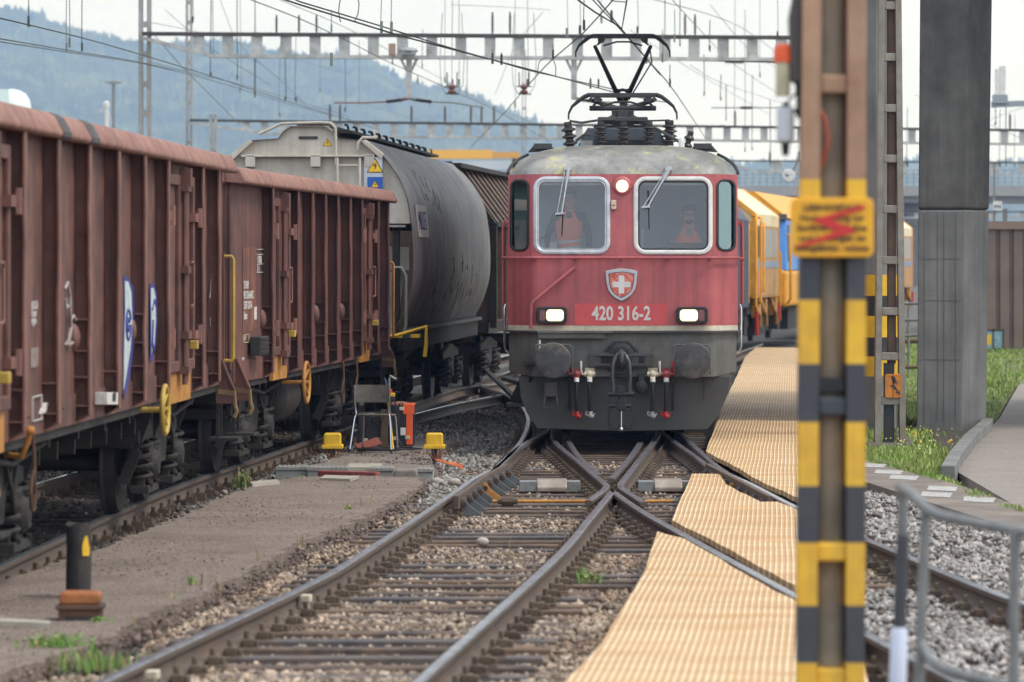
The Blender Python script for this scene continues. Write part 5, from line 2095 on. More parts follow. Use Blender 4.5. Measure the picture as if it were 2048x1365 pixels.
# windscreen wipers
for (A, B, C, D) in (((1138, 337), (1124, 428), (1128, 396), (1124, 472)), ((1340, 338), (1296, 415), (1297, 381), (1299, 458))):
    mb = MB()
    pa, pb = lp(*A), lp(*B)
    mb.tube([(pa[0], yf(0, pa[1]) - 0.05, pa[1]), (pa[0] * .6 + pb[0] * .4, yf(0, pa[1]) - 0.07, pa[1] * .6 + pb[1] * .4), (pb[0], yf(0, pb[1]) - 0.06, pb[1])], [0.026, 0.012, 0.012], 6)
    mb.tube([(pa[0] - 0.05, yf(0, pa[1]) - 0.04, pa[1] - 0.03), (pb[0] - 0.06, yf(0, pb[1]) - 0.05, pb[1])], 0.007, 6)
    mb.bar((pb[0] - 0.08, yf(0, pb[1]) - 0.05, pb[1]), (pb[0] + 0.03, yf(0, pb[1]) - 0.05, pb[1] + 0.01), 0.03)
    mb.bb(pa[0] - 0.06, pa[0] + 0.03, yf(0, pa[1]) - 0.06, yf(0, pa[1]) + 0.05, pa[1] - 0.02, pa[1] + 0.03)
    w = mb.build('wiper', m_alu, loco, smooth=True)
    mb = MB()
    pc, pd = lp(*C), lp(*D)
    mb.tube([(pc[0], yf(0, pc[1]) - 0.035, pc[1]), (pd[0], yf(0, pd[1]) - 0.03, pd[1])], [0.012, 0.007], 6)
    mb.build('wiper_blade', m_rubber, w)
# buffer beam and skirt
mb = MB()
XB = [-1.47, -1.455, -1.30, -1.17, -1.14, -1.10, -0.6, 0, 0.6, 1.10, 1.14, 1.17, 1.30, 1.455, 1.47]


def zlow(x):
    return 0.83 if abs(x) < 1.2 else 0.83 + (abs(x) - 1.2) * 0.22


vs = []
for x in XB:
    vs += [(x, yf(x) + 0.02, zlow(x)), (x, yf(x) + 0.02, 1.396)]
mb.add(vs, [(2 * i, 2 * i + 2, 2 * i + 3, 2 * i + 1) for i in range(len(XB) - 1)])
for s in (-1, 1):
    mb.add([(s * 1.47, YC, 0.9), (s * 1.47, 2.2, 0.9), (s * 1.47, 2.2, 1.396), (s * 1.47, YC, 1.396)], [(0, 1, 2, 3)])
    mb.add([(s * 1.44, 2.2, 1.1), (s * 1.44, 14.4, 1.1), (s * 1.44, 14.4, 1.396), (s * 1.44, 2.2, 1.396)], [(0, 1, 2, 3)])
mb.add([(-1.47, 0.5, 0.86), (1.47, 0.5, 0.86), (1.47, 2.2, 0.9), (-1.47, 2.2, 0.9)], [(0, 1, 2, 3)])
beam = mb.build('buffer_beam', m_beam, loco, smooth=True)
mb = MB()
mb.bb(lp(1075, 0)[0], lp(1227, 0)[0], -0.1, 0.03, lp(0, 666)[1], lp(0, 662)[1])
mb.bb(lp(1077, 0)[0], lp(1209, 0)[0], -0.07, 0.03, lp(0, 677)[1], lp(0, 666)[1])
mb.build('step_plate', m_beam, beam)
mb = MB()
x, z = lp(1080, 690)
mb.tube([(x, -0.06, z + 0.06), (x, -0.07, z - 0.06)], 0.014, 6)
mb.build('white_rod', m_white, beam)
mb = MB()
SK = [(1037, 754), (1041, 795), (1054, 828), (1074, 858), (1245, 864), (1416, 860), (1440, 828), (1457, 790), (1461, 754)]
P = [lp(x, y) for x, y in SK]
mb.prism(P[::-1], 0.14, 0.17)
for x in (-0.9, 1.05):
    mb.bb(x - 0.006, x + 0.006, 0.12, 0.14, 0.55, 0.8)
skirt = mb.build('rail_guard', m_skirt, loco, bev=0.01)
for (x0, x1) in ((1219, 1243.5), (1244.5, 1268)):
    mb = MB()
    a, b = lp(x0, 858), lp(x1, 818)
    mb.prism(rrect(a[0], b[0], a[1], b[1], 0.012), 0.115, 0.14)
    c = mb.build('guard_plate', m_skirt, skirt, bev=0.005)
    mb = MB()
    for qx in (a[0] + 0.03, b[0] - 0.03):
        for qz in (a[1] + 0.035, b[1] - 0.025):
            mb.cyl((qx, 0.105, qz), (qx, 0.118, qz), 0.013, n=8)
    mb.build('plate_bolts', m_rubber, c)
# buffers of the locomotive
m_bufface = mat('buffer_face', (74, 73, 74), (56, 56, 58), 5, 0.45, bump=0.15, dirt=(126, 112, 94), dirt_amt=0.7, dsc=4)
for x in (-0.885, 0.885):
    mb = MB()
    mb.lathe([(0.19, 0.03), (0.19, -0.02), (0.15, -0.03), (0.145, -0.28), (0.11, -0.3), (0.11, -0.5), (0.20, -0.54)], (x, 0.0, 1.05), 'y', 28)
    bf = mb.build('buffer', m_beam, loco, smooth=True)
    mb = MB()
    mb.lathe([(0.17, -0.52), (0.22, -0.545), (0.23, -0.565), (0.23, -0.592), (0.227, -0.598), (0.222, -0.601), (0.216, -0.602), (0.12, -0.609), (0.02, -0.611)], (x, 0.0, 1.05), 'y', 40)
    for k in range(6):
        t = k * math.pi / 3 + 0.3
        mb.lathe([(0.012, -0.6), (0.012, -0.62)], (x + 0.185 * math.cos(t), 0.0, 1.05 + 0.185 * math.sin(t)), 'y', 8)
    mb.build('buffer_head', m_bufface, bf, smooth=True)
    mb = MB()
    mb.tube([(x - 0.22, -0.1, 1.18), (x - 0.23, -0.1, 1.22), (x - 0.2, -0.1, 1.24), (x + 0.2, -0.1, 1.24), (x + 0.24, -0.1, 1.2), (x + 0.24, -0.1, 0.88), (x + 0.2, -0.1, 0.86)], 0.012, 6)
    mb.build('buffer_bracket', m_beam, bf, smooth=True)
# coupling
mb = MB()
cx = lp(1243, 0)[0]
P = [(cx + 0.235 * math.cos(R(22.5 + 45 * k)) * 1.05, 1.07 + 0.235 * math.sin(R(22.5 + 45 * k)) * 1.0) for k in range(8)]
mb.prism(P[::-1], -0.03, 0.03)
for k in range(8):
    t = R(45 * k)
    mb.cyl((cx + 0.2 * math.cos(t), -0.05, 1.07 + 0.2 * math.sin(t)), (cx + 0.2 * math.cos(t), -0.02, 1.07 + 0.2 * math.sin(t)), 0.018, n=6)
mb.lathe([(0.16, -0.03), (0.16, -0.06), (0.12, -0.07), (0.05, -0.07)], (cx, 0, 1.1), 'y', 24)
dp = mb.build('draw_plate', m_rubber, loco, bev=0.005)
mb = MB()
a, b = lp(1179, 735), lp(1307, 706)
mb.prism(rrect(a[0], b[0], a[1], b[1], 0.02), -0.06, -0.02)
for (q0, q1) in ((a[0] + 0.08, cx - 0.08), (cx + 0.08, b[0] - 0.08)):
    mb.bb(q0, q1, -0.075, -0.06, a[1] + 0.02, a[1] + 0.045)
    mb.bb(q0, q1, -0.075, -0.06, b[1] - 0.045, b[1] - 0.02)
for q in (a[0] + 0.02, b[0] - 0.02):
    for z in (a[1] + 0.03, a[1] + 0.09, a[1] + 0.15):
        mb.cyl((q, -0.07, z), (q, -0.055, z), 0.01, n=6)
mb.build('guide_frame', m_skirt, dp, bev=0.004)
mb = MB()
for (q0, q1) in ((a[0] + 0.09, cx - 0.16), (cx + 0.16, b[0] - 0.09)):
    mb.bb(q0 + 0.06, q1 + 0.03 if q1 < cx else q1 - 0.02, -0.064, -0.061, a[1] + 0.05, b[1] - 0.05)
mb.build('guide_slots', mat('deep_black', (14, 14, 14), None), dp)
mb = MB()
mb.tube([(cx, -0.05, 1.13), (cx, -0.2, 1.15), (cx, -0.3, 1.16), (cx, -0.37, 1.12), (cx, -0.38, 1.04), (cx, -0.34, 0.97), (cx, -0.25, 0.95), (cx, -0.2, 0.98)], [0.05, 0.045, 0.038, 0.038, 0.04, 0.036, 0.03, 0.015], 10)
hook = mb.build('coupling_hook', m_black, loco, smooth=True)
mb = MB()
for s in (-1, 1):
    mb.tube([(cx + s * 0.06, -0.33, 1.1), (cx + s * 0.1, -0.36, 1.02), (cx + s * 0.115, -0.36, 0.85), (cx + s * 0.1, -0.35, 0.7), (cx + s * 0.105, -0.34, 0.62)], [0.03, 0.026, 0.024, 0.03, 0.034], 8)
mb.tube([(cx - 0.06, -0.33, 1.1), (cx - 0.03, -0.33, 1.14), (cx + 0.03, -0.33, 1.14), (cx + 0.06, -0.33, 1.1)], 0.028, 8)
mb.build('link', mat('worn_link', (92, 92, 96), (76, 76, 78), 8, 0.4, metal=0.5), hook, smooth=True)
mb = MB()
mb.bb(cx - 0.05, cx + 0.05, -0.39, -0.3, 0.6, 0.72)
mb.bb(cx - 0.06, cx + 0.06, -0.37, -0.3, 0.42, 0.55)
mb.cyl((cx - 0.16, -0.34, 0.47), (cx + 0.12, -0.34, 0.47), 0.03, n=10)
mb.cyl((cx - 0.16, -0.34, 0.62), (cx + 0.16, -0.34, 0.62), 0.035, n=10)
mb.cyl((cx, -0.34, 0.4), (cx, -0.34, 0.62), 0.03, n=10)
mb.build('coupling_screw', m_rubber, hook, bev=0.006)
mb = MB()
mb.cyl((cx, -0.35, 0.42), (cx, -0.36, 0.2), 0.011, n=8)
mb.sphere((cx, -0.36, 0.17), 0.03)
mb.build('tommy_bar', m_chrome, hook, smooth=True)
# brake hoses
for (px, mm, side) in ((1154, m_redp, -1), (1180, m_cream, -1), (1306, m_cream, 1), (1333, m_redp, 1)):
    x, z = lp(px, 749)
    mb = MB()
    mb.tube([(x, -0.05, z - 0.02), (x, -0.1, z - 0.06), (x - 0.003, -0.12, z - 0.16), (x - 0.004, -0.1, z - 0.32), (x - 0.008 * side, -0.06, z - 0.5)], 0.026, 10)
    h = mb.build('brake_hose', m_rubber, loco, smooth=True)
    mb = MB()
    mb.cyl((x - 0.07, -0.05, z), (x + 0.07, -0.05, z), 0.034, n=10)
    mb.sphere((x, -0.06, z), 0.05)
    mb.cyl((x, -0.1, z - 0.03), (x, -0.07, z - 0.08), 0.036, n=10)
    mb.bb(x - 0.06, x + 0.06, -0.03, 0.02, z + 0.02, z + 0.08)
    lx = x - 0.1 if px in (1154, 1180) else x + (-0.0 if px == 1306 else 0.0) + 0.1
    mb.cyl((lx, -0.06, z), (x, -0.06, z), 0.014, n=6)
    mb.build('brake_cock', mat('dull_red', (158, 66, 62), (120, 60, 56), 14, 0.6) if mm is m_redp else m_cream, h, smooth=True)
    mb = MB()
    mb.tube([(lx, -0.06, z), (lx - 0.01, -0.07, z + 0.06), (lx - 0.012, -0.07, z + 0.17)], [0.012, 0.012, 0.016], 6)
    mb.build('cock_lever', m_white if mm is m_cream else m_redp, h, smooth=True)
    mb = MB()
    e = (x - 0.008 * side, -0.06, z - 0.5)
    mb.tube([(e[0], e[1], e[2] + 0.02), (e[0], e[1] - 0.02, e[2] - 0.03), (e[0] + 0.04, e[1] - 0.02, e[2] - 0.05)], 0.032, 8)
    mb.tube([(e[0] - 0.05, e[1] - 0.02, e[2] + 0.03), (e[0] - 0.06, e[1] - 0.02, e[2] - 0.01), (e[0], e[1] - 0.02, e[2] - 0.05), (e[0] + 0.06, e[1] - 0.02, e[2] + 0.0)], 0.014, 6)
    mb.build('hose_coupler', mat('dull_white', (172, 168, 160), (140, 136, 130), 14, 0.6) if mm is m_cream else m_redp, h, smooth=True)
    mb = MB()
    mb.cyl((x, -0.1, z - 0.05), (x, -0.115, z - 0.1), 0.033, n=10)
    mb.build('hose_collar', m_white, h)
for px in (1140, 1346):
    x, z = lp(px, 735)
    mb = MB()
    mb.tube([(x, 0.0, z), (x, -0.03, z - 0.12), (x, 0.05, z - 0.4), (x, 0.1, z - 0.55)], 0.016, 6)
    mb.build('jumper_cable', m_rubber, loco, smooth=True)
x, z = lp(1284, 773)
mb = MB()
mb.lathe([(0.05, 0.05), (0.09, 0.0), (0.09, -0.06), (0.075, -0.09), (0.03, -0.1)], (x, 0.02, z), 'y', 20)
mb.bb(x - 0.04, x + 0.04, -0.06, 0.05, z + 0.06, z + 0.16)
mb.cyl((x, -0.06, z - 0.1), (x, -0.06, z - 0.06), 0.012, n=6)
mb.build('jumper_socket', m_rubber, loco, smooth=True)
x, z = lp(1102, 790)
mb = MB()
mb.bb(x - 0.08, x + 0.08, -0.05, 0.12, z - 0.02, z + 0.16)
mb.tube([(x - 0.07, -0.03, z - 0.02), (x - 0.085, -0.05, z - 0.1), (x - 0.09, -0.05, z - 0.16), (x + 0.09, -0.05, z - 0.16), (x + 0.085, -0.05, z - 0.1), (x + 0.07, -0.03, z - 0.02)], 0.012, 6)
mb.build('plug_holder', m_skirt, loco)
for s in (-1, 1):
    mb = MB()
    xx = s * 1.3
    mb.bar((s * 1.16, 0.1, 0.98), (s * 1.40, 0.42, 0.46), 0.03, 0.2)
    mb.bb(min(s * 1.12, s * 1.3), max(s * 1.12, s * 1.3), -0.02, 0.1, 0.98, 1.03)
    mb.bb(min(s * 1.26, s * 1.5), max(s * 1.26, s * 1.5), 0.3, 0.55, 0.43, 0.48)
    if s < 0:
        mb.build('step', m_rubber, loco, bev=0.004)
# running gear (mostly in shadow)
mb = MB()
mb.bb(-1.2, 1.2, 0.6, 14.2, 0.75, 1.3)
mb.bb(-1.25, 1.25, 5.6, 9.4, 0.35, 1.2)
mb.build('underframe', m_under, loco)
for y in (3.55, 11.4):
    b = bogie(loco, y, 2.8)

# roof equipment
DK = m_equip
mb = MB()
P = [(-0.62, 3.8), (-0.52, 4.0), (-0.47, 4.09), (0.47, 4.09), (0.52, 4.0), (0.62, 3.8)]
mb.prism(P[::-1], 2.0, 3.6)
mb.build('roof_box', mat('roof_box_grey', (84, 88, 94), (74, 78, 84), 4, 0.5), loco, bev=0.015)
mb = MB()
for x in np.linspace(-0.36, 0.36, 25):
    mb.bb(x - 0.004, x + 0.004, 1.97, 1.99, 3.82, 3.92)
for z in np.linspace(3.82, 3.92, 5):
    mb.bb(-0.36, 0.36, 1.97, 1.99, z - 0.004, z + 0.004)
mb.build('roof_grille', DK, loco)
mb = MB()
mb.bb(-0.37, 0.37, 1.99, 2.0, 3.81, 3.93)
mb.build('grille_backing', m_rubber, loco)


def insulator(parent, x, y, z, h=0.3, r=0.085, n=4, tilt=0.0, nm='insulator', m=None):
    mb = MB()
    prof = [(r * 0.55, 0)]
    for k in range(n):
        z0 = h * (0.12 + 0.76 * k / n)
        dz = h * 0.76 / n
        prof += [(r * 0.5, z0), (r, z0 + dz * 0.25), (r * 0.95, z0 + dz * 0.42), (r * 0.5, z0 + dz * 0.7)]
    prof += [(r * 0.55, h * 0.9), (r * 0.5, h)]
    mb.lathe(prof, (0, 0, 0), 'z', 16)
    o = mb.build(nm, m or m_insul, parent, smooth=True)
    o.location = (x, y, z)
    o.rotation_euler = (0, tilt, 0)
    return o


for px in (1202, 1248, 1299):
    x = (px - 1246) / 151
    insulator(loco, x, 1.75, 3.83, 0.33, 0.085, 4)
    if px != 1248:
        insulator(loco, x, 3.9, 3.9, 0.33, 0.085, 4)


def pantograph(y, base_z, up, facing=1):
    t_ = MB()
    for s in (-1, 1):
        t_.bar((s * 0.30, y - 0.6, base_z), (s * 0.30, y + 0.6, base_z), 0.07)
        t_.bar((s * 0.30, y - 0.55, base_z - 0.06), (s * 0.12, y - 0.45, base_z + 0.05), 0.06)
    for q in (-0.55, 0.1, 0.55):
        t_.bar((-0.33, y + q, base_z + 0.01), (0.33, y + q, base_z + 0.01), 0.06)
    t_.cyl((-0.45, y - 0.2, base_z + 0.17), (0.45, y - 0.2, base_z + 0.17), 0.035, n=10)
    t_.bb(-0.15, 0.15, y - 0.35, y + 0.1, base_z - 0.12, base_z + 0.14)
    t_.bb(-0.07, 0.07, y - 0.45, y - 0.3, base_z + 0.02, base_z + 0.14)
    pg = t_.build('pantograph', DK, loco, bev=0.008, seg=1)
    if up is None:
        kz, hz = base_z + 0.2, base_z + 0.34
        ya, yh = y + 1.0, y - 0.3
    else:
        kz, hz = up[0], up[1]
        ya, yh = y + 1.1, y - 0.1
    a_ = MB()
    a_.tube([(0, y - 0.2, base_z + 0.17), (0, ya, kz)], [0.06, 0.05], 8)
    a_.tube([(0.08, y - 0.3, base_z + 0.1), (0.06, ya, kz - 0.06)], 0.018, 6)
    a_.build('lower_arm', DK, pg, smooth=True)
    a_ = MB()
    w = 0.43
    for s in (-1, 1):
        a_.tube([(s * 0.05, ya, kz), (s * w, yh, hz - 0.16 if up else hz - 0.06)], [0.042, 0.03], 8)
    if up:
        a_.bar((-0.13, ya - 0.1, kz + 0.14), (0.13, ya - 0.1, kz + 0.14), 0.04)
        a_.bar((-0.13, ya - 0.1, kz + 0.06), (0.0, ya - 0.1, kz + 0.16), 0.035)
        a_.bar((0.13, ya - 0.1, kz + 0.06), (0.0, ya - 0.1, kz + 0.16), 0.035)
        a_.tube([(s * 0.1, ya, kz), (w + 0.02, yh, hz - 0.4), (w - 0.02, yh, hz - 0.15)], 0.012, 6)
    a_.build('upper_arm', DK, pg, smooth=True)
    a_ = MB()
    for q in (-0.16, 0.16):
        a_.bar((-0.44, yh + q, hz), (0.44, yh + q, hz), 0.05, 0.05)
        for s in (-1, 1):
            pts = [(s * 0.44, yh + q, hz + 0.01), (s * 0.52, yh + q, hz - 0.02), (s * 0.6, yh + q, hz - 0.08), (s * 0.68, yh + q, hz - 0.15), (s * 0.725, yh + q, hz - 0.24), (s * 0.728, yh + q, hz - 0.32)]
            a_.tube(pts, [0.024, 0.022, 0.02, 0.014, 0.01, 0.01], 6)
    for s in (-1, 1):
        a_.bar((s * 0.34, yh - 0.17, hz - 0.06), (s * 0.34, yh + 0.17, hz - 0.06), 0.09, 0.07)
        a_.bar((s * 0.4, yh, hz - 0.14), (s * 0.28, yh, hz - 0.05), 0.03)
    a_.tube([(-0.3, yh, hz - 0.15), (-0.1, yh, hz - 0.09), (0.1, yh, hz - 0.09), (0.3, yh, hz - 0.15)], 0.014, 6)
    a_.build('contact_shoe', DK, pg, smooth=True)
    return pg


pantograph(2.75, 4.2, None)
pg = pantograph(10.6, 4.2, (4.86, 5.79))
for s in (-1, 1):
    for q in (-0.5, 0.5):
        insulator(loco, s * 0.3, 10.6 + q, 3.86, 0.32, 0.085, 4)
# side arresters and cable on the roof
insulator(loco, -0.69, 1.75, 3.8, 0.36, 0.10, 3, -0.12)
insulator(loco, 0.62, 2.0, 3.85, 0.34, 0.11, 4, 0.0)
insulator(loco, 0.84, 1.7, 3.78, 0.26, 0.07, 2, 0.25)
mb = MB()
mb.lathe([(0.04, 0), (0.04, 0.14), (0.025, 0.16)], (0.775, 1.5, 3.78), 'z', 12)
mb.build('white_cap', m_white, loco, smooth=True)
mb = MB()
mb.tube([(-0.70, 1.7, 4.17), (-0.55, 1.8, 4.15), (-0.3, 1.9, 4.19), (-0.1, 2.0, 4.2)], 0.016, 6)
mb.tube([(0.2, 2.0, 4.18), (0.45, 1.9, 4.18), (0.62, 2.0, 4.19)], 0.012, 6)
mb.tube([(0.3, 1.8, 4.15), (0.6, 1.7, 3.98), (0.8, 1.6, 3.86)], 0.02, 6)
mb.tube([(-0.62, 1.6, 3.9), (-0.5, 1.6, 3.99), (-0.42, 1.6, 3.98)], 0.02, 6)
mb.build('roof_cable', DK, loco, smooth=True)
mb = MB()
mb.bb(-0.56, -0.4, 1.4, 1.6, 3.82, 3.9)
mb.build('roof_bracket', m_galv, loco)

# ------------------------------------------------------------------ people in the cab
m_skin = mat('skin', (186, 140, 116), (176, 128, 106), 9, 0.6)
m_hair = mat('dark_hair', (44, 36, 32), None, 8, 0.8)
m_vest = mat('orange_vest', (255, 140, 88), (255, 124, 74), 6, 0.7)
m_refl = mat('reflective_band', (206, 212, 212), None, 6, 0.4)
m_dark = mat('dark_clothes', (54, 58, 66), (44, 48, 54), 6, 0.85)
m_gshirt = mat('grey_shirt', (124, 134, 146), (110, 120, 132), 6, 0.85)


def person(label, x, y, zfloor, sit, sleeve, lean=0.0, arms=None, hair=True, beard=False, glasses=False):
    """a figure facing -y grown from one jointed skeleton"""
    t = thing('person', label, 'person', M_l @ Vector((x, y, zfloor)), -LA)
    if sit:
        hip, knee, foot = 0.50, (-0.45, 0.50), (-0.45, 0.06)
        base = 0.5
    else:
        hip, base = 0.92, 0.92
    V, E, RR = [], [], []

    def v(p, r, parent=None):
        V.append(p)
        RR.append(r)
        if parent is not None:
            E.append((parent, len(V) - 1))
        return len(V) - 1
    r0 = v((0, 0, base), 0.15)
    r1 = v((0, -0.02 + lean * .3, base + 0.2), 0.145, r0)
    r2 = v((0, -0.02 + lean * .7, base + 0.38), 0.155, r1)
    r3 = v((0, 0.0 + lean, base + 0.50), 0.13, r2)
    n1 = v((0, -0.02 + lean, base + 0.58), 0.058, r3)
    h1 = v((0, -0.045 + lean * 1.1, base + 0.66), 0.075, n1)
    h2 = v((0, -0.04 + lean * 1.1, base + 0.74), 0.092, h1)
    h3 = v((0, -0.025 + lean * 1.1, base + 0.82), 0.078, h2)
    v((0, -0.13 + lean * 1.1, base + 0.705), 0.014, h1)
    for s in (-1, 1):
        sh = v((s * 0.17, lean, base + 0.49), 0.075, r3)
        A = arms[0] if s < 0 else arms[1]
        el = v((s * A[0][0], A[0][1], base + A[0][2]), 0.05, sh)
        wr = v((s * A[1][0], A[1][1], base + A[1][2]), 0.032, el)
        d = (Vector(V[wr]) - Vector(V[el])).normalized()
        pm = v(tuple(Vector(V[wr]) + d * 0.07), 0.036, wr)
        for f in range(4):
            b0 = v(tuple(Vector(V[pm]) + d * 0.03 + Vector(((f - 1.5) * 0.019, 0, 0))), 0.010, pm)
            b1 = v(tuple(Vector(V[b0]) + d * (0.03 + 0.004 * (f % 3)) + Vector((0, 0, -0.012))), 0.009, b0)
            v(tuple(Vector(V[b1]) + d * 0.022 + Vector((0, 0, -0.02))), 0.008, b1)
        th = v(tuple(Vector(V[wr]) + d * 0.035 + Vector((-s * 0.04, 0, -0.005))), 0.012, wr)
        v(tuple(Vector(V[th]) + d * 0.035 + Vector((-s * 0.012, 0, -0.008))), 0.010, th)
        lh = v((s * 0.1, 0, base - 0.04), 0.1, r0)
        if sit:
            k = v((s * 0.13, -0.42, base + 0.02), 0.075, lh)
            a = v((s * 0.13, -0.42, 0.09), 0.045, k)
        else:
            k = v((s * 0.11, -0.02, 0.49), 0.065, lh)
            a = v((s * 0.11, 0.02, 0.09), 0.045, k)
        v((s * 0.125, V[a][1] - 0.17, 0.045), 0.04, a)
    me = bpy.data.meshes.new('person_body')
    me.from_pydata(V, E, [])
    o = bpy.data.objects.new('body', me)
    COL.objects.link(o)
    md = o.modifiers.new('skin', 'SKIN')
    for i, sv in enumerate(me.skin_vertices[0].data):
        sv.radius = (RR[i], RR[i] * (0.72 if i in (0, 1, 2, 3) else 1.0))
        sv.use_root = i == 0
    o.modifiers.new('sub', 'SUBSURF').levels = 2
    o.modifiers['sub'].render_levels = 2
    bpy.context.view_layer.update()
    m2 = bpy.data.meshes.new_from_object(o.evaluated_get(bpy.context.evaluated_depsgraph_get()))
    bpy.data.objects.remove(o)
    for m in (m_skin, sleeve, m_dark):
        m2.materials.append(m)
    wrists = [Vector(V[i]) for i in range(len(V)) if abs(RR[i] - 0.032) < 1e-6]
    for p in m2.polygons:
        c = p.center
        p.use_smooth = True
        hand = any((c - w).length < 0.2 and c.y < w.y + 0.01 for w in wrists)
        p.material_index = 0 if (c.z > base + 0.565 or hand) else (2 if c.z < base + 0.08 else 1)
    b = bpy.data.objects.new('body', m2)
    COL.objects.link(b)
    b.parent = t
    # vest over the torso
    mb = MB()
    n = 24
    rows_ = [(0.02, 0.172, 0.118, -0.0), (0.2, 0.172, 0.125, -0.02), (0.38, 0.192, 0.135, -0.02), (0.47, 0.185, 0.12, -0.01), (0.575, 0.105, 0.09, 0.0)]
    vs = []
    for (h, rx, ry, oy) in rows_:
        for k in range(n):
            a = 2 * math.pi * k / n
            vs.append((rx * math.cos(a), oy + lean * min(1, h / 0.5) + ry * math.sin(a), base + h))
    fs = []
    for i in range(len(rows_) - 1):
        for k in range(n):
            if i == 3 and k in (17, 18):
                continue
            fs.append((i * n + k, i * n + (k + 1) % n, (i + 1) * n + (k + 1) % n, (i + 1) * n + k))
    mb.add(vs, fs)
    ve = mb.build('vest', m_vest, t, smooth=True)
    for h in (0.05, 0.15):
        mb = MB()
        vs = []
        for q in (h, h + 0.05):
            for k in range(n):
                a = 2 * math.pi * k / n
                vs.append((0.178 * math.cos(a), -0.012 + lean * q / 0.5 + 0.13 * math.sin(a), base + q + 0.02 * math.cos(a)))
        mb.add(vs, [(k, (k + 1) % n, n + (k + 1) % n, n + k) for k in range(n)])
        mb.build('reflective_band', m_refl, ve, smooth=True)
    hy, hz = -0.035 + lean * 1.1, base + 0.76
    if hair:
        mb = MB()
        mb.sphere((0, hy + 0.03, hz + 0.025), (0.097, 0.105, 0.10), 16, 10)
        mb.build('hair', m_hair, t, smooth=True)
    if beard:
        mb = MB()
        mb.sphere((0, hy - 0.045, base + 0.655), (0.062, 0.05, 0.045), 14, 8)
        mb.build('beard', m_hair, t, smooth=True)
    mb = MB()
    for s in (-1, 1):
        mb.sphere((s * 0.034, hy - 0.085, hz - 0.02), (0.014, 0.008, 0.008), 8, 6)
    mb.build('eyes', m_black, t)
    mb = MB()
    mb.bb(-0.025, 0.025, hy - 0.093, hy - 0.08, hz - 0.095, hz - 0.085)
    mb.build('mouth', mat('lips', (150, 88, 80), None), t)
    for s in (-1, 1):
        mb = MB()
        mb.sphere((s * 0.092, hy + 0.01, hz - 0.025), (0.012, 0.02, 0.032), 8, 6)
        mb.build('ear', m_skin, t, smooth=True)
    if glasses:
        mb = MB()
        for s in (-1, 1):
            mb.tube([(s * 0.036 + 0.026 * math.cos(q), hy - 0.098, hz - 0.02 + 0.02 * math.sin(q)) for q in np.linspace(0, 6.28, 13)[:-1]], 0.003, 5, closed=True)
            mb.tube([(s * 0.062, hy - 0.098, hz - 0.018), (s * 0.095, hy, hz - 0.015)], 0.003, 5)
        mb.tube([(-0.01, hy - 0.1, hz - 0.018), (0.01, hy - 0.1, hz - 0.018)], 0.003, 5)
        mb.build('glasses', m_black, t)
    return t


person('person in orange vest with two reflective bands standing behind the left windscreen', -0.70, 0.78, 1.48, False, m_dark, 0.02,
       (((0.27, -0.02, 0.26), (0.30, -0.22, 0.06)), ((0.26, -0.03, 0.25), (0.26, -0.22, 0.03))), hair=True)
person('person with dark beard and glasses in open orange vest seated behind the right windscreen', 0.86, 0.88, 1.68, True, m_gshirt, -0.03,
       (((0.28, -0.1, 0.24), (0.2, -0.33, 0.26)), ((0.3, -0.1, 0.25), (0.24, -0.33, 0.26))), hair=True, beard=True, glasses=True)
st = thing('cab_seat', 'dark padded cab seat under the bearded person in the locomotive', 'seat', M_l @ Vector((0.86, 0.97, 1.48)), -LA)
mb = MB()
mb.bb(-0.25, 0.25, -0.28, 0.22, 0.42, 0.52)
mb.build('seat_cushion', m_dark, st, bev=0.03)
mb = MB()
mb.bb(-0.24, 0.24, 0.16, 0.27, 0.52, 1.12)
mb.build('backrest', m_dark, st, bev=0.03)
mb = MB()
mb.cyl((0, 0, 0), (0, 0, 0.42), 0.06)
mb.build('pedestal', m_steel, st)

# ------------------------------------------------------------------ viaduct piers on the right
m_pier = mat('pier_concrete', (132, 131, 128), (112, 111, 108), 1.2, 0.85, bump=0.12, bsc=14, dirt=(88, 87, 83), dirt_amt=0.55, dsc=0.9, streak=(84, 82, 79), streak_amt=0.5)
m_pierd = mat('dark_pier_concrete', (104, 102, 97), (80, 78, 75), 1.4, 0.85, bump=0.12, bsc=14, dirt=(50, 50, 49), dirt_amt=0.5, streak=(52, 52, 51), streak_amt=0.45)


def loft(mb, rings, mi=0, cap=True):
    n = len(rings[0])
    vs = [p for r_ in rings for p in r_]
    fs = [(i * n + k, i * n + (k + 1) % n, (i + 1) * n + (k + 1) % n, (i + 1) * n + k) for i in range(len(rings) - 1) for k in range(n)]
    if cap:
        fs += [tuple(range(n))[::-1], tuple((len(rings) - 1) * n + k for k in range(n))]
    mb.add(vs, fs, mi)


def pier_ring(z, k=0.0):
    P = [(5.82, 57.5), (6.47, 57.5), (6.9, 58.25), (6.9, 59.6), (6.6, 60.3), (6.14, 60.3)]
    e = z / 6.0
    dx = [0.045, 0.10, 0.085, 0.085, 0.10, 0.045]
    return [(p[0] + d * e + (k if p[0] < 6 else -k), p[1] + k * (1 if p[1] < 59 else -1), z) for p, d in zip(P, dx)]


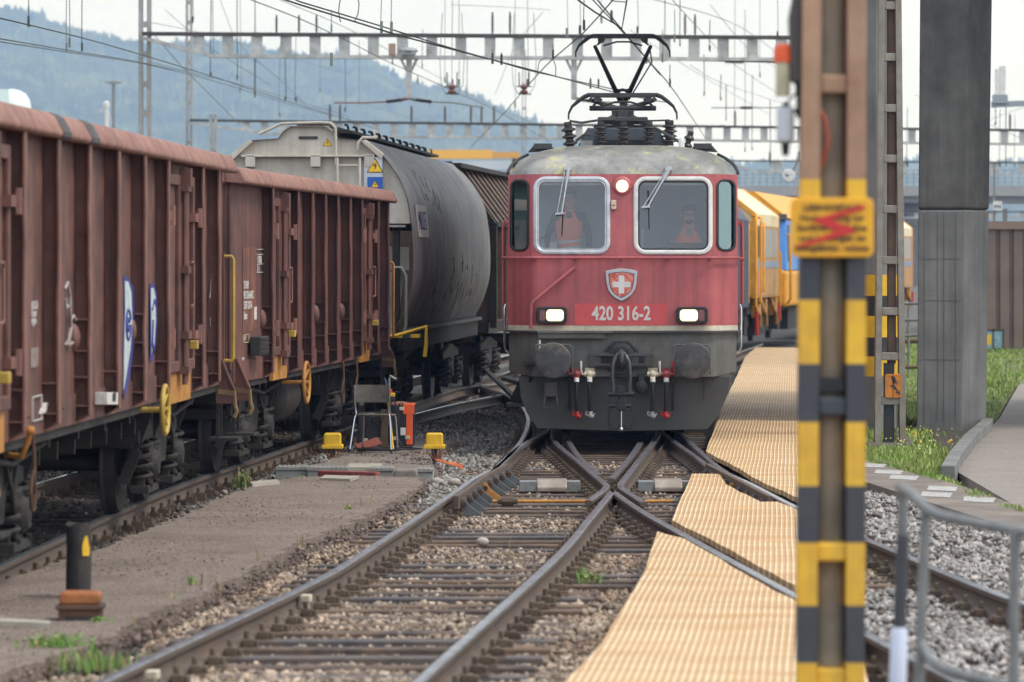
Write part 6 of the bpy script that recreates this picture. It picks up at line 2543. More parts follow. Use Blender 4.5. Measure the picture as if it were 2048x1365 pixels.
p1 = thing('viaduct_pier', 'wide grey concrete viaduct pier with a dark upper half standing in the grass', 'pier')
mb = MB()
loft(mb, [pier_ring(-0.3), pier_ring(3.03), pier_ring(3.05, 0.02)])
mb.build('lower_shaft', m_pier, p1, bev=0.015)
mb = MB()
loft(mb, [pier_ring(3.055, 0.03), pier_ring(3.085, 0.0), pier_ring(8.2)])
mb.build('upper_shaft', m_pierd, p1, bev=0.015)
mb = MB()
for x in (5.93, 6.12, 6.21, 6.38):
    mb.bb(x - 0.002, x + 0.002, 57.493, 57.5, 0.0, 3.0)
for z in (0.9, 1.75, 2.35):
    mb.bb(5.83, 6.46, 57.493, 57.5, z - 0.003, z + 0.003)
mb.build('board_marks', mat('joint_dark', (112, 111, 108), None, 3, 0.9), p1)
p2 = thing('viaduct_pier', 'grey viaduct pier with yellow and black warning bands behind the slender concrete mast', 'pier')
P2 = [(4.75, 57.3), (5.19, 57.0), (5.52, 57.3), (5.52, 58.4), (4.75, 58.4)]
for z0, z1, m in ((-0.3, 0.667, m_pier), (0.667, 0.953, m_yellow), (0.953, 1.224, m_black), (1.224, 1.53, m_yellow), (1.53, 1.817, m_black), (1.817, 2.117, m_yellow), (2.117, 8.2, m_pier)):
    mb = MB()
    k = 0.0 if m is m_pier else 0.003
    mb.prism([(x + (k if x > 5 else -k), y - k) for x, y in P2], z0, z1, 'z')
    mb.build('shaft' if m is m_pier else 'warning_band', m, p2)
vd = thing('viaduct', 'concrete viaduct deck crossing overhead on the two piers', 'bridge')
mb = MB()
mb.prism([(56.6, 8.6), (57.2, 8.2), (67.5, 8.2), (68.1, 8.6), (68.1, 9.6), (56.6, 9.6)], -60, 40, 'x')
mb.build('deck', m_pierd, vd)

# ------------------------------------------------------------------ masts
m_mast = mat('weathered_mast', (156, 150, 140), (132, 126, 116), 5, 0.8, bump=0.15, dirt=(118, 98, 80), dirt_amt=0.6, streak=(120, 110, 98), streak_amt=0.4)
m_mastg = mat('pale_mast', (176, 176, 172), (152, 152, 148), 5, 0.8, dirt=(140, 122, 106), dirt_amt=0.4)
m_rustm = mat('rust_brown_mast', (180, 142, 116), (154, 114, 90), 4, 0.7, dirt=(150, 120, 92), dirt_amt=0.7, dsc=5, streak=(204, 166, 134), streak_amt=0.5)
m_trough = mat('brown_trough', (176, 164, 144), (136, 116, 98), 3, 0.7, dirt=(178, 174, 156), dirt_amt=0.5, streak=(86, 68, 56), streak_amt=0.6)
m_bandk = mat('band_grey_black', (66, 68, 74), (56, 58, 64), 4, 0.55, dirt=(92, 92, 94), dirt_amt=0.5, dsc=4, streak=(84, 78, 72), streak_amt=0.3)
m_bandy = mat('band_yellow', (246, 194, 56), (236, 182, 48), 4, 0.55, dirt=(196, 146, 62), dirt_amt=0.6, dsc=4, streak=(178, 140, 78), streak_amt=0.45)


def ladder_mast(label, X, Y, z0, ztop, half0, half1, lw, depth, battens, bh, m, colour=None, group=None, nm='catenary_mast', xt=0.0):
    """two tapering legs joined by battens; colour(z) may give a band material"""
    t = thing(nm, label, 'mast', (X, Y, 0), 0, group)

    def hw(z):
        return half0 + (half1 - half0) * (z - z0) / (ztop - z0)

    def cx(z):
        return xt * (z - z0) / (ztop - z0)
    mats = [m] if colour is None else colour[1]
    cuts = [z0, ztop] if colour is None else sorted([z0, ztop] + [c for c in colour[0] if z0 < c < ztop])
    for s in (-1, 1):
        mb = MB()
        for a, b in zip(cuts, cuts[1:]):
            mi = 0 if colour is None else colour[2]((a + b) / 2)
            ra = [(cx(a) + s * hw(a), -depth / 2, a), (cx(a) + s * (hw(a) - lw), -depth / 2, a), (cx(a) + s * (hw(a) - lw), depth / 2, a), (cx(a) + s * hw(a), depth / 2, a)]
            rb = [(cx(b) + s * hw(b), -depth / 2, b), (cx(b) + s * (hw(b) - lw), -depth / 2, b), (cx(b) + s * (hw(b) - lw), depth / 2, b), (cx(b) + s * hw(b), depth / 2, b)]
            loft(mb, [ra, rb], mi, cap=True)
        mb.build('mast_leg', mats, t)
    for z in battens:
        mb = MB()
        w = hw(z) - lw + 0.001
        mb.prism([(cx(z) - w, z - bh / 2), (cx(z) + w, z - bh / 2), (cx(z) + w, z + bh / 2), (cx(z) - w, z + bh / 2)], -depth / 2 + 0.012, depth / 2 - 0.012)
        mb.build('batten', mats[0 if colour is None else colour[2](z)], t, bev=0.012)
    return t


bz = [CAMH + (YH - y) / 151 for y in (-90, 12, 115, 217, 318, 419, 521, 623, 713, 802)]
mm = ladder_mast('slender concrete ladder mast with rusty inner pipe standing in the grass', 5.005, 53.0, -0.1, 9.0, 0.205, 0.115, 0.078, 0.2, bz, 0.105, m_mast)
mb = MB()
mb.bb(-0.03, 0.085, 0.0, 0.08, 0.95, 9.0)
mb.build('cable_pipe', mat('pipe_brown', (116, 88, 70), (90, 70, 58), 3, 0.7, streak=(66, 54, 48), streak_amt=0.6), mm, bev=0.02)
mb = MB()
mb.bb(-0.075, 0.06, -0.02, 0.09, -0.1, 0.96)
mb.build('lower_box', m_black, mm)
mb = MB()
mb.cyl((0.085, -0.06, -0.1), (0.085, -0.06, 0.5), 0.01, n=6)
mb.bb(-0.3, 0.3, -0.14, 0.14, -0.2, -0.09)
mb.bar((0.2, 0.05, 0.0), (0.3, 0.05, -0.12), 0.04)
mb.build('base', m_mast, mm)
mb = MB()
x0, x1 = -0.075, 0.145
mb.prism(rrect(x0, x1, 0.505, 0.82, 0.03), -0.125, -0.105)
sg = mb.build('warning_plate', mat('rusty_orange_plate', (214, 138, 52), (196, 116, 44), 7, 0.6, dirt=(96, 54, 34), dirt_amt=0.7, dsc=5), mm, bev=0.004)
mb = MB()
mb.prism([(0.0, 0.79), (0.05, 0.79), (0.09, 0.69), (0.03, 0.705), (0.115, 0.575), (0.115, 0.625), (0.13, 0.545), (0.06, 0.575), (0.085, 0.59), (-0.02, 0.675), (0.045, 0.665)], -0.128, -0.1255)
mb.build('lightning_mark', m_black, sg)
mb = MB()
mb.bb(0.03, 0.036, -0.132, -0.125, 0.5, 0.83)
mb.build('plate_strap', m_rust, sg)

# striped post close to the camera
FS = 444.0
fz = lambda y: CAMH + (YH - y) / FS
cuts = [fz(y) for y in (360, 515, 600, 727, 843, 970, 1083, 1208, 1322, 1440)]


def fcol(z):
    if z > cuts[0]:
        return 0
    k = sum(z < c for c in cuts)
    return 2 if k % 2 == 1 else 1


def fcol2(z):
    i = sum(z < c for c in cuts)          # 1: 360-515 yellow, 2: 515-600 black, 3: yellow ...
    return 0 if i == 0 else (2 if i % 2 else 1)


fb = [fz(y) for y in (-140, 170, 490, 812, 1102, 1352)]
fp = ladder_mast('yellow and black banded ladder post with rusty top, standing close in front on the right', 1.4275, 18.0, -0.3, 6.0, 0.152, 0.138, 0.085, 0.17, fb, 0.085, m_rustm,
                 (cuts, [m_rustm, m_bandk, m_bandy], fcol2), xt=0.03)
mb = MB()
n = 12
vs = []
for z in (-0.3, 6.0):
    for k in range(n + 1):
        t = math.pi * k / n
        vs.append((0.068 * math.cos(t) + 0.015 * (z + 0.3) / 6.3, 0.06 - 0.05 * math.sin(t), z))
mb.add(vs, [(k, k + 1, n + 2 + k, n + 1 + k) for k in range(n)])
mb.build('cable_trough', m_trough, fp, smooth=True)
mb = MB()
mb.bb(-0.062, 0.062, -0.05, 0.05, fz(782), fz(755))
mb.build('trough_stop', m_rubber, fp)
mb = MB()
mb.tube([wp(1632, 205, 17.95), wp(1650, 240, 17.93), wp(1656, 280, 17.93), wp(1648, 320, 17.93), wp(1634, 350, 17.95)], 0.009, 6)
o = mb.build('red_cable', mat('cable_red', (170, 72, 50), None, 5, 0.6), None, smooth=True)
o.parent = fp
o.matrix_parent_inverse = Matrix.Translation((-1.4275, -18.0, 0))
mb = MB()
a, b = wp(1581, 515, 17.88), wp(1747, 396, 17.88)
cxm = 1.4275
mb.prism(rrect(a[0] - cxm, b[0] - cxm, a[2], b[2], 0.03), -0.125, -0.115)
sg = mb.build('warning_sign', mat('sign_enamel_yellow', (246, 186, 36), (238, 172, 40), 5, 0.5, dirt=(226, 146, 48), dirt_amt=0.5), fp, bev=0.006)
ccx = (a[0] + b[0]) / 2 - cxm
for i, (s, w) in enumerate((('LEBENSGEFAHR', 0.26), ('Hochspannung nur', 0.29), ('Beruehren der Draehte', 0.31), ('und Leitungen ist', 0.30), ('lebensgefaehrlich - verboten', 0.33))):
    tm = text_mb(s.replace('ue', '\u00fc', 1).replace('ae', '\u00e4') if i in (2, 4) else s, 0.04, 1.0, 0.001, 0.001)
    xs_ = [v[0] for v in tm.v]
    k = w / (max(xs_) - min(xs_))
    tm.v = [(v[0] * k, v[1], v[2]) for v in tm.v]
    o = tm.build('lettering', mat('sign_lettering', (96, 66, 48), None), sg, fix=False)
    o.location = (ccx, -0.128, b[2] - 0.045 - i * 0.045)
    o.rotation_euler = FRONT
mb = MB()
Z = [(1719, 409), (1652, 440), (1662, 452), (1700, 458), (1596, 490), (1640, 484), (1734, 460), (1690, 447), (1668, 441), (1725, 416)]
Z = [(1728, 410), (1624, 440), (1632, 446), (1674, 462), (1592, 492), (1606, 494), (1712, 464), (1706, 456), (1660, 440), (1730, 418)]
mb.prism([((x - 1024) / (FPX / 17.868) - cxm, CAMH + (YH - y) / (FPX / 17.868)) for x, y in Z], -0.134, -0.131)
mb.build('red_lightning', mat('sign_red', (206, 48, 44), None, 5, 0.5), sg)
# lamp and horn beside the post
lt = thing('warning_lamp', 'cream cylinder lamp with an orange cap hung beside the striped post', 'lamp', wp(1566, 160, 18.0))
mb = MB()
mb.lathe([(0.03, -0.075), (0.033, -0.07), (0.033, 0.078), (0.03, 0.08)], n=20)
mb.build('lamp_body', mat('cream_plastic', (214, 206, 172), (196, 188, 156), 9, 0.5), lt, smooth=True)
mb = MB()
mb.lathe([(0.042, 0.078), (0.042, 0.115), (0.036, 0.15), (0.02, 0.162)], n=20)
mb.build('orange_cap', m_orange, lt, smooth=True)
mb = MB()
mb.tube([(0.03, 0, 0.0), (0.06, 0, -0.02), (0.06, 0, -0.06), (0.02, 0, -0.1), (0.03, 0, -0.13)], 0.006, 6)
mb.build('cable', m_rubber, lt)
lt2 = thing('horn', 'white cylinder with a dark tip hung below the orange capped lamp', 'horn', wp(1571, 250, 18.0))
mb = MB()
mb.lathe([(0.03, -0.08), (0.04, -0.07), (0.04, 0.075), (0.03, 0.08)], n=20)
mb.build('horn_body', mat('white_plastic', (206, 208, 212), None, 9, 0.5), lt2, smooth=True)
mb = MB()
mb.lathe([(0.012, -0.14), (0.016, -0.13), (0.02, -0.08)], n=12)
mb.lathe([(0.02, 0.08), (0.012, 0.1)], n=12)
mb.build('tip', m_rubber, lt2, smooth=True)
br = thing('equipment_bracket', 'dark slim bracket box on the left side of the striped post', 'bracket', wp(1588, 90, 18.02))
mb = MB()
mb.prism([(-0.015, -0.17), (0.03, -0.17), (0.03, 0.25), (0.0, 0.25), (-0.025, 0.12)], -0.05, 0.05)
mb.build('bracket_box', mat('bracket_grey', (86, 80, 78), None, 5, 0.6), br, bev=0.006)
mb = MB()
mb.bar((-0.06, 0, -0.02), (0.05, 0, -0.02), 0.02)
mb.bar((-0.04, 0, -0.3), (0.05, 0, -0.3), 0.02)
mb.bar((0.02, 0, -0.17), (0.02, 0, -0.33), 0.02)
mb.build('arm', m_rubber, br)

# tube railing close to the camera
rl = thing('railing', 'grey tube railing close in front at the lower right corner', 'railing')
m_tube = mat('railing_grey', (134, 134, 132), (116, 116, 115), 8, 0.55, metal=0.2)
mb = MB()
mb.tube(crom([wp(1800, 976, 17.2), wp(1824, 990, 17.0), wp(1852, 1017, 16.8), wp(1884, 1032, 16.6), wp(1950, 1046, 16.4), wp(2060, 1066, 16.1), wp(2200, 1094, 15.6)], 0.06), 0.024, 10)
mb.build('top_rail', m_tube, rl, smooth=True)
mb = MB()
mb.tube(crom([wp(1842, 1284, 16.8), wp(1858, 1315, 16.75), wp(1890, 1340, 16.6), wp(1950, 1356, 16.4), wp(2060, 1382, 16.1)], 0.06), 0.022, 10)
mb.build('lower_rail', m_tube, rl, smooth=True)
for (px, py, Yd, px2, dark) in ((1806, 982, 17.2, 1800, 1), (1852, 1020, 16.8, 1838, 0), (2030, 1062, 16.15, 2028, 0)):
    a = wp(px, py, Yd)
    b = wp(px2, 1365, Yd)
    d = Vector(b) - Vector(a)
    e = Vector(a) + d * ((a[2] + 0.22) / (a[2] - b[2]))
    mb = MB()
    mb.tube([a, b, tuple(e)], 0.023, 10)
    ps = mb.build('railing_post', m_tube, rl, smooth=True)
    if dark:
        mb = MB()
        c0, c1 = Vector(wp(1806, 1070, 17.2)), Vector(wp(1799, 1255, 17.2))
        mb.tube([c0, c1], 0.029, 10)
        mb.build('dark_sleeve', m_bandk, ps, smooth=True)
        mb = MB()
        c2 = Vector(wp(1795, 1380, 17.2))
        mb.tube([c1, c1 + (c2 - c1) * 0.06, c2], [0.028, 0.036, 0.038], 12)
        mb.build('white_sleeve', mat('pale_blue_white', (206, 212, 228), None, 5, 0.5), ps, smooth=True)

# ------------------------------------------------------------------ yellow track machines behind the locomotive
m_tan = mat('dusty_tan', (200, 152, 92), (180, 134, 82), 2, 0.65, dirt=(150, 120, 88), dirt_amt=0.5, streak=(140, 110, 80), streak_amt=0.4)
m_tcream = mat('dusty_cream', (238, 220, 184), (226, 204, 164), 1.5, 0.6, dirt=(204, 178, 136), dirt_amt=0.5)
m_tyel = mat('machine_yellow', (240, 168, 34), (226, 154, 34), 3, 0.5, dirt=(190, 134, 50), dirt_amt=0.4)
m_tblue = mat('machine_blue', (84, 150, 226), (74, 138, 214), 3, 0.4)


def machine(label, X, Y, ang, L, style):
    t = thing('track_machine', label, 'rail vehicle', (X, Y, 0), -ang, 'yellow track machines behind the locomotive')
    mb = MB()
    PF = [(1.44, 1.3), (1.44, 3.62), (0.42, 4.40), (-0.42, 4.40), (-1.44, 3.62), (-1.44, 1.3)]
    PW = [(1.44, 1.3), (1.44, 3.3), (-1.44, 3.3), (-1.44, 1.3)]
    if style == 'tan':
        mb.prism(PW, 0.05, L)
        mb.build('body', m_tan, t)
        mb = MB()
        mb.prism([(1.44, 3.3), (1.44, 3.62), (0.42, 4.40), (-0.42, 4.40), (-1.44, 3.62), (-1.44, 3.3)], 0.05, L)
        mb.build('roof', m_tcream, t)
        for y in (0.0, L):
            mb = MB()
            ring = [(1.46, 1.3), (1.46, 3.63), (0.43, 4.43), (-0.43, 4.43), (-1.46, 3.63), (-1.46, 1.3)]
            inner = [(1.36, 1.3), (1.36, 3.57), (0.40, 4.30), (-0.40, 4.30), (-1.36, 3.57), (-1.36, 1.3)]
            for i in range(5):
                a, b, c, d = ring[i], ring[i + 1], inner[i + 1], inner[i]
                mb.prism([a, b, c, d], y - 0.02, y + 0.10)
            mb.build('end_frame', m_tyel, t)
        mb = MB()
        mb.bb(1.44, 1.452, 0.1, L - 0.1, 2.12, 2.32)
        mb.build('grey_stripe', mat('stripe_bluegrey', (134, 146, 166), None, 5, 0.6), t)
        for k in range(9):
            y = 0.9 + k * (L - 1.6) / 9
            mb = MB()
            mb.bb(1.44, 1.455, y, y + (L - 1.6) / 9 - 0.06, 1.36, 2.08)
            mb.build('side_door', mat('red_dusty_panel', (206, 140, 104), None, 4, 0.6) if k < 3 else m_tan, t)
            mb = MB()
            if k > 2:
                mb.bb(1.44, 1.452, y, y + (L - 1.6) / 9 - 0.08, 2.42, 3.22)
                mb.build('side_panel', mat('panel_bluish', (176, 168, 156), (158, 154, 148), 3, 0.6), t)
        for k in range(14):
            mb = MB()
            mb.bb(1.445, 1.46, 0.95, 1.45, 2.45 + k * 0.06, 2.475 + k * 0.06)
            mb.bb(1.445, 1.46, 1.6, 2.1, 2.45 + k * 0.06, 2.475 + k * 0.06)
            mb.build('louvre', m_under, t)
        mb = MB()
        mb.bb(-1.3, 1.44, -0.03, 0.05, 1.35, 3.4)
        mb.build('end_door', mat('ochre_door', (216, 160, 70), (190, 136, 60), 4, 0.6), t)
        mb = MB()
        for (x, y, z0, z1) in ((1.50, -0.25, 1.1, 3.55), (1.58, 0.35, 1.2, 3.5), (1.62, 0.75, 1.5, 3.35), (1.30, -0.4, 1.2, 3.3)):
            mb.tube([(x - 0.1, y + 0.25, z1), (x, y + 0.1, z1), (x, y, z1 - 0.12), (x, y, z0), (x - 0.1, y + 0.2, z0 - 0.05)], 0.035, 6)
        mb.build('grab_rails', m_tyel, t, smooth=True)
        for y in (1.2, 3.4, L - 1.2):
            mb = MB()
            mb.tube([(1.3, y, 1.25), (1.42, y, 0.9), (1.42, y + 0.5, 0.75), (1.42, y + 0.6, 0.5)], 0.06, 6)
            mb.bb(1.2, 1.42, y + 0.45, y + 1.1, 0.75, 1.25)
            mb.build('tool_frame', m_ochre, t)
        mb = MB()
        mb.tube([(1.5, L - 0.4, 1.1), (1.5, L - 0.5, 0.6)], 0.04, 6)
        mb.tube([(1.5, -0.2, 0.95), (1.52, -0.2, 0.3)], 0.05, 6)
        mb.build('red_hose', m_redp, t)
    else:
        PC = [(1.44, 1.3), (1.44, 2.1), (1.44, 3.62), (0.9, 4.05), (0.42, 4.30), (-0.42, 4.30), (-1.44, 3.62), (-1.44, 1.3)]
        mb = MB()
        mb.prism([(1.46, 0.95), (1.46, 2.05), (-1.46, 2.05), (-1.46, 0.95)], -0.3, L)
        mb.build('lower_body', m_tyel, t, bev=0.12, seg=3)
        mb = MB()
        mb.add([(1.44, -0.2, 2.05), (-1.44, -0.2, 2.05), (-1.44, L, 2.05), (1.44, L, 2.05), (1.38, 0.35, 3.55), (-1.38, 0.35, 3.55), (-1.44, L, 3.55), (1.44, L, 3.55)],
               [(0, 1, 5, 4), (1, 2, 6, 5), (2, 3, 7, 6), (3, 0, 4, 7), (4, 5, 6, 7), (3, 2, 1, 0)])
        mb.build('cab', m_tblue, t)
        mb = MB()
        mb.add([(1.2, -0.19, 2.2), (-1.2, -0.19, 2.2), (-1.2, 0.3, 3.45), (1.2, 0.3, 3.45)], [(0, 1, 2, 3)])
        mb.add([(1.445, 0.4, 2.3), (1.445, 1.4, 2.3), (1.425, 1.4, 3.4), (1.405, 0.6, 3.4)], [(0, 1, 2, 3)])
        mb.build('cab_window', m_glassy, t)
        mb = MB()
        mb.bb(-1.4, 1.4, 0.2, 0.6, 3.55, 3.72)
        mb.build('roof_band', m_steel, t)
        mb = MB()
        mb.prism([(1.44, 3.6), (0.42, 4.40), (-0.42, 4.40), (-1.44, 3.6)], 0.5, L)
        mb.build('roof', m_tyel, t)
        mb = MB()
        mb.tube([(1.5, -0.35, 3.1), (1.58, -0.45, 3.1), (1.6, -0.5, 3.0), (1.6, -0.5, 1.2), (1.5, -0.45, 1.05)], 0.04, 6)
        mb.tube([(1.2, -0.4, 2.6), (1.3, -0.5, 2.55), (1.3, -0.5, 1.0)], 0.04, 6)
        mb.build('grab_rails', m_tyel, t, smooth=True)
    mb = MB()
    mb.bb(-1.2, 1.2, 0.2, L - 0.2, 0.85, 1.3)
    mb.bb(-1.25, 1.25, 2.3, L - 2.3, 0.25, 0.9)
    mb.bb(-1.15, 1.15, 0.1, 0.9, 0.3, 0.9)
    mb.bb(-1.15, 1.15, L - 0.9, L - 0.1, 0.3, 0.9)
    for y in (1.5, 3.0, L - 3.2, L - 1.6):
        if y < L - 1:
            mb.bb(-1.1, 1.1, y - 0.5, y + 0.5, 0.5, 0.9)
    mb.build('underframe', m_under, t)
    for y in (1.4, L - 1.4):
        wheelset(t, y)
    buffers(t, 0.0, -1)
    return t


bl = thing('track_machine', 'dark blue rail vehicle coupled behind the red locomotive', 'rail vehicle', (2.75, 87.5, 0), -0.11, 'yellow track machines behind the locomotive')
mb = MB()
mb.prism([(1.44, 1.1), (1.44, 3.4), (1.2, 3.7), (-1.2, 3.7), (-1.44, 3.4), (-1.44, 1.1)], 0, 19.5)
mb.build('body', mat('navy_blue', (38, 50, 72), (32, 42, 60), 3, 0.5), bl)
mb = MB()
mb.bb(-1.3, 1.3, 0.2, 19.3, 0.7, 1.1)
mb.bb(-1.25, 1.25, 5.5, 14.2, 0.25, 0.8)
mb.bb(-1.2, 1.2, 18.4, 19.4, 0.3, 0.8)
mb.build('underframe', m_under, bl)
for y in (2, 4.2, 15.5, 17.7):
    wheelset(bl, y)
machine('tan and cream track machine with yellow grab rails just right of the locomotive', 5.18, 109.0, 0.145, 8.2, 'tan')
machine('blue and yellow cab of a track machine partly hidden by the striped post', 6.75, 119.2, 0.165, 14, 'cab')
machine('tan track machine seen between the slender mast and the wide pier', 9.4, 134.5, 0.20, 26, 'tan')

# ------------------------------------------------------------------ background on the right
fw = thing('profiled_wall', 'brown profiled metal wall behind the grass on the far right', 'wall', (12.4, 111, 0))
mb = MB()
x = 0.0
while x < 14:
    mb.prism([(x, 0.09), (x + 0.03, 0.0), (x + 0.27, 0.0), (x + 0.30, 0.09)], -0.3, 3.2, 'z')
    x += 0.375
mb.bb(0, 14, 0.088, 0.5, -0.3, 3.2)
mb.build('sheeting', mat('brown_sheet', (126, 107, 97), (112, 95, 87), 1.5, 0.55), fw)
mb = MB()
mb.bb(-0.05, 14, -0.1, 0.55, 3.2, 3.42)
mb.build('coping', mat('brown_coping', (134, 112, 100), None, 2, 0.5), fw)
bx = thing('crate', 'pale blue metal crate with rusty frame and a yellow sticker by the brown wall', 'crate', (13.08, 109, -0.1))
mb = MB()
mb.bb(-0.26, 0.26, -0.3, 0.3, 0.05, 0.52)
mb.build('crate_body', mat('crate_blue', (140, 178, 190), (120, 158, 172), 6, 0.7, dirt=(110, 100, 90), dirt_amt=0.4), bx, bev=0.01)
mb = MB()
for x in (-0.27, 0.0, 0.27):
    mb.bb(x - 0.02, x + 0.02, -0.32, -0.29, 0.0, 0.58)
mb.bb(-0.28, 0.28, -0.32, -0.29, 0.52, 0.56)
mb.build('crate_frame', m_rust, bx)
mb = MB()
mb.bb(-0.2, -0.05, -0.305, -0.3, 0.14, 0.42)
mb.build('yellow_sticker', m_yellow, bx)
rg = thing('path_railing', 'pale tube railing seen between the slender mast and the wide pier', 'railing')
mb = MB()
for y in (608, 641, 672):
    mb.tube([wp(1600, y + 8, 92), wp(1816, y, 86), wp(1960, y - 4, 84)], 0.03, 6)
mb.build('rail', m_galv, rg, smooth=True)
for px in (1640, 1700, 1760, 1817, 1880):
    mb = MB()
    a = wp(px, 607, 87)
    mb.tube([a, (a[0], a[1], -0.2)], 0.03, 6)
    mb.build('railing_post', m_galv, rg)
pr = thing('pipe_rail', 'low rusty pipe rail crossing the grass behind the slender mast', 'rail', (0, 0, 0))
mb = MB()
mb.tube([wp(1640, 738, 82), wp(1840, 735, 82)], 0.03, 6)
mb.tube([wp(1640, 685, 90), wp(1840, 683, 90)], 0.05, 6)
mb.build('pipe', m_rust, pr)
for px in (1645, 1740, 1838):
    mb = MB()
    a = wp(px, 735, 82)
    mb.tube([a, (a[0], a[1], -0.2)], 0.025, 6)
    mb.build('pipe_post', m_rust, pr)

# ------------------------------------------------------------------ overhead line gantries
m_gant = mat('gantry_concrete', (196, 196, 192), (170, 170, 166), 3, 0.8, dirt=(120, 118, 112), dirt_amt=0.5)
m_gdark = mat('gantry_dark_steel', (82, 80, 76), (66, 64, 60), 3, 0.7)
m_bins = mat('old_insulator', (96, 74, 52), (74, 58, 44), 9, 0.4)
m_dins = mat('dark_insulator', (56, 48, 46), None, 9, 0.4)
m_wire = mat('overhead_wire', (66, 70, 70), (56, 60, 60), 3, 0.5, metal=0.4)
m_wireg = mat('green_copper_wire', (120, 132, 124), None, 3, 0.5)


def gantry(label, Y, xl, xr, yt, yb, step, top_ins, skip=(), posts=(), slope=0.0):
    """ladder beam across the tracks: chords, web posts and insulators are its parts"""
    t = thing('catenary_gantry', label, 'gantry')
    s = FPX / Y
    h = (yb - yt) / s

    def zt(px):
        return CAMH + (YH - (yt + slope * (px - xl))) / s
    X = lambda px: (px - 1024) / s
    mb = MB()
    mb.bar((X(xl), Y, zt(xl)), (X(xr), Y, zt(xr)), 0.30, 0.10)
    mb.build('top_chord', m_gdark, t)
    mb = MB()
    e = min(200, (xr - xl) * 0.1)
    mb.bar((X(xl), Y, zt(xl) - 0.12), (X(xl + e), Y, zt(xl + e) - h), 0.25, 0.10)
    mb.bar((X(xl + e), Y, zt(xl + e) - h), (X(xr - e * .6), Y, zt(xr - e * .6) - h), 0.25, 0.10)
    mb.bar((X(xr - e * .6), Y, zt(xr - e * .6) - h), (X(xr), Y, zt(xr) - 0.15), 0.25, 0.10)
    mb.build('bottom_chord', m_gant, t)
    px = xl + 112
    while px < xr - 20:
        q = 1.0
        if px < xl + e:
            q = (px - xl) / e
        if px > xr - e * .6:
            q = max(0.1, (xr - px) / (e * .6))
        mb = MB()
        mb.bb(X(px) - 0.155 * 70 / s * step / 58, X(px) + 0.155 * 70 / s * step / 58, Y - 0.1, Y + 0.1, zt(px) - h * q, zt(px) - 0.04)
        mb.build('web_post', m_gant, t)
        px += step
    for p, ph in top_ins:
        o = insulator(t, X(p), Y, zt(p) + 0.05, ph / s, 3.2 / s, 6, 0, 'insulator', m_bins)
    for (p, y0, w) in posts:
        mb = MB()
        hw = w / 2 / s
        for sd in (-1, 1):
            mb.bb(X(p) + sd * hw - sd * 0.0, X(p) + sd * (hw * 0.35), Y + 0.2, Y + 0.45, -0.3, CAMH + (YH - y0) / s)
        z = 0.5
        while z < CAMH + (YH - y0) / s:
            mb.bb(X(p) - hw * 0.6, X(p) + hw * 0.6, Y + 0.22, Y + 0.43, z, z + 0.16)
            z += 0.85
        mb.build('mast', m_mastg, t)
    return t


g1 = gantry('nearest wide ladder gantry spanning above the wagons and the raised pantograph', 114, 285, 1700, 68, 112, 58.3, ((553, 36), (598, 36), (633, 36), (985, 44), (1020, 44), (1370, 42), (1390, 42)), posts=((288, -120, 25), (1690, -120, 25)), slope=0.006)
s1 = FPX / 114
for px in (818, 1148):
    t = thing('catenary_support', ('V shaped catenary support with horizontal insulators hanging beneath the gantry lamp', 'V shaped catenary support hanging left of the raised pantograph')[px > 1000], 'support')
    mb = MB()
    for sd in (-1, 1):
        mb.bar(wp(px + sd * 17, 116, 114), wp(px, 152, 114), 0.07)
    mb.bar(wp(px, 116, 114), wp(px, 197 if px < 1000 else 200, 114), 0.16)
    mb.bar(wp(px - 20, 116, 114), wp(px + 20, 116, 114), 0.12)
    mb.build('drop_post', m_gant, t)
    for sd in (-1, 1) if px < 1000 else (1,):
        y0 = 200
        a, b = wp(px + sd * 14, y0, 114), wp(px + sd * 45, y0 + 4, 114)
        mb = MB()
        pts = np.linspace(0, 1, 17)
        mb.tube([tuple(Vector(a).lerp(Vector(b), q)) for q in pts], [0.03 if k % 2 else 0.07 for k in range(17)], 8)
        mb.build('insulator', m_dins, t, smooth=True)
        mb = MB()
        mb.tube([b, wp(px + sd * 90, y0 + 6, 114.5), wp(px + sd * 150, y0 + (6 if sd < 0 else 16), 116)], 0.022, 6)
        mb.tube([wp(px, y0 - 4, 114), a], 0.05, 6)
        mb.build('steady_arm', mat('arm_rust', (150, 112, 100), None, 4, 0.7) if sd < 0 else m_wireg, t, smooth=True)
lg = thing('gantry_lamp', 'grey floodlight housing fixed to the gantry beam with a small rusty box', 'lamp', wp(817, 102, 113.6))
mb = MB()
mb.sphere((0, 0, 0), (0.27, 0.25, 0.1), 16, 8)
mb.bb(-0.2, 0.2, -0.2, 0.2, -0.12, -0.02)
mb.build('lamp_housing', mat('lamp_grey', (148, 152, 154), None, 5, 0.5), lg, smooth=True)
mb = MB()
mb.bb(-0.56, -0.37, -0.15, 0.15, -0.12, 0.2)
mb.build('ballast_box', mat('box_rust', (168, 140, 122), None, 5, 0.7), lg)
g2 = gantry('second ladder gantry further back, running behind the grain hopper roof', 170, 380, 2300, 241, 269, 37, ((660, 32), (680, 32), (823, 32), (890, 32), (942, 34), (963, 34), (988, 34), (1470, 30), (1690, 28), (2020, 30)), posts=((377, -30, 13), (1640, 150, 13)), slope=0.012)
g3 = gantry('thin distant gantry low on the right in front of the road bridge', 260, 1440, 2300, 322, 345, 62, ((1540, 18), (1600, 18)), posts=((1450, 322, 9), (2150, 322, 9)), slope=0.006)
g4 = gantry('farthest gantry low above the rails on the right below the distant road bridge', 300, 1450, 2300, 424, 436, 70, (), posts=((1470, 424, 6),), slope=0.0)
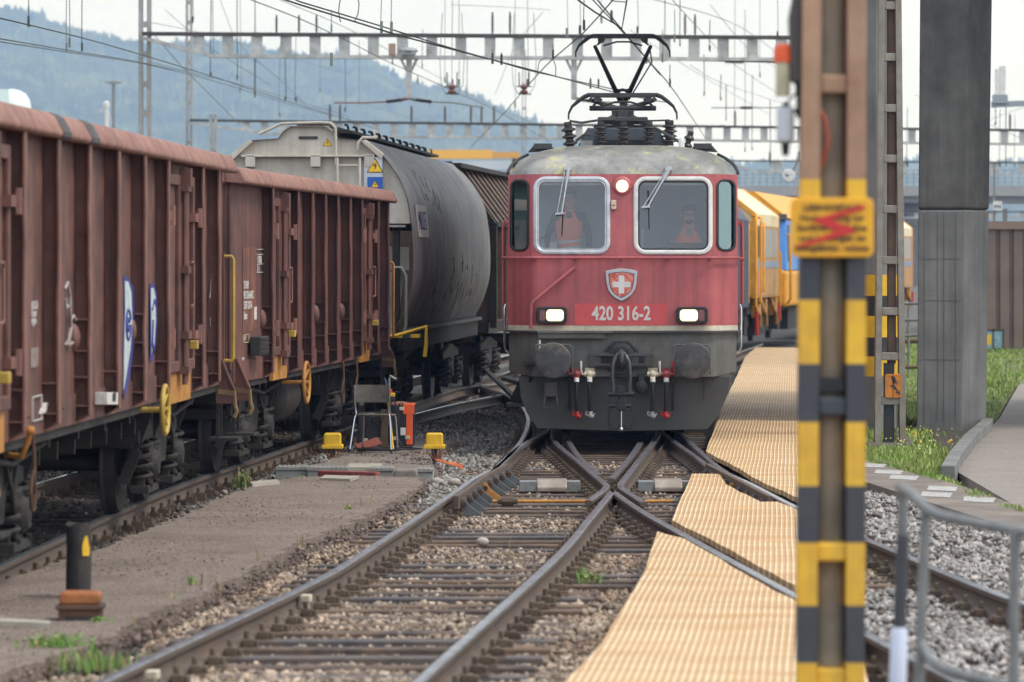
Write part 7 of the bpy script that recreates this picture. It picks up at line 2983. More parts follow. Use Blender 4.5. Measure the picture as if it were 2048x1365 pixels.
ladder_mast('stubby pale mast standing just behind the grain hopper on the left', (428 - 1024) / 60.0, 133, -0.3, CAMH + (YH - 230) / 60, 0.14, 0.12, 0.09, 0.2, (3, 4.5, 6), 0.15, m_mastg, nm='catenary_mast')
ladder_mast('thin pale mast rising between the hill and the red locomotive', (1048 - 1024) / 36.0, 222, -0.3, CAMH + (YH - 100) / 36, 0.17, 0.10, 0.06, 0.2, tuple(np.arange(2, 13, 1.1)), 0.12, m_mastg, nm='catenary_mast')
for (px, pt) in ((655, 605), (904, 178), (1048, 178)):
    pass

# clock, signs, distant posts
ck = thing('clock', 'small white round clock beside the striped post', 'clock', wp(1577, 352, 170))
mb = MB()
mb.lathe([(0.02, -0.12), (0.25, -0.12), (0.28, -0.08), (0.28, 0.08), (0.02, 0.1)], (0, 0, 0), 'y', 28)
mb.build('clock_face', m_white, ck, smooth=True)
mb = MB()
mb.bar((0, -0.13, 0), (-0.16, -0.13, 0.1), 0.03)
mb.bar((0, -0.13, 0), (-0.12, -0.13, -0.02), 0.03)
mb.build('clock_hands', m_black, ck)
mb = MB()
mb.tube([(0.1, 0.05, 0.1), (0.35, 0.1, 0.5), (0.4, 0.1, 1.0), (0.4, 0.1, -6)], 0.05, 6)
mb.build('clock_post', m_galv, ck)
sg = thing('track_sign', 'small white square sign on a post above the brown wall', 'sign', wp(1995, 412, 113))
mb = MB()
mb.bb(-0.125, 0.125, -0.02, 0.02, -0.13, 0.13)
mb.build('sign_panel', m_white, sg)
text('PVS', 0.12, m_black, sg, (0, -0.024, -0.03), FRONT, 1.0, 0.002)
mb = MB()
mb.bar((-0.09, 0.04, 1.2), (-0.09, 0.04, -4.2), 0.06)
mb.build('sign_post', m_galv, sg)
for (px, yt, Yd, lab) in ((1930, 412, 130, 'short grey concrete post above the brown wall near the wide pier'), (2010, 418, 150, 'slim pale post above the brown wall at the right edge')):
    t = thing('concrete_post', lab, 'post', wp(px, yt, Yd))
    mb = MB()
    w = 0.14 if px < 1960 else 0.08
    mb.bb(-w, w, -w, w, -8, 0)
    mb.build('post_shaft', m_conc, t)

# road bridge far right
rb = thing('road_bridge', 'long pale road bridge with railings across the far right background', 'bridge')
Yb = 420.0
sb = FPX / Yb
mb = MB()
z0, z1 = CAMH + (YH - 402) / sb, CAMH + (YH - 372) / sb
mb.bb((1440 - 1024) / sb, (2300 - 1024) / sb, Yb, Yb + 9, z0 + 0.5, z1)
mb.bb((1440 - 1024) / sb, (2300 - 1024) / sb, Yb + 1, Yb + 8, z0 - 0.2, z0 + 0.5)
mb.build('deck', mat('bridge_concrete', (164, 162, 160), (146, 145, 144), 0.3, 0.8), rb)
mb = MB()
for z in (0.35, 0.75, 1.15, 1.6):
    mb.bb((1440 - 1024) / sb, (2300 - 1024) / sb, Yb + 0.1, Yb + 0.16, z1 + z, z1 + z + 0.06)
for px in range(1450, 2300, 14):
    x = (px - 1024) / sb
    mb.bb(x - 0.04, x + 0.04, Yb + 0.1, Yb + 0.18, z1, z1 + 1.65)
mb.build('parapet_railing', m_galv, rb)
for px in (1500, 1700, 1830, 1960, 2100):
    x = (px - 1024) / sb
    mb = MB()
    mb.bb(x - 0.7, x + 0.7, Yb + 2.5, Yb + 5, -0.4, z0 - 0.2)
    mb.build('bridge_pier', m_conc, rb)

am = thing('switchgear_frame', 'grey steel frame with white electrical switchgear at the upper right edge', 'switchgear', wp(2000, 210, 140))
mb = MB()
mb.bar((-0.3, 0, 0), (2.2, 0, 0.1), 0.2)
mb.bar((1.6, 0, 0), (1.6, 0, -7.5), 0.25)
mb.bb(-0.25, 0.25, -0.2, 0.2, 0.05, 0.35)
mb.build('frame', mat('frame_bluegrey', (150, 158, 164), None, 4, 0.6), am)
for k, (x, h) in enumerate(((-0.12, 0.9), (0.08, 1.0))):
    mb = MB()
    mb.bb(x - 0.05 - 0.06 * k, x + 0.05 + 0.06 * k, -0.08, 0.08, 0.35, 0.35 + h)
    mb.build('white_panel', m_white, am)
o = insulator(am, 0.95, 0, 0.05, 0.65, 0.06, 6, 0, 'insulator', m_galv)
# ------------------------------------------------------------------ left background
dm = thing('plant_building', 'green roofed industrial building with a white dome behind the nearest wagon', 'building', (-27.3, 200, 0))
mb = MB()
mb.bb(-14, 3.4, 0, 12, -0.3, 9.9)
mb.build('hall', mat('hall_green', (96, 150, 104), (86, 138, 96), 0.5, 0.6), dm)
mb = MB()
mb.lathe([(1.0, 0), (1.0, 0.5), (0.92, 0.9), (0.72, 1.2), (0.4, 1.38), (0.05, 1.44)], (1.9, 3, 9.6), 'z', 24)
mb.build('dome', mat('dome_white', (226, 234, 236), None, 4, 0.4), dm, smooth=True)
mb = MB()
mb.bb(-8, 1.9, 2, 4, 9.6, 11.0)
mb.build('duct', mat('dome_white', (226, 234, 236)), dm)
fl = thing('floodlight_mast', 'slim pale floodlight mast rising behind the nearest wagon', 'lamp post', ((229 - 1024) / 30.0, 266, 0))
mb = MB()
mb.tube([(0, 0, -0.3), (0, 0, CAMH + (YH - 168) / 30)], [0.16, 0.10], 10)
mb.build('pole', m_galv, fl, smooth=True)
mb = MB()
z = CAMH + (YH - 166) / 30
mb.bb(-0.55, 0.55, -0.2, 0.2, z - 0.05, z + 0.03)
mb.lathe([(0.25, -0.1), (0.2, 0.12), (0.05, 0.16)], (0, 0, z), 'z', 12)
mb.build('lamp_head', m_galv, fl)
fl = thing('white_crane', 'small white slewing crane standing beside the floodlight mast', 'crane', ((215 - 1024) / 28.0, 285, 0))
mb = MB()
z = CAMH + (YH - 208) / 28
mb.tube([(0, 0, -0.3), (0, 0, z)], [0.2, 0.16], 10)
mb.lathe([(0.22, z - 0.3), (0.22, z + 0.05), (0.1, z + 0.15)], (0, 0, 0), 'z', 10)
mb.build('column', m_white, fl, smooth=True)
mb = MB()
mb.bar((0, 0, z - 0.3), (-0.5, 0, z - 0.6), 0.16)
mb.bar((0.1, 0, z - 0.4), (0.5, 0, z - 1.8), 0.05)
mb.build('jib', m_white, fl)
yc = thing('gantry_crane', 'yellow travelling crane beam beyond the hopper wagon left of the locomotive', 'crane', (0, 400, 0))
mb = MB()
X = lambda px: (px - 1024) / 20.0
zz = lambda y: CAMH + (YH - y) / 20
mb.bb(X(858), X(985), 0, 1.2, zz(318), zz(300))
mb.build('main_beam', mat('crane_yellow', (246, 184, 62), None, 1, 0.5), yc)
mb = MB()
mb.bb(X(985), X(1040), 0, 1.2, zz(317), zz(304))
mb.build('end_beam', mat('crane_ochre', (222, 162, 66), None, 1, 0.5), yc)
mb = MB()
for px in (862, 1030):
    mb.bar((X(px), 0.6, zz(318)), (X(px) - 1, 0.6, -0.4), 0.6)
    mb.bar((X(px), 0.6, zz(318)), (X(px) + 1, 0.6, -0.4), 0.6)
mb.build('crane_legs', mat('crane_yellow', (246, 184, 62)), yc)
hl = thing('white_hall', 'low pale industrial hall behind the yellow crane beam', 'building', (0, 430, 0))
mb = MB()
s4 = FPX / 430
mb.bb((905 - 1024) / s4, (1100 - 1024) / s4, 0, 30, -0.4, CAMH + (YH - 322) / s4)
mb.build('walls', mat('hall_pale', (206, 210, 216), (190, 196, 204), 0.3, 0.7), hl)
mb = MB()
for k in range(3):
    z = CAMH + (YH - 345 - k * 25) / s4
    mb.bb((910 - 1024) / s4, (1095 - 1024) / s4, -0.05, 0, z - 0.3, z + 0.3)
mb.build('window_band', mat('band_bluegrey', (150, 162, 176), None), hl)

# ------------------------------------------------------------------ overhead wires


def catenary(label, wires, droppers=(), extra=(), r=0.011, group=None, m=None):
    t = thing('overhead_wire', label, 'overhead line', (0, 0, 0), 0, group)
    for k, w in enumerate(wires):
        pts = [wp(*p) for p in w]
        mb = MB()
        mb.tube([tuple(p) for p in crom(pts, 4.0)] if len(pts) > 2 else pts, r * (1.0 if k == 0 else 0.85), 5, caps=False)
        mb.build('contact_wire' if k == 0 else 'messenger_wire', m or m_wire, t)
    for (px, y0, y1, Y) in droppers:
        mb = MB()
        mb.tube([wp(px, y0, Y), wp(px + random.uniform(-2, 2), y1, Y)], 0.008 * Y / 70, 5, caps=False)
        a = wp(px, y1, Y)
        mb.cyl((a[0], a[1], a[2] - 0.05), (a[0], a[1], a[2] + 0.12), 0.02, n=6)
        mb.build('dropper', m_wireg if px % 2 else m_wire, t)
    for pts in extra:
        mb = MB()
        mb.tube([tuple(p) for p in crom([wp(*p) for p in pts], 0.4)], 0.009, 5, caps=False)
        mb.build('jumper_loop', m_wireg, t)
    return t


catenary('single dark overhead wire crossing the upper left corner above the wagons', [[(-60, 22, 56), (0, 37, 60), (160, 75, 70), (280, 109, 80), (430, 155, 95), (560, 198, 114), (760, 260, 160)]], ((57, -10, 48, 62), (295, 70, 108, 80), (139, -10, 90, 72)))
catenary('close pair of dark overhead wires at the left edge above the first wagon', [[(-60, 66, 62), (0, 78, 65), (130, 100, 78), (270, 123, 95), (345, 140, 112)], [(-60, 74, 62), (0, 84, 65), (130, 104, 78), (270, 125, 95), (345, 141, 112)]], ((164, -10, 98, 80), (133, -10, 98, 78)))
catenary('thin overhead wires sagging behind the left gantry mast towards the hopper', [[(345, 140, 112), (420, 160, 125), (545, 198, 150), (600, 215, 165), (720, 245, 200)], [(300, 125, 112), (400, 150, 125), (520, 180, 150), (700, 235, 190)]], ((422, 0, 152, 125), (474, 0, 158, 130), (425, 0, 110, 130), (510, -5, 190, 140), (570, 90, 200, 150)))
catenary('steep pair of overhead wires running from top centre down to the pantograph', [[(540, -10, 47), (600, 10, 50), (800, 72, 56), (942, 109, 61.5), (1100, 150, 69), (1232, 186, 76), (1330, 205, 84)],
                                                                                       [(560, -14, 47), (600, 4, 50), (760, 52, 56), (880, 90, 61.5), (1060, 142, 69), (1232, 180, 76)]],
         ((763, -10, 60, 55), (783, -10, 61, 55.5), (663, 110, 125, 50), (985, 100, 122, 63), (1003, 105, 124, 64), (1181, 155, 172, 72), (1197, 158, 172, 73)),
         ([(681, 45, 54), (677, 25, 54), (679, 5, 54), (684, -8, 54)], [(708, 45, 54), (716, 28, 54), (718, 8, 54), (714, -8, 54)], [(1074, 150, 70), (1078, 125, 70), (1090, 115, 70), (1106, 118, 70), (1112, 135, 70), (1111, 155, 70)]), r=0.012)
catenary('dark overhead wire descending past the gantry lamp to the double insulator', [[(480, -8, 70), (600, 38, 80), (700, 85, 92), (785, 128, 105), (880, 170, 120), (905, 183, 125), (1000, 225, 150), (1100, 285, 190)]], ((663, 20, 60, 85), (785, 112, 126, 105), (835, 150, 165, 112)))
catenary('straight overhead wire slanting down left from the top above the pantograph', [[(1235, -10, 58), (1165, 68, 66), (1107, 117, 72), (1075, 150, 80), (1044, 185, 90), (1000, 235, 110), (942, 294, 150)]], ((1168, 0, 55, 66), (1106, 90, 113, 72)))
catenary('two overhead wires slanting down right from the top across the raised pantograph', [[(1188, -8, 55), (1240, 55, 62), (1300, 125, 72), (1350, 185, 84), (1413, 280, 130)], [(1180, -6, 55), (1255, 75, 64), (1320, 150, 76)]], ((1223, 20, 38, 60), (1325, 60, 120, 76), (1349, 20, 80, 84), (1293, 110, 122, 72), (1340, 130, 170, 80)))
catenary('short kinked overhead wires at the top edge above the raised pantograph', [[(1155, 0, 60), (1190, 25, 60), (1244, 57, 60), (1254, 0, 60)]], (), ([(1210, -5, 60), (1228, 3, 60), (1254, 5, 60)],), r=0.014)
catenary('thin right hand overhead wires hanging above the striped post and yellow machines', [[(1290, -5, 100), (1420, 30, 120), (1490, 60, 150), (1560, 110, 180)], [(1380, 130, 140), (1440, 165, 160), (1560, 205, 200), (1600, 215, 220)]], ((1330, 0, 120, 120), (1360, 0, 90, 120), (1408, 110, 190, 150), (1442, 150, 200, 160), (1505, 150, 300, 200), (1540, 200, 330, 220)))
for i, (px, y0, ytop) in enumerate(((904, 180, 10), (1048, 180, 0))):
    t = thing('double_insulator', ('reddish double insulator hung on thin droppers above the hopper roof', 'reddish double insulator hung on thin droppers left of the pantograph')[i], 'insulator', wp(px, y0, 125))
    mb = MB()
    mb.lathe([(0.03, -0.16), (0.12, -0.1), (0.14, -0.05), (0.06, 0.0), (0.11, 0.06), (0.13, 0.12), (0.04, 0.2)], (0, 0, 0), 'z', 14)
    mb.build('insulator_body', mat('reddish_insulator', (150, 104, 92), (110, 80, 72), 9, 0.4), t, smooth=True)
    mb = MB()
    mb.bar((-0.25, 0, 0.1), (0.25, 0, 0.1), 0.03)
    mb.bar((-0.2, 0, -0.12), (0.22, 0, -0.14), 0.05, 0.04)
    mb.build('clamp_bar', m_wire, t)
    for sd in (-1, 1):
        mb = MB()
        mb.tube([(sd * 0.2, 0, -0.1), (sd * 0.34, 0, 0.15), (sd * 0.38, 0, 0.9), (sd * 0.3, 0, 2.4)], 0.012, 5)
        mb.build('dropper', m_wireg, t)
        mb = MB()
        mb.tube([(sd * 0.15, 0, 0.1), (sd * 0.16, 0, 0.55)], 0.02, 5)
        mb.build('strain_wire', m_wire, t)
catenary('thin pale wires fanning from the left gantry mast across the hill', [[(300, 60, 114), (360, 130, 118), (430, 200, 124), (480, 250, 130)], [(300, 45, 114), (420, 70, 130), (560, 110, 150), (700, 150, 170)]], (), ([(330, 20, 114), (420, 95, 120), (540, 170, 130)], [(440, 0, 120), (480, 90, 125), (560, 160, 135), (640, 240, 150)]), m=m_wireg)
catenary('thin long wires sloping over the second gantry left of the raised pantograph', [[(560, 0, 100), (700, 60, 120), (850, 140, 150), (960, 200, 180), (1100, 262, 230)], [(720, 205, 150), (820, 235, 170), (960, 262, 200)]], ((845, 60, 135, 150), (935, 110, 190, 180)), ([(900, 10, 120), (1000, 14, 122), (1100, 20, 125)], [(1085, 25, 120), (1030, 95, 130), (990, 190, 150)]), m=m_wireg)
catenary('thin wires in the sky between the raised pantograph and the striped post', [[(1340, -5, 90), (1400, 60, 110), (1470, 130, 140), (1560, 190, 180)], [(1260, 60, 120), (1400, 150, 150), (1540, 230, 190)], [(1440, 250, 200), (1520, 262, 200), (1590, 258, 200)]], ((1420, 40, 100, 110), (1452, 170, 240, 170)), ([(1420, 10, 110), (1500, 100, 130), (1590, 160, 150)],), m=m_wireg)
catenary('thin wires crossing the grey sky right of the wide pier', [[(1830, 190, 170), (1900, 215, 170), (2048, 280, 170)], [(1980, 240, 170), (2060, 210, 170)]], ((2012, 200, 330, 170), (1990, 190, 250, 170)), m=m_wireg)
# loose vertical hanger wires across the sky
k = 0
hang = thing('hanger_wires', 'many thin vertical hanger wires between the gantries in the sky', 'overhead line')
for (px, y0, y1, Yd) in ((385, 0, 40, 120), (480, 10, 180, 150), (510, 20, 190, 150), (560, 130, 230, 160), (592, 110, 200, 160), (640, 100, 180, 170), (690, 130, 220, 170), (718, 120, 205, 170), (905, 0, 165, 126), (890, 10, 160, 126), (918, 10, 165, 126),
                           (1030, 0, 210, 130), (1055, 0, 165, 126), (1134, 0, 65, 90), (1160, 10, 60, 90), (1203, 0, 40, 110), (1275, 0, 60, 110), (1470, 40, 240, 180), (1490, 60, 300, 190), (1520, 30, 150, 150), (1555, 30, 70, 120), (1848, 230, 330, 170), (2000, 260, 330, 170), (2030, 270, 330, 170), (1815, 255, 330, 170)):
    mb = MB()
    mb.tube([wp(px, -12 if y0 < 60 else y0 - 40, Yd), wp(px + random.uniform(-3, 3), y1, Yd)], 0.0085 * Yd / 110, 5, caps=False)
    a = wp(px, y1, Yd)
    mb.cyl((a[0], a[1], a[2] - 0.1), (a[0], a[1], a[2] + 0.1), 0.03, n=6)
    mb.build('hanger', m_wireg if k % 2 else m_wire, hang)
    k += 1
for i, (p, Yd) in enumerate(((((1425, 122), (1508, 124)), 114), (((1465, 216), (1518, 216)), 170))):
    t = thing('line_insulator', ('dark ribbed line insulator right of the raised pantograph', 'smaller dark ribbed line insulator low to the right of the lowered pantograph')[i], 'insulator')
    a, b = Vector(wp(*p[0], Yd)), Vector(wp(*p[1], Yd))
    mb = MB()
    pts = np.linspace(0.3, 0.75, 19)
    mb.tube([tuple(a.lerp(b, q)) for q in pts], [0.03 if k % 2 else 0.085 for k in range(19)], 8)
    mb.build('insulator_body', m_dins, t, smooth=True)
    mb = MB()
    mb.tube([tuple(a.lerp(b, -0.8)), tuple(a), tuple(b), tuple(a.lerp(b, 2.2))], 0.02, 6)
    mb.build('line', m_wire, t)

# ------------------------------------------------------------------ hills
r = np.random.default_rng(9)
D = 4500.0
sD = FPX / D
rp_x = [-2900, -1900, -900, -400, -150, 0, 40, 75, 100, 140, 180, 230, 260, 330, 420, 480, 540, 600, 680, 740, 770, 800, 860, 900, 940, 990, 1040, 1080, 1130, 1200, 1320, 1480, 1600, 1830, 1990, 2080, 2400, 3000, 4600]
rp_y = [40, -30, -60, -20, 5, 14, 18, 30, 46, 58, 66, 78, 86, 92, 84, 86, 104, 112, 114, 122, 138, 158, 178, 176, 192, 214, 236, 250, 270, 300, 322, 332, 330, 326, 330, 328, 330, 330, 318]
NX, NY = 2100, 70
px = np.linspace(-2900, 4600, NX)
ridge = CAMH + (YH - np.interp(px, rp_x, rp_y)) / sD
v = np.linspace(0, 1, NY)
PX, Vv = np.meshgrid(px, v)
Yy = 2600 + (D - 2600) * Vv * 1.0
Xx = (PX - 1024) / FPX * Yy
prof = np.where(Vv < 1, (Vv ** 1.15), 1)
Zz = ridge[None, :] * prof
big = hnoise(Xx, Yy, 0.006, 4) * 6 * Vv * (1 - Vv) * 3 * (ridge[None, :] / 250)
Zz = Zz + big + (np.abs(r.normal(0, 1, Xx.shape)) * 4.5 + hnoise(Xx, Yy, 0.05, 12) * 1.2) * (0.3 + 0.7 * Vv)
I = np.arange(NX * NY).reshape(NY, NX)
F = np.stack([I[:-1, :-1], I[:-1, 1:], I[1:, 1:], I[1:, :-1]], -1).reshape(-1, 4)
hill = raw_mesh('hills', np.stack([Xx, Yy, Zz], -1).reshape(-1, 3), F, mat('wooded_hill', (104, 118, 74), (24, 36, 22), 0.03, 0.95, world=True, dirt=(30, 42, 28), dirt_amt=0.8, dsc=0.006))
struct(hill)
# haze: a closed box of thin air
mb = MB()
mb.bb(-5200, 5200, -60, 4600, -1.4, 330)
hz = mb.build('haze', None)
hz.data.materials.clear()
hm = bpy.data.materials.new('haze_air')
hm.use_nodes = True
n, l = hm.node_tree.nodes, hm.node_tree.links
n.clear()
o = n.new('ShaderNodeOutputMaterial')
vv = n.new('ShaderNodeVolumePrincipled')
vv.inputs['Color'].default_value = (0.36, 0.57, 1.0, 1)
vv.inputs['Absorption Color'].default_value = (1, 1, 1, 1)
vv.inputs['Density'].default_value = 2.6e-4
l.new(vv.outputs[0], o.inputs['Volume'])
hz.data.materials.append(hm)
hz['kind'] = 'stuff'

# ------------------------------------------------------------------ equipment between the tracks
m_duct = mat('duct_concrete', (172, 172, 166), (150, 150, 144), 4, 0.85, bump=0.2, dirt=(118, 112, 100), dirt_amt=0.4)
m_ribdark = mat('duct_lid', (150, 148, 142), (126, 124, 118), 4, 0.85, bump=0.3)
ch = thing('chair', 'worn grey stacking chair with chromed tube legs standing between the tracks', 'chair', gp(752, 902, -.09), R(-12))
mb = MB()
pts_f = []
n = 7
vs = []
for i in range(n):
    u = -1 + 2 * i / (n - 1)
    for z, yb in ((0.0, 0), (0.22, 0.03)):
        vs.append((0.225 * u, -0.2 - 0.03 * (1 - u * u) * -1 - yb * 0.5, 0.62 + z))
for i in range(n):
    u = -1 + 2 * i / (n - 1)
    for z, yb in ((0.0, 0), (0.22, 0.03)):
        vs.append((0.225 * u, -0.2 - 0.03 * (1 - u * u) * -1 - yb * 0.5 + 0.012, 0.62 + z))
fs = []
o_ = 2 * n
for i in range(n - 1):
    a, b, c, d = 2 * i, 2 * i + 2, 2 * i + 3, 2 * i + 1
    fs += [(a, b, c, d), (o_ + d, o_ + c, o_ + b, o_ + a), (a, o_ + a, o_ + b, b), (d, c, o_ + c, o_ + d)]
fs += [(0, 1, o_ + 1, o_), (2 * n - 2, o_ + 2 * n - 2, o_ + 2 * n - 1, 2 * n - 1)]
mb.add(vs, fs)
m_chairw = mat('worn_chair_grey', (136, 132, 120), (112, 109, 99), 6, 0.6, dirt=(70, 66, 58), dirt_amt=0.5, bump=0.05)
mb.build('backrest', m_chairw, ch, smooth=True)
mb = MB()
mb.prism([(-0.2, 0.46), (-0.05, 0.44), (0.1, 0.445), (0.2, 0.45), (0.2, 0.462), (0.1, 0.457), (-0.05, 0.452), (-0.2, 0.472)], -0.215, 0.215, 'x')
mb.build('seat', m_chairw, ch, bev=0.004)
for s in (-1, 1):
    mb = MB()
    mb.tube([(s * 0.225, -0.21, 0.84), (s * 0.225, -0.2, 0.6), (s * 0.215, -0.17, 0.47), (s * 0.23, -0.2, 0.42), (s * 0.27, -0.3, 0.0)], 0.013, 8)
    mb.build('leg', m_chrome, ch, smooth=True)
    mb = MB()
    mb.tube([(s * 0.215, -0.17, 0.46), (s * 0.2, 0.18, 0.445), (s * 0.21, 0.2, 0.4), (s * 0.23, 0.22, 0.0)], 0.012, 8)
    mb.build('leg', m_chrome, ch, smooth=True)
for s in (-1, 1):
    for y, x in ((-0.3, 0.27), (0.22, 0.23)):
        mb = MB()
        mb.lathe([(0.018, -0.005), (0.018, 0.03), (0.014, 0.035)], (s * x, y, 0), 'z', 10)
        mb.build('foot_cap', m_rubber, ch)


m_case = mat('case_black', (48, 49, 54), (40, 41, 45), 8, 0.45)


def case(label, px, py, w, h, d, strap, rz=0.0, yd=None):
    t = thing('equipment_case', label, 'case', gp(px, py, -.09), rz)
    mb = MB()
    mb.bb(-w / 2, w / 2, -d / 2, d / 2, 0.02, h)
    mb.build('case_shell', m_case, t, bev=0.02)
    for k in range(4):
        mb = MB()
        x = -w / 2 + w * (k + 0.5) / 4
        mb.bb(x - 0.012, x + 0.012, -d / 2 - 0.012, -d / 2 + 0.004, 0.06, h - 0.05)
        mb.build('case_ridge', m_case, t)
    for (x, z) in ((-w * 0.2, h * 0.22), (w * 0.05, h * 0.93), (w * 0.28, h * 0.24)):
        mb = MB()
        mb.bb(x - 0.03, x + 0.03, -d / 2 - 0.03, -d / 2, z - 0.02, z + 0.025)
        mb.build('latch', m_cream, t, bev=0.004)
    if strap:
        mb = MB()
        for (x0, x1, y0, y1, z0, z1) in ((w * 0.22, w / 2 - 0.01, -d / 2 - 0.02, -d / 2 - 0.006, 0.04, h + 0.01), (w * 0.1, w / 2 + 0.01, -d / 2 - 0.02, d / 2 + 0.01, h + 0.0, h + 0.03), (w * 0.1, w / 2 + 0.012, -d / 2 - 0.024, -d / 2 - 0.004, h * 0.8, h + 0.02)):
            mb.bb(x0, x1, y0, y1, z0, z1)
        mb.build('orange_strap', m_orange, t, bev=0.012)
        mb = MB()
        mb.bb(0.0, w * 0.2, -d / 2 - 0.018, -d / 2 - 0.003, h * 0.3, h * 0.48)
        mb.build('case_label', m_white, t)
    return t


case('black equipment case standing behind the chair on its left', 741, 896, 0.34, 0.46, 0.22, False, 0.05)
case('black equipment case with a bright orange strap standing right of the chair', 803, 895, 0.33, 0.54, 0.26, True, -0.06)
ps = thing('test_stand', 'wooden test stand with a yellow and black switch box behind the chair', 'stand', gp(776, 897, -.09))
mb = MB()
mb.bb(-0.09, 0.0, -0.05, 0.05, 0, 0.5)
mb.build('wooden_post', mat('stand_wood', (96, 78, 58), (80, 64, 48), 6, 0.8), ps)
mb = MB()
mb.bb(-0.06, 0.09, -0.06, 0.06, 0.665, 0.71)
mb.build('yellow_box', m_yellow, ps, bev=0.006)
mb = MB()
mb.bb(-0.06, 0.09, -0.06, 0.06, 0.615, 0.664)
mb.build('black_box', m_black, ps, bev=0.006)
mb = MB()
mb.lathe([(0.035, 0.71), (0.035, 0.74), (0.028, 0.76)], (0.02, 0, 0), 'z', 14)
mb.build('red_button', m_redp, ps)
mb = MB()
mb.tube([(0.015, 0.02, 0.3), (0.015, 0.02, 0.88), (0.03, 0.02, 0.93), (0.07, 0.02, 0.90), (0.11, 0.02, 0.885)], 0.018, 8)
mb.build('pipe', m_galv, ps, smooth=True)
mb = MB()
mb.tube([(-0.25, 0.05, 0.35), (-0.1, -0.05, 0.3), (0.02, -0.05, 0.55), (0.06, -0.05, 0.62)], 0.01, 6)
mb.tube([(0.08, -0.06, 0.62), (0.14, -0.1, 0.4), (0.12, -0.1, 0.15), (0.2, -0.2, 0.01)], 0.01, 6)
mb.tube([(-0.2, -0.05, 0.45), (-0.28, -0.1, 0.2), (-0.2, -0.1, 0.02)], 0.01, 6)
mb.build('cables', m_rubber, ps)
br = thing('broom_handle', 'yellow rod with a dark blue grip leaning behind the chair', 'tool')
mb = MB()
mb.tube([wp(786, 900, 50.6), wp(775, 785, 50.9)], 0.014, 8)
mb.build('yellow_rod', m_yellow, br, smooth=True)
mb = MB()
mb.tube([wp(774.6, 783, 50.9), wp(773, 770, 50.9), wp(769, 756, 50.9)], [0.017, 0.017, 0.012], 8)
mb.build('blue_grip', mat('grip_blue', (62, 74, 104), None, 5, 0.5), br, smooth=True)
gl = thing('glove', 'crumpled reddish work glove lying on the strapped black case', 'glove', Vector(gp(803, 895, -.09)) + Vector((-0.02, -0.02, 0.55)))
mb = MB()
mb.sphere((0, 0, 0.02), (0.13, 0.08, 0.025), 12, 6)
for k in range(4):
    mb.tube([(-0.08 + k * 0.03, -0.05, 0.02), (-0.12 + k * 0.045, -0.11, 0.012), (-0.13 + k * 0.05, -0.145, -0.004)], 0.014, 6)
mb.tube([(0.1, -0.02, 0.02), (0.16, -0.05, 0.01), (0.18, -0.08, 0.0)], 0.016, 6)
mb.build('glove_body', mat('glove_red', (150, 96, 84), (110, 82, 74), 14, 0.8), gl, smooth=True)
pk = thing('red_panel', 'red board lying on the tarmac under the chair', 'board', gp(745, 900, -.09), 0.3)
mb = MB()
mb.box((0, 0.2, 0.06), (0.3, 0.25, 0.02), (0.25, -0.3, 0))
mb.build('board_sheet', mat('board_red', (150, 82, 68), None, 5, 0.7), pk)
cc = thing('cable_coil', 'loose black cable coil lying around the chair legs', 'cable', gp(775, 903, -.09))
mb = MB()
for k in range(4):
    rr = 0.2 + 0.04 * k
    mb.tube([(rr * 1.3 * math.cos(q) + 0.05 * math.sin(3 * q + k), rr * 0.9 * math.sin(q) + 0.1, 0.012 + 0.006 * k) for q in np.linspace(k, k + 5.6, 30)], 0.006, 5)
mb.build('coil', m_rubber, cc, smooth=True)


def junction(label, px, py):
    t = thing('junction_box', label, 'junction box', gp(px, py, -.1), 0, 'yellow junction boxes between the tracks')
    mb = MB()
    mb.prism(rrect(-0.105, 0.105, 0.16, 0.315, 0.03), -0.1, 0.1)
    mb.build('lid', m_yellow, t, bev=0.02, seg=3)
    mb = MB()
    mb.prism(rrect(-0.13, 0.13, 0.125, 0.175, 0.015), -0.12, 0.12)
    mb.build('rim', m_yellow, t, bev=0.008)
    mb = MB()
    mb.bb(-0.03, 0.03, -0.03, 0.03, -0.05, 0.125)
    mb.build('stem', m_rubber, t)
    for k in range(8):
        a = -0.08 + 0.023 * k
        mb = MB()
        mb.tube([(a, -0.04, 0.13), (a * 1.2, -0.07, 0.08), (a * 0.8 + 0.02, -0.06, 0.03), (a * 0.5 + 0.05, -0.08, -0.02)], 0.006, 5)
        mb.build('cable', mat('cable_rust', (176, 92, 58), None, 5, 0.6) if k % 2 else m_rust, t, smooth=True)
    return t


junction('yellow junction box on the left of the chair with cables below it', 665, 918)
junction('yellow junction box on the right of the chair above a bundle of orange cables', 869, 918)
oc = thing('orange_cables', 'bundle of thin orange cables spread on the stones by the right junction box', 'cable')
for k in range(6):
    mb = MB()
    mb.tube([tuple(p) for p in crom([gp(872, 918 + k * .7, -.1), gp(884 + k, 921 + k, -.09), gp(896 + k * 1.5, 924 + k * 1.4, -.1), gp(912 + 2 * k, 926 + k * 2, -.12), gp(926, 930 + k * 2, -.14)], 0.1)], 0.0055, 5)
    mb.build('cable_strand', mat('cable_orange', (226, 128, 82), None, 5, 0.6), oc, smooth=True)

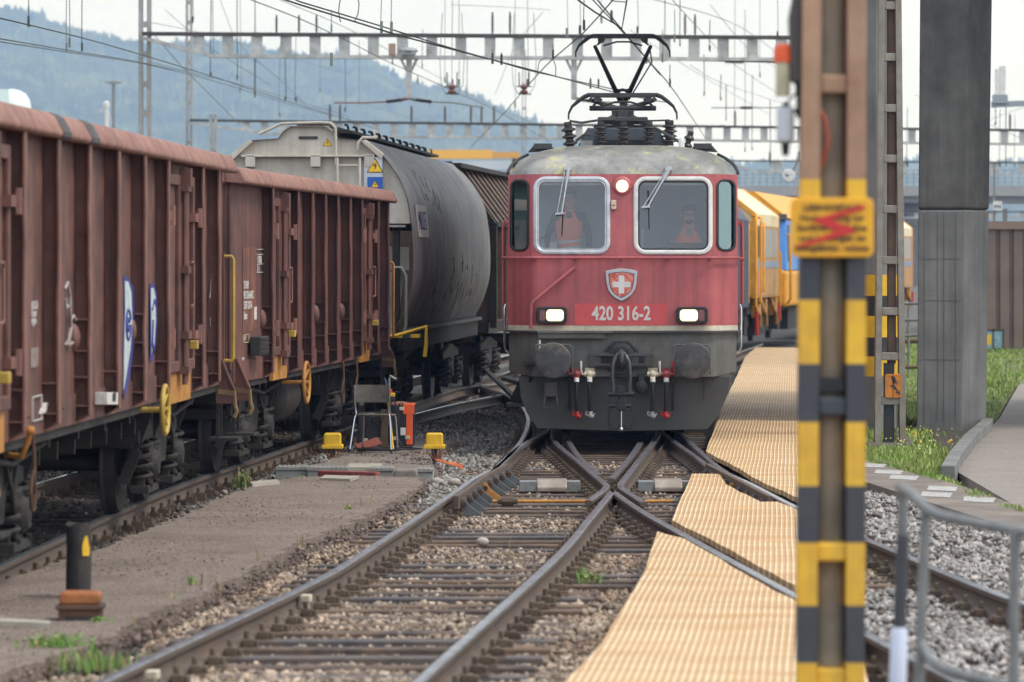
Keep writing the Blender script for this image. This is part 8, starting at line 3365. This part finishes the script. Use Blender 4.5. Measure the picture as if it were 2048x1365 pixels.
# concrete cable duct blocks at the path end
for i, (x0, x1, y0, y1, lab) in enumerate(((556, 618, 933, 946, 'leftmost ribbed concrete duct block at the end of the tarmac path'), (618, 700, 934, 945, 'ribbed concrete duct block behind the red tile edge'),
                                            (742, 790, 935, 952, 'ribbed concrete duct block in the middle of the duct row'), (835, 868, 937, 964, 'rightmost pale concrete duct block by the round white stone'))):
    a, b = gp(x0, y0, -0.03), gp(x1, y0, -0.03)
    t = thing('cable_duct', lab, 'cable duct', (a[0], a[1] - 0.2, 0), 0, 'concrete cable duct blocks')
    w = b[0] - a[0]
    mb = MB()
    mb.bb(0, w, -0.25, 0.2, -0.25, -0.055)
    mb.build('duct_body', m_duct, t, bev=0.01)
    mb = MB()
    mb.bb(0, w, -0.27, 0.2, -0.05, -0.02)
    for k in range(int(w / 0.05)):
        mb.bb(0.02 + k * 0.05, 0.045 + k * 0.05, -0.26, 0.19, -0.02, -0.012)
    mb.build('ribbed_lid', m_ribdark, t)
for i, (x0, x1, y, lab) in enumerate(((587, 616, 945, 'rounded grey cap on the left of the duct row'), (787, 837, 953, 'rounded grey cap on the right of the duct row'))):
    a, b = gp(x0, y, -0.1), gp(x1, y, -0.1)
    w = (b[0] - a[0]) / 2
    mb = MB()
    mb.prism([(-w, -0.1), (-w, 0.03), (-w * 0.85, 0.09), (w * 0.85, 0.09), (w, 0.03), (w, -0.1)], -0.15, 0.15)
    o = tag(mb.build('duct_cap', mat('cap_grey', (140, 132, 120), (120, 112, 102), 6, 0.85, bump=0.2), None, bev=0.025, seg=3), lab, 'cap', 'grey duct caps')
    o.location = ((a[0] + b[0]) / 2, a[1] - 0.12, -0.1)
mb = MB()
a, b = gp(640, 946, -.05), gp(756, 949, -.05)
mb.bar((a[0], a[1], -0.07), (b[0], b[1], -0.07), 0.12, 0.09)
tag(mb.build('edge_tile', mat('tile_red', (150, 78, 72), (132, 68, 64), 8, 0.8), None, bev=0.008), 'long dull red edge tile at the end of the tarmac path', 'tile')
for i, (pp, lab) in enumerate((([(700, 930), (765, 930), (758, 938), (690, 938)], 'pale flat concrete slab in front of the chair legs'), ([(650, 952), (718, 954), (700, 960), (640, 958)], 'narrow pale slab in front of the red tile edge'),
                                ([(500, 967), (552, 962), (560, 966), (505, 972)], 'small worn slab at the left end of the tarmac'), ([(-20, 1240), (100, 1247), (100, 1252), (-20, 1247)], 'pale slab edge at the left border by the rusty box'))):
    P = [gp(x, y, -0.045) for x, y in pp]
    mb = MB()
    mb.prism([(p[0], p[1]) for p in P], -0.12, -0.028 if i != 1 else -0.035, 'z')
    tag(mb.build('concrete_slab', mat('slab_pale', (178, 170, 154), (156, 148, 134), 5, 0.85, bump=0.2)), lab, 'slab', 'pale concrete slabs in the tarmac')
for i, (px, py, rr, lab) in enumerate(((873, 962, 0.055, 'round white stone below the right duct block'), (909, 964, 0.065, 'cream boulder beside the rail and the duct row'), (965, 1082, 0.05, 'pale boulder lying between the sleepers'))):
    g = gp(px, py, -0.13)
    rr_ = random.Random(i)
    mb = MB()
    mb.sphere((0, 0, 0), (rr * 1.15, rr, rr * 0.8), 12, 8)
    mb.v = [(x * (1 + rr_.uniform(-.08, .08)), y * (1 + rr_.uniform(-.08, .08)), z * (1 + rr_.uniform(-.08, .08))) for x, y, z in mb.v]
    o = tag(mb.build('boulder', mat('boulder_pale', (188, 180, 170), (160, 150, 140), 5, 0.85, bump=0.2), None, smooth=True), lab, 'stone')
    o.location = (g[0], g[1], -0.14)

# wooden post and rusty cover near the camera on the left
g = gp(157, 1196, -.06)
wpst = thing('wooden_post', 'charred wooden post with a flake of yellow paint at the path edge', 'post', (g[0], g[1], 0), 0.2)
mb = MB()
m_char = mat('charred_wood', (52, 48, 46), (36, 34, 33), 7, 0.85, bump=0.5, streak=(84, 76, 70), streak_amt=0.6)
rings = []
for z in np.linspace(-0.1, 0.46, 9):
    rings.append([(0.088 * (1 + 0.05 * math.sin(5 * q + z * 8)) * math.cos(q), 0.088 * (1 + 0.05 * math.cos(4 * q + z * 6)) * math.sin(q), z + (0.015 * math.sin(3 * q) if z > 0.4 else 0)) for q in np.linspace(0, 2 * math.pi, 19)[:-1]])
loft(mb, rings)
mb.build('post_shaft', m_char, wpst, smooth=True)
mb = MB()
vs = []
for z, q0, q1 in ((0.24, -1.35, -0.75), (0.29, -1.38, -0.7), (0.33, -1.35, -0.85), (0.38, -1.15, -0.95)):
    for k in range(4):
        q = q0 + (q1 - q0) * k / 3
        vs.append((0.096 * math.cos(q), 0.096 * math.sin(q), z))
mb.add(vs, [(i * 4 + k, i * 4 + k + 1, (i + 1) * 4 + k + 1, (i + 1) * 4 + k) for i in range(3) for k in range(3)])
mb.build('paint_flake', m_yellow, wpst)
g = gp(162, 1252, -.1)
rc = thing('cable_cover', 'rusty brown cast cover box at the foot of the wooden post', 'cover', (g[0], g[1], 0))
m_rusto = mat('orange_rust', (176, 104, 50), (112, 68, 46), 7, 0.6, bump=0.2, dirt=(208, 142, 62), dirt_amt=0.4)
mb = MB()
mb.prism(rrect(-0.135, 0.135, 0.045, 0.13, 0.035), -0.1, 0.1)
mb.build('lid', m_rusto, rc, bev=0.02, seg=3)
mb = MB()
mb.bb(-0.155, 0.155, -0.12, 0.12, 0.012, 0.045)
mb.build('flange', m_rust, rc, bev=0.008)
mb = MB()
mb.bb(-0.14, 0.14, -0.1, 0.1, -0.22, 0.012)
mb.build('box', m_rust, rc, bev=0.01)
mb = MB()
mb.bb(-0.09, 0.12, -0.105, -0.1, -0.13, -0.03)
mb.build('slot', m_rubber, rc)

# insulation blocks clamped to the near rail
for (px, py, lab) in ((612, 1197, 'small pale block clipped beside the left rail further up'), (305, 1350, 'small pale block clipped beside the left rail at the bottom')):
    mb = MB()
    mb.box((0, 0, 0), (0.07, 0.1, 0.05))
    mb.box((0, 0, -0.06), (0.04, 0.06, 0.08))
    o = tag(mb.build('rail_block', m_cream, None, bev=0.006), lab, 'block', 'pale blocks beside the left rail')
    o.location = wp(px, py, gp(px, py, -0.06)[1])
    o.rotation_euler = (0, 0, -0.15)

# ------------------------------------------------------------------ weeds


def weed(label, px, py, h, n, dry=0.4, z=-0.14, spread=0.12, leafy=False, seed=0, group=None):
    r = random.Random(seed)
    g = gp(px, py, z)
    mb = MB()
    for k in range(n):
        a, d = r.uniform(0, 6.28), abs(r.gauss(0, spread))
        x, y = d * math.cos(a), d * math.sin(a)
        hh = h * r.uniform(0.45, 1.0)
        lx, ly = r.uniform(-.35, .35) * hh, r.uniform(-.35, .35) * hh
        w = r.uniform(0.003, 0.006) * (2.6 if leafy and r.random() < 0.6 else 1)
        mi = 1 if r.random() < dry else 0
        q = r.uniform(0, 3.14)
        cx_, cy_ = math.cos(q) * w, math.sin(q) * w
        mb.add([(x - cx_, y - cy_, 0), (x + cx_, y + cy_, 0), (x + lx * .4 + cx_, y + ly * .4 + cy_, hh * .6), (x + lx * .4 - cx_, y + ly * .4 - cy_, hh * .6), (x + lx, y + ly, hh)], [(0, 1, 2, 3), (3, 2, 4)], mi)
        if leafy and r.random() < 0.5:
            for q2 in range(3):
                aa = r.uniform(0, 6.28)
                zz = hh * r.uniform(0.3, 0.95)
                L = r.uniform(0.02, 0.05)
                ex, ey = math.cos(aa) * L, math.sin(aa) * L
                px_, py_ = -math.sin(aa) * L * 0.4, math.cos(aa) * L * 0.4
                bx, by = x + lx * .5, y + ly * .5
                mb.add([(bx, by, zz), (bx + ex * .5 + px_, by + ey * .5 + py_, zz + 0.01), (bx + ex, by + ey, zz - 0.005), (bx + ex * .5 - px_, by + ey * .5 - py_, zz + 0.01)], [(0, 1, 2, 3)], mi)
    o = mb.build('weed', [leaf_mat('weed_green', (108, 152, 66), (132, 160, 84)), m_dry], None, fix=False)
    o.location = (g[0], g[1], z)
    return tag(o, label, 'plant', group)


weed('broad green weed clump at the bottom left below the rusty cover', 118, 1318, 0.17, 130, 0.15, leafy=True, spread=0.12, seed=1)
weed('wide yellowish grass clump between the rusty cover and the left rail', 190, 1340, 0.13, 230, 0.35, spread=0.2, seed=2)
weed('small leafy weed at the right foot of the rusty cover', 195, 1268, 0.12, 60, 0.2, leafy=True, spread=0.06, seed=3)
weed('upright green sprig beside the tarmac edge in the lower left', 383, 1192, 0.2, 26, 0.2, spread=0.03, seed=4)
weed('bushy green weed on the stones beside the tarmac edge', 700, 1036, 0.14, 50, 0.15, leafy=True, spread=0.05, seed=5)
weed('faint green weed between the right rail and the grating', 1165, 1166, 0.13, 26, 0.6, leafy=True, spread=0.11, seed=6)
weed('dry tuft with a green base beside the wagon track', 487, 976, 0.24, 34, 0.6, leafy=True, spread=0.07, seed=7)
weed('leafy green weed growing out of the leftmost duct block', 577, 947, 0.1, 50, 0.05, leafy=True, spread=0.06, seed=8)
weed('small weed at the left end of the red tile edge', 636, 952, 0.08, 40, 0.05, leafy=True, spread=0.05, seed=9)
weed('small weed on the tarmac below the narrow slab', 605, 962, 0.06, 30, 0.1, leafy=True, spread=0.05, seed=10)
weed('little weed beside the right end of the red tile edge', 735, 952, 0.06, 30, 0.1, leafy=True, spread=0.04, seed=11)
# single dry stalks along the tarmac edge
dry = [(296, 1230), (342, 1222), (365, 1205), (405, 1190), (430, 1190), (440, 1170), (480, 1165), (520, 1135), (560, 1112), (640, 1075), (730, 1030), (600, 1105), (430, 1140), (265, 1270), (1500 - 480, 1120)]
r = random.Random(3)
for i, (x, y) in enumerate(dry):
    weed('dry pale grass stalks along the edge of the tarmac path', x, y, r.uniform(0.12, 0.26), 6, 0.95, spread=0.03, seed=30 + i, group='dry grass stalks along the tarmac edge')
